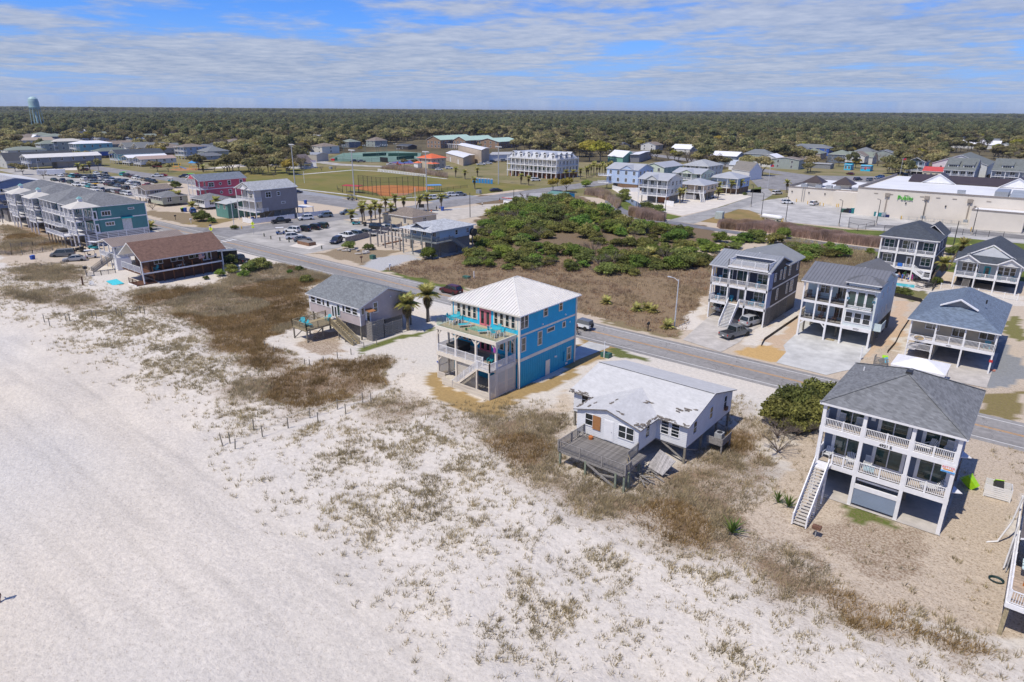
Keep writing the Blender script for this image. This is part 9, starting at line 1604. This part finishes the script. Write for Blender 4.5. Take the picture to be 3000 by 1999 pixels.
for a,b,n in ROWS:
 for i in range(n):
  f=i/max(1,n-1);c=r9.choices(cn_,cw)[0];k=r9.choices(('suv','sedan','pickup','van'),(.55,.15,.22,.08))[0]
  car(k,c,'%s %s parked among the crowded rows of the big beach lot'%(dict(steel='blue grey').get(c,c),dict(suv='car',sedan='sedan',pickup='pickup',van='van')[k]),g('K4',a[0]+(b[0]-a[0])*f+r9.uniform(-6,6),a[1]+(b[1]-a[1])*f),5+r9.choice((0,180))+r9.uniform(-5,5),'cars in the big beach parking lot',.04)
def kayak(label,p,z,c,rz):tg(lk('kayak',MB().add([(-2,0,.15),(-1,-.35,.1),(1,-.35,.1),(2,0,.15),(1,.35,.1),(-1,.35,.1),(0,0,-.15),(0,0,.3)],[(0,6,1),(1,6,2),(2,6,3),(3,6,4),(4,6,5),(5,6,0),(0,1,7),(1,2,7),(2,3,7),(3,4,7),(4,5,7),(5,0,7)]).mesh('_',mat('kayak_'+c,dict(green=(.1,.55,.05,1),yellow=(.7,.4,.02,1))[c],.5)), None,(p.x,p.y,z),R_(rz)),label,'kayak')
kayak('green kayak on the roof of a car in the big beach lot',g('K4',1900,1130),1.95,'green',70);kayak('yellow kayak on the roof of a car in the big beach lot',g('K4',1470,1320),1.95,'yellow',70);kayak('green kayak on the white car behind pink house',g('K2',675,214),1.95,'green',60)
tr=th('trailer','long dark enclosed trailer beside the brown cottage','trailer',(*g('F1',985,660)[:2],0),R_(65));lk('box',MB().box(-3.4,3.4,-1.2,1.2,.6,2.7).mesh('_',CP['black']),tr);lk('roof',MB().box(-3.42,3.42,-1.22,1.22,2.7,2.76).mesh('_',CP['grey']),tr)
for s in (-1,1):
 for xx in (-.5,.6):lk('wheel',MB().cyl((xx,s*1.1,.4),(xx,s*1.25,.4),.38,n=12).mesh('_',RUB),tr)
for t,x,y,l in (('K4',720,1120,'white camper trailer beside the long raised house'),('K4',870,1120,'white box trailer at the edge of the big lot')):
 tr=th('trailer',l,'trailer',(*g(t,x,y)[:2],0),R_(70));lk('box',MB().box(-4,4,-1.25,1.25,.7,3.1).mesh('_',WT),tr);[lk('wheel',MB().cyl((xx,-1.3,.4),(xx,1.3,.4),.4,n=10).mesh('_',RUB),tr) for xx in (-.5,.6)]
def cart(label,p,rz,c,top=WT):
 r=th('golf_cart',label,'golf cart',(p.x,p.y,.05),R_(rz));lk('body',MB().box(-1.2,-.3,-.6,.6,.3,.75).box(-.3,.7,-.6,.6,.3,.42).box(.7,1.2,-.55,.55,.3,.85).mesh('_',CP[c]),r);lk('seat',MB().box(-.5,.05,-.55,.55,.75,.88).box(-.62,-.5,-.55,.55,.88,1.3).mesh('_',BLACK),r);lk('roof',MB().box(-1.2,.95,-.62,.62,1.88,1.95).mesh('_',top),r)
 for xx,q in ((-1.1,-1.1),(.75,.95)):
  for s in (-1,1):lk('post',MB().beam((q,s*.55,.7),(xx,s*.55,1.9),.04,.04).mesh('_',BLACK),r)
 for xx in (-.85,.85):
  for s in (-1,1):lk('wheel',MB().cyl((xx,s*.5,.24),(xx,s*.65,.24),.24,n=10).mesh('_',RUB),r)
 return r
for t,x,y,rz,c,l in (('D2',378,270,60,'blue','blue golf cart at the roadside of the beach lot'),('D2',1062,182,60,'teal','turquoise golf cart by the parking lot palms'),('K1',1400,1445,70,'white','white golf cart beside the silver sedan'),('K1',1440,1310,200,'teal','turquoise golf cart before the tan roofed cottage'),('K1',1240,1345,200,'black','black buggy under the corner of the teal townhouses'),('K3',870,1075,60,'black','black golf cart parked on the park street'),('K3',930,1085,60,'grey','second dark golf cart parked on the park street'),('K2',370,275,60,'teal','long turquoise golf cart at the big lot')):cart(l,g(t,x,y),rz,c,BLACK if c in ('black','grey') else WT)
def open_suv(p):
 r=th('open_jeep','white soft top off roader driving on the beach road behind blue house','car',(p.x,p.y,.03),R_(180));lk('body',shell([(-1.9,.5),(-1.95,1.0),(.7,1.05),(1.75,1.0),(1.85,.6),(1.8,.5)],1.7,MB()).mesh('_',CP['white']),r);lk('soft_top',shell([(-1.9,1.0),(-1.75,1.65),(.3,1.72),(.8,1.04)],1.55,MB(),tp=.85).mesh('_',CP['grey']),r);lk('spare_wheel',MB().cyl((-1.98,0,.95),(-2.15,0,.95),.36,n=12).mesh('_',RUB),r)
 for xx in (-1.2,1.2):
  for s in (-1,1):lk('wheel',MB().cyl((xx,s*.65,.37),(xx,s*.88,.37),.37,n=12).mesh('_',RUB),r)
open_suv(g('F2',405,325))
tx=th('tractor','red and orange tractor beside the white pickup at the courts','tractor',g('C2',1450,640),R_(50));lk('body',MB().box(-1.3,1.4,-.5,.5,.6,1.3).box(-1.2,-.2,-.6,.6,1.3,2.4).mesh('_',mat('tractor_red',(.55,.07,.02,1),.5)),tx);[lk('wheel',MB().cyl((xx,s*.6,rr2),(xx,s*.9,rr2),rr2,n=12).mesh('_',RUB),tx) for xx,rr2 in ((-.8,.75),(1.0,.45)) for s in (-1,1)]
# ================================================================== people
def person_mesh(pose,name):
 bm_=bmesh.new();J={}
 st=.22 if pose=='walk' else .06
 pts=dict(pelvis=(0,0,.95,.15),waist=(0,0,1.1,.13),chest=(0,0,1.32,.165),neck=(0,0,1.5,.06),head=(0,-.02,1.64,.105),top=(0,-.01,1.72,.08),hl=(-.1,0,.9,.09),kl=(-.12,-st,.5,.062),al=(-.12,st*.6,.08,.042),fl=(-.12,st*.6-.16,.04,.035),hr=(.1,0,.9,.09),kr=(.12,st*.5,.5,.062),ar=(.12,-st,.08,.042),fr=(.12,-st-.16,.04,.035),sl=(-.19,0,1.42,.06),el=(-.27,.05+st*.3,1.15,.043),wl=(-.27,-.05+st*.5,.92,.033),nl=(-.27,-.07+st*.6,.84,.035),sr=(.19,0,1.42,.06),er=(.27,.05-st*.3,1.15,.043),wr=(.27,-.1-st*.5,.93,.033),nr=(.27,-.13-st*.6,.85,.035))
 E=('pelvis waist','waist chest','chest neck','neck head','head top','pelvis hl','hl kl','kl al','al fl','pelvis hr','hr kr','kr ar','ar fr','chest sl','sl el','el wl','wl nl','chest sr','sr er','er wr','wr nr')
 sk=bm_.verts.layers.skin.verify()
 for k,v in pts.items():q=bm_.verts.new(v[:3]);q[sk].radius=(v[3],v[3]*.85);q[sk].use_root=k=='pelvis';J[k]=q
 for e in E:a,b=e.split();bm_.edges.new((J[a],J[b]))
 me=bpy.data.meshes.new(name);bm_.to_mesh(me);bm_.free();o=bpy.data.objects.new(name,me);COL.objects.link(o);o.modifiers.new('skin','SKIN');s=o.modifiers.new('sub','SUBSURF');s.levels=1
 out=bpy.data.meshes.new_from_object(o.evaluated_get(bpy.context.evaluated_depsgraph_get()));bpy.data.objects.remove(o);bpy.data.meshes.remove(me);out.name=name; return out
SKIN=mat('skin',(.42,.25,.17,1),.6);HAIR=mat('brown_hair',(.05,.03,.02,1),.8)
PM={p:person_mesh(p,'body') for p in ('stand','walk')}
def person(label,p,rz,pose,shirt,shorts,z=.05,bare=False):
 me=PM[pose].copy();me.materials.clear();[me.materials.append(m) for m in (SKIN,shirt,shorts)]
 for f in me.polygons:c=f.center;f.material_index=2 if .55<c.z<1.0 and abs(c.x)<.22 else 1 if (not bare and 1.0<=c.z<1.47 and (abs(c.x)<.24 or c.z>1.2)) else 0;f.use_smooth= True
 r=th('person',label,'person',(p[0],p[1],p[2]+z),R_(rz));lk('body',me,r);lk('hair',MB().cyl((0,.0,1.64),(0,.03,1.79),.115,.07,9).mesh('_',HAIR),r); return r
def cloth(n,c): return mat('cloth_'+n,c,.85)
W_,B_,G_,O_,K_,P_=cloth('white',(.6,.6,.58,1)),cloth('blue',(.02,.12,.5,1)),cloth('green',(.1,.4,.12,1)),cloth('orange',(.6,.18,.08,1)),cloth('dark',(.02,.02,.03,1)),cloth('pink',(.7,.03,.4,1))
for t,x,y,rz,po,a,b,bare,l in (('K3',1200,1385,40,'walk',B_,K_,0,'person in a blue shirt walking by the parking lot palms'),('K3',2112,1300,200,'walk',O_,K_,0,'person in an orange top on the promenade walk'),('K3',2190,1245,90,'stand',K_,K_,0,'person in dark clothes near the blue promenade bin'),('K3',2243,1245,10,'stand',B_,K_,0,'person in blue beside the promenade bin'),('C3',197,972,60,'walk',K_,O_,0,'person in dark top by the bath house wall'),('C3',246,968,240,'walk',O_,K_,0,'person in shorts by the middle of the bath house wall'),('C3',40,1010,30,'walk',W_,K_,0,'person in white walking on the promenade'),('F4',612,1225,20,'stand',W_,B_,1,'bare chested person in blue swim shorts by the pool'),('F4',690,1215,160,'stand',G_,W_,0,'person in green top at the pool'),('F4',705,1195,250,'stand',G_,K_,0,'second person in green behind at the pool'),('F4',662,1245,60,'stand',B_,B_,0,'person in blue patterned suit nearest the pool edge'),('F4',748,1255,300,'stand',W_,B_,0,'person in white top sitting area by the pool'),('F4',800,1250,120,'stand',P_,P_,0,'person in bright pink wrap by the pool chairs')):person(l,g(t,x,y),rz,po,a,b,.06,bool(bare))
person('person in dark shorts walking on the sand at left picture edge',g('P',-3,1766),230,'walk',cloth('maroon',(.2,.03,.03,1)),K_,.02)
def bicycle(label,p,rz):
 r=th('bicycle',label,'bicycle',(p.x,p.y,.02),R_(rz))
 for xx in (-.55,.55):lk('wheel',MB().tube([(xx+.34*COS(a),0,.35+.34*SIN(a)) for a in [2*PI_*i/16 for i in range(17)]],.03,5).mesh('_',RUB),r)
 lk('frame',MB().tube([(-.55,0,.35),(-.15,0,.75),(.4,0,.8),(-.05,0,.32),(-.55,0,.35)],.025,5).tube([(.4,0,.8),(.55,0,.35)],.025,5).tube([(-.05,0,.32),(-.2,0,.85)],.025,5).mesh('_',DM),r);lk('saddle',MB().box(-.32,-.08,-.07,.07,.85,.91).mesh('_',BLACK),r);lk('handlebar',MB().tube([(.38,-.28,1.0),(.4,0,.95),(.38,.28,1.0)],.02,5).mesh('_',BLACK),r)
bicycle('dark bicycle on the road edge beside the blue house',g('F2',350,393),175);person('cyclist beside the blue house in red top',g('F2',345,393),85,'walk',cloth('red',(.4,.03,.03,1)),K_,.3)
# ================================================================== street furniture
def pole_lamp(label,p,hgt,arm,rz,m,name='street_lamp',base=False):
 r=th(name,label,'street lamp',(p.x,p.y,0),R_(rz));lk('pole',MB().cyl((0,0,0),(0,0,hgt),.12,.08,8).mesh('_',m),r);lk('arm',MB().tube([(0,0,hgt-.3),(arm*.5,0,hgt+.05),(arm,0,hgt+.1)],.05,6).mesh('_',m),r);lk('lamp_head',MB().box(arm-.1,arm+.55,-.13,.13,hgt+.03,hgt+.16).mesh('_',m),r)
 if base:lk('base',MB().cyl((0,0,0),(0,0,.8),.35,.35,10).mesh('_',CONC),r)
 return r
PALE=mat('pale_pole',(.5,.52,.55,1),.5)
pole_lamp('tall pale street lamp across the road left of the dark house',g('F2',1472,312),8.2,1.6,170,PALE);pole_lamp('pale street lamp with long arm before the teal cottage',g('K2',1338,955),7.6,2.6,195,PALE)
for k,(x,y,l) in enumerate(((540,840,'first from the left'),(708,872,'beside the propane tank'),(1075,902,'in front of the dock ramp'),(1333,895,'near the stacked crates'),(470,767,'at the lot entrance'),(1640,905,'behind the pool house'),(1993,962,'at the compactor bay'))):pole_lamp('dark lot light on concrete foot, %s'%l,g('C4',x,y),8.0,.9,140,DM,base=True)
pole_lamp('dark street lamp at the creek road bend',g('K5',868,1105),8,1,40,DM)
for t,x,y,hh,l in (('C2',1605,1080,9,'slim grey pole among the promenade palms'),('C2',2097,1105,8,'dark pole right of the light blue cottage'),('C3',325,1000,6,'dark pole before the bath house'),('C3',722,825,6,'dark pole at the hotel corner'),('K6',1755,345,10,'white flagpole by the highway'),('K6',1940,250,9,'white pole by the inland road'),('C4',585,640,11,'white flagpole before the chapel hall'),('C2',432,700,8,'flagpole on the park lawn'),('C4',1860,1060,7.5,'dark pole between the two grey houses'),('K4',605,1100,7,'timber pole before the long white roofed house')):
 r=th('pole',l,'pole',g(t,x,y));lk('shaft',MB().cyl((0,0,0),(0,0,hh),.13,.09,8).mesh('_',PALE if 'dark' not in l else DM),r)
 if 'flagpole' in l:lk('flag_stripes',MB().box(0,1.6,-.02,.02,hh-1.2,hh-.2).mesh('_',MATS['flag_red']),r);lk('flag_canton',MB().box(0,.7,-.025,.025,hh-.7,hh-.19).mesh('_',MATS['flag_blue']),r)
YG=mat('fluorescent_yellow',(.62,.75,.01,1),.6)
for x,y,l in ((1008,1185,'yellow green pedestrian sign on the near side of the crosswalk'),(1642,1095,'yellow green pedestrian sign on the far side of the crosswalk')):
 p=g('K2',x,y);r=th('crossing_sign',l,'sign',(p.x,p.y,0),R_(35));lk('post',MB().box(-.04,.04,-.04,.04,0,4.1).mesh('_',ST_),r);lk('plate',MB().add([(0,-.06,2.7),(.58,-.06,3.28),(0,-.06,3.86),(-.58,-.06,3.28),(0,-.05,2.7),(.58,-.05,3.28),(0,-.05,3.86),(-.58,-.05,3.28)],[(0,1,2,3),(7,6,5,4),(0,4,5,1),(1,5,6,2),(2,6,7,3),(3,7,4,0)]).mesh('_',YG),r)
 lk('arrow_plate',MB().box(-.38,.38,-.06,-.05,2.05,2.5).mesh('_',YG),r);lk('walker',MB().beam((0,-.066,3.32),(.02,-.066,3.06+.1),.1,.01).cyl((.0,-.062,3.6),(.0,-.07,3.6),.07,n=8).beam((-.02,-.066,3.5),(.02,-.066,3.25),.12,.01).beam((0,-.066,3.27),(-.14,-.066,3.0),.06,.01).beam((.02,-.066,3.27),(.15,-.066,3.0),.06,.01).mesh('_',BLACK),r);lk('arrow',MB().beam((-.22,-.066,2.38),(.2,-.066,2.16),.07,.01).beam((.2,-.066,2.16),(.0,-.066,2.15),.06,.01).mesh('_',BLACK),r)
 if x<1200:lk('solar_panel',MB().slab([(-.35,-.3,4.15),(.35,-.3,4.15),(.35,.3,4.4),(-.35,.3,4.4)],.04).mesh('_',NAVYP),r)
hy=th('fire_hydrant','yellow fire hydrant at the corner by the street lamp','hydrant',g('K2',1455,998));lk('barrel',MB().cyl((0,0,0),(0,0,.7),.16,.14,10).cyl((0,0,.7),(0,0,.86),.17,.05,10).cyl((-.25,0,.5),(.25,0,.5),.07,n=8).mesh('_',mat('hydrant_yellow',(.65,.4,.02,1),.5)),hy)
def mailbox(l,p,m):r=th('mailbox',l,'mailbox',(p.x,p.y,0),R_(5));lk('post',MB().box(-.06,.06,-.06,.06,0,1.15).mesh('_',m),r);lk('box',MB().prism([(-.16,-.3),(.16,-.3),(.16,.3),(-.16,.3)],1.15,1.4).cyl((0,-.3,1.4),(0,.3,1.4),.16,n=10).mesh('_',m),r)
mailbox('black mailbox on a post across the road',g('F2',1168,355),BLACK);mailbox('dark mailbox before the screened cottage',g('K2',443,862),BLACK);mailbox('white mailbox before the big dark shrub',g('K2',680,915),WT);mailbox('double dark mailbox before the rubble lot',g('D2',1112,525),MATS['rusty_metal']);mailbox('white mailbox at the gravel drive of the light blue cottage',g('D2',1368,598),WT)
def tb(name,l,cat,p,x,y,z,m,rz=0):tg(lk(name,MB().box(-x,x,-y,y,0,z).box(-x*.94,x*.94,-y*.94,y*.94,z,z+.06).mesh(name,m), None,(p.x,p.y,0),R_(rz)),l,cat)
GB=mat('utility_green',(.04,.12,.09,1),.6)
tb('utility_box','green utility box in the rubble lot','utility box',g('D2',1215,492),.6,.5,.9,GB);tb('utility_box','green utility box on the verge across the road','utility box',g('D2',2065,670),.8,.5,.5,GB);tb('utility_box','green utility box behind the white sign frame','utility box',g('F2',690,650),.7,.5,.6,GB);tb('utility_cabinet','pale green cabinet by the store road','cabinet',g('C4',252,848),1.2,1.6,2.2,mat('pale_cabinet',(.4,.45,.43,1),.6),10);tb('utility_cabinet','grey cabinet on the park lawn','cabinet',g('C2',833,668),.9,.7,1.3,ST_);tb('utility_cabinet','grey cabinet near the park street','cabinet',g('C2',2175,890),1,.7,1.5,ST_);tb('white_marker','thin white marker post on the verge across the road','post',g('D2',2132,668),.07,.07,1.5,WT)
wsf=th('sign_frame','white post sign frame at the drive of the blue house','sign',g('F2',665,640),R_(-60));[lk('post',MB().box(a-.06,a+.06,-.06,.06,0,2.0).mesh('_',WT),wsf) for a in (-.75,.75)];lk('board',MB().box(-.69,.69,-.03,.03,1.25,1.85).mesh('_',mat('grey_sign',(.3,.34,.36,1))),wsf)
for k,(x,y) in enumerate(((230,290),(291,315),(373,328),(456,343),(752,405))):tg(lk('bollard',MB().box(-.11,.11,-.11,.11,0,.95).mesh('_',mat('bollard_wood',(.1,.11,.07,1),.9)), None,g('D2',x,y)),'%s dark timber bollard along the roadside of the beach lot'%('first','second','third','fourth','last and farthest right')[k],'bollard','roadside bollards')
bins('blue wheeled bin on the sand at the left fence',mat('bin_blue',(.01,.07,.35,1),.5),MATS['bin_blue'],g('D1',302,510),.4,sc=1.2);bins('black bin with lime lid by the screened cottage',BLACK,LIME,g('K2',550,738),.2,sc=1.3);bins('blue bin beside the lime lidded one',MATS['bin_blue'],MATS['bin_blue'],g('K2',592,738),.2,sc=1.3);bins('blue bin under the stilt house',MATS['bin_blue'],MATS['bin_blue'],g('K2',1625,880),.2,sc=1.2);bins('blue bin on the grass by the hedge',MATS['bin_blue'],MATS['bin_blue'],g('K3',185,1140),.2,sc=1.3);bins('blue bin on the promenade among people',MATS['bin_blue'],MATS['bin_blue'],g('K3',2282,1245),.2,sc=1.3);bins('dark bin on the parking lot lawn',DM,DM,g('K3',1095,1480),.2,sc=1.2)
nb=th('notice_board','dark arched notice board beside park street','sign',g('K3',1962,1270),R_(40));lk('board',MB().box(-.95,.95,-.06,.06,1.7,2.9).mesh('_',BLACK),nb);[lk('post',MB().box(a-.06,a+.06,-.06,.06,0,1.7).mesh('_',BLACK),nb) for a in (-.9,.9)]
# dune posts and ropes
def posts(t,P,hgt,l,grp,leans=()):
 for i,(x,y) in enumerate(P):
  p=g(t,x,y);z=float(relief(np.array([p.x]),np.array([p.y]))[0]) if p.y<60 else 0;o=tg(lk('dune_post',MB().cyl((0,0,-.2),(0,0,hgt),.07,.06,7).mesh('_',PG), None,(p.x,p.y,z),0),l,'post',grp)
  if i in leans:o.rotation_euler=((.0,-.3,0) if i==0 else (0,.22,0))
posts('V2',((140,680),(195,660),(235,715),(377,550),(443,610),(640,540),(806,460),(868,495),(1018,400),(1080,437),(1210,350),(1275,360)),1.35,'weathered post of the roped beach path below the blue house','path posts below the blue house',(0,2))
posts('V1',((345,235),(385,260),(510,222),(540,224),(713,208),(745,217),(898,182),(937,197),(1078,165),(1112,172)),1.35,'weathered post of the roped beach path at left','path posts at left');posts('D2',((1250,1272),(1135,1302),(1018,1362),(895,1397),(770,1445),(600,1467),(643,1472),(240,1302),(320,1347)),.95,'short timber stake edging the lavender cottage yard','yard stakes')
def rope(l,t,P,z):
 pts=[]
 for (a,b) in zip(P,P[1:]):
  p,q=g(t,*a),g(t,*b);zp,zq=[float(relief(np.array([v.x]),np.array([v.y]))[0]) if v.y<60 else 0 for v in (p,q)]
  for i in range(6):f=i/6;v=p.lerp(q,f);pts.append((v.x,v.y,z+zp+(zq-zp)*f-.35*4*f*(1-f)))
 pts.append((q.x,q.y,z+zq));tg(lk('rope',MB().tube(pts,.022,5).mesh('_',mat('pale_rope',(.5,.47,.42,1),.9))),l,'rope')
rope('sagging rope along the left side of the path below the blue house','V2',((250,560),(377,550),(806,460),(1018,400),(1210,350)),1.2);rope('sagging rope along the right side of the path below the blue house','V2',((235,715),(443,610),(640,540),(868,495),(1080,437),(1275,360)),1.2);rope('rope of the left beach path','V1',((345,235),(510,222),(713,208),(898,182),(1078,165)),1.2)
def picket_fence(l,t,P,hgt=1.1):
 h=House('sand_fence',l,'fence',*g(t,*P[0])[:2])
 for a,b in zip(P,P[1:]):
  p,q=g(t,*a),g(t,*b);n=max(2,int((q-p).length/2.6))
  for i in range(n+1):v=p.lerp(q,i/n);h.post(v.x,v.y,0,hgt+.15,.1,GW)
  bb=MB();m_=int((q-p).length/.16)
  for i in range(m_):v=p.lerp(q,(i+.5)/m_);bb.box(v.x-.02,v.x+.02,v.y-.02,v.y+.02,.05,hgt*RU(.85,1.05))
  tg(h.part('pickets',bb,GW),kind='stuff')
picket_fence('long grey slat sand fence through the grass at left edge','D1',((0,455),(110,465),(300,450),(480,420)));picket_fence('upper grey slat sand fence before the teal townhouses','D1',((100,390),(300,375),(520,350)));picket_fence('slat sand fence before the brown cottage lot','D1',((380,570),(560,550),(620,530)),.9);picket_fence('wire fence along the garden left of brown cottage','D1',((790,650),(920,640),(1050,620)),.9)
pr=th('signpost','leaning timber signpost with dark box left of the brown cottage','post',g('D1',790,655));lk('post',MB().beam((0,0,0),(-.3,0,1.8),.12,.12).mesh('_',GW),pr);lk('box',MB().box(-.7,.1,-.3,.3,1.7,2.2).mesh('_',DM),pr)
pr=th('timber_post','thick short timber post on the dune before the brown cottage','post',g('D1',755,735));lk('post',MB().box(-.12,.12,-.12,.12,0,1.9).mesh('_',DKD),pr);put('adirondack_chair',ADI[GREYCHAIR.name],'small chair on the sand beside the thick timber post','chair',*g('D1',835,738)[:2],0,1.2)
# park, store yard and far things
for k in range(7):p=g('C3',-38+k*27,790+k*2);r=th('portable_toilet','bright blue portable toilet, %s in the row by the field'%('first','second','third','fourth','fifth','sixth','last')[k],'toilet',(p.x,p.y,0),R_(40),'portable toilets');lk('cabin',MB().box(-.55,.55,-.55,.55,0,2.15).mesh('_',mat('toilet_blue',(.02,.22,.55,1),.5)),r);lk('roof',MB().box(-.6,.6,-.6,.6,2.15,2.3).mesh('_',WT),r);lk('door',MB().box(-.38,.38,-.58,-.55,.1,2.0).mesh('_',mat('toilet_door',(.04,.3,.62,1),.5)),r)
pt=th('propane_tank','long white propane tank at the edge of the store yard','tank',g('C4',612,862),R_(-15));lk('tank',MB().cyl((-3.2,0,1.2),(3.2,0,1.2),.75,n=14).cyl((-3.2,0,1.2),(-3.7,0,1.2),.75,.3,14).cyl((3.2,0,1.2),(3.7,0,1.2),.75,.3,14).mesh('_',WT),pt);[lk('saddle',MB().box(a-.2,a+.2,-.6,.6,0,.5).mesh('_',CONC),pt) for a in (-2,2)]
YB=mat('bollard_yellow',(.65,.4,.03,1),.5)
for k,(x,y) in enumerate(((553,852),(680,872),(690,872),(783,735),(860,750),(945,760),(968,765),(1060,770),(1072,770),(1505,855),(1985,938),(2255,945),(2268,940),(2308,945))):tg(lk('bollard',MB().cyl((0,0,0),(0,0,1.25),.14,n=8).mesh('_',YB), None,g('C4',x,y)),'yellow steel bollard at the back of the supermarket','bollard','yellow bollards')
ck=random.Random(4)
for k in range(18):p=g('C4',1110+k*17,805+k*2);c=ck.choice((NAVYP,GB,mat('crate_teal',(.02,.2,.22,1)),BLACK,WT,mat('cardboard',(.4,.26,.13,1))));tb('crate','stacked crate in the heap behind the supermarket','crate',p,.9,.7,ck.uniform(.8,2.0),c,ck.uniform(0,40));COL.objects[-1]['group']='crates behind the supermarket'
tb('compactor','cream trash compactor beside the dock bay','compactor',g('C4',2210,925),2.6,1.2,2.2,STUC,20);tb('dumpster','green dumpster at the right of the dock bay','dumpster',g('C4',2345,925),1.4,1,1.5,GB,10)
cf=House('yard_fence','black chain link fence between the store road and green verge','fence',-20,232);mfe(cf,[g('F4',x,y) for x,y in ((420,560),(550,570),(700,578),(1330,585),(1500,610),(1680,622),(1860,635),(2060,650),(2353,672))],1.9,(1.85,));mfe(cf,[g('C4',x,y) for x,y in ((1140,912),(1205,935),(1260,925),(1320,905),(1145,880),(1140,912))],1.9,(1.85,))
pg=th('playground','colourful playground with yellow towers and blue slide on orange mulch','playground',g('K2',620,85),R_(40));pc=dict(y=mat('play_yellow',(.7,.5,.02,1)),o=mat('play_orange',(.65,.25,.03,1)),b=mat('play_blue',(.02,.22,.55,1)),r=mat('play_red',(.5,.04,.03,1)))
for xx in (-8,-4,2,6):
 for s in (-1.2,1.2):lk('post',MB().box(xx-.1,xx+.1,s-.1,s+.1,0,3.6).mesh('_',pc['y']),pg)
lk('platform',MB().box(-8,-4,-1.2,1.2,1.5,1.65).box(2,6,-1.2,1.2,1.5,1.65).mesh('_',pc['o']),pg);lk('slide',MB().slab([(-4,-.6,1.6),(-.5,-.6,.3),(-.5,.6,.3),(-4,.6,1.6)],.15).mesh('_',pc['b']),pg);lk('roof',rmb(hip(2-.5,6.5,-1.6,1.6,3.6,1.2),.05).mesh('_',[pc['b'],pc['b']]),pg);lk('climber',MB().tube([(6,0,1.6),(8,0,2.2),(9.5,0,.1)],.1,6).mesh('_',pc['r']),pg)
tb('red_mower','red mower near the metal hall','mower',g('C2',855,592),1.2,.8,1.3,mat('mower_red',(.5,.02,.04,1)),30);tb('porta_cabin','green portable cabin by the metal hall','toilet',g('C2',883,592),.6,.6,2.2,GB,30)
wt=th('water_tower','pale turquoise water tower on six legs above the far woods','water tower',(-1045,306,0));wt.scale=(.74,.74,1);WTM=mat('water_tower_aqua',(.36,.52,.52,1),.5,.06,.1);tk=MB();rings=[(0,28.5),(5,29),(7.6,31),(8.0,33.5),(7.9,40),(7.2,43),(4.5,45),(1,45.8)]
for (r0,z0),(r1,z1) in zip(rings,rings[1:]):tk.cyl((0,0,z0),(0,0,z1),max(r0,.05),r1,22)
lk('tank',tk.mesh('_',WTM),wt);lk('riser',MB().cyl((0,0,0),(0,0,29),1.6,n=12).mesh('_',WTM),wt);lk('catwalk',MB().cyl((0,0,32.6),(0,0,33.0),8.9,8.9,22).mesh('_',WTM),wt);[lk('leg',MB().cyl((10*COS(a),10*SIN(a),0),(7.6*COS(a),7.6*SIN(a),33),.5,.45,8).mesh('_',WTM),wt) for a in [i*PI_/3+.3 for i in range(6)]];lk('antennas',MB().cyl((1,0,45),(1,0,48),.1,n=5).cyl((-2,1,45),(-2,1,47.5),.1,n=5).mesh('_',ST_),wt)
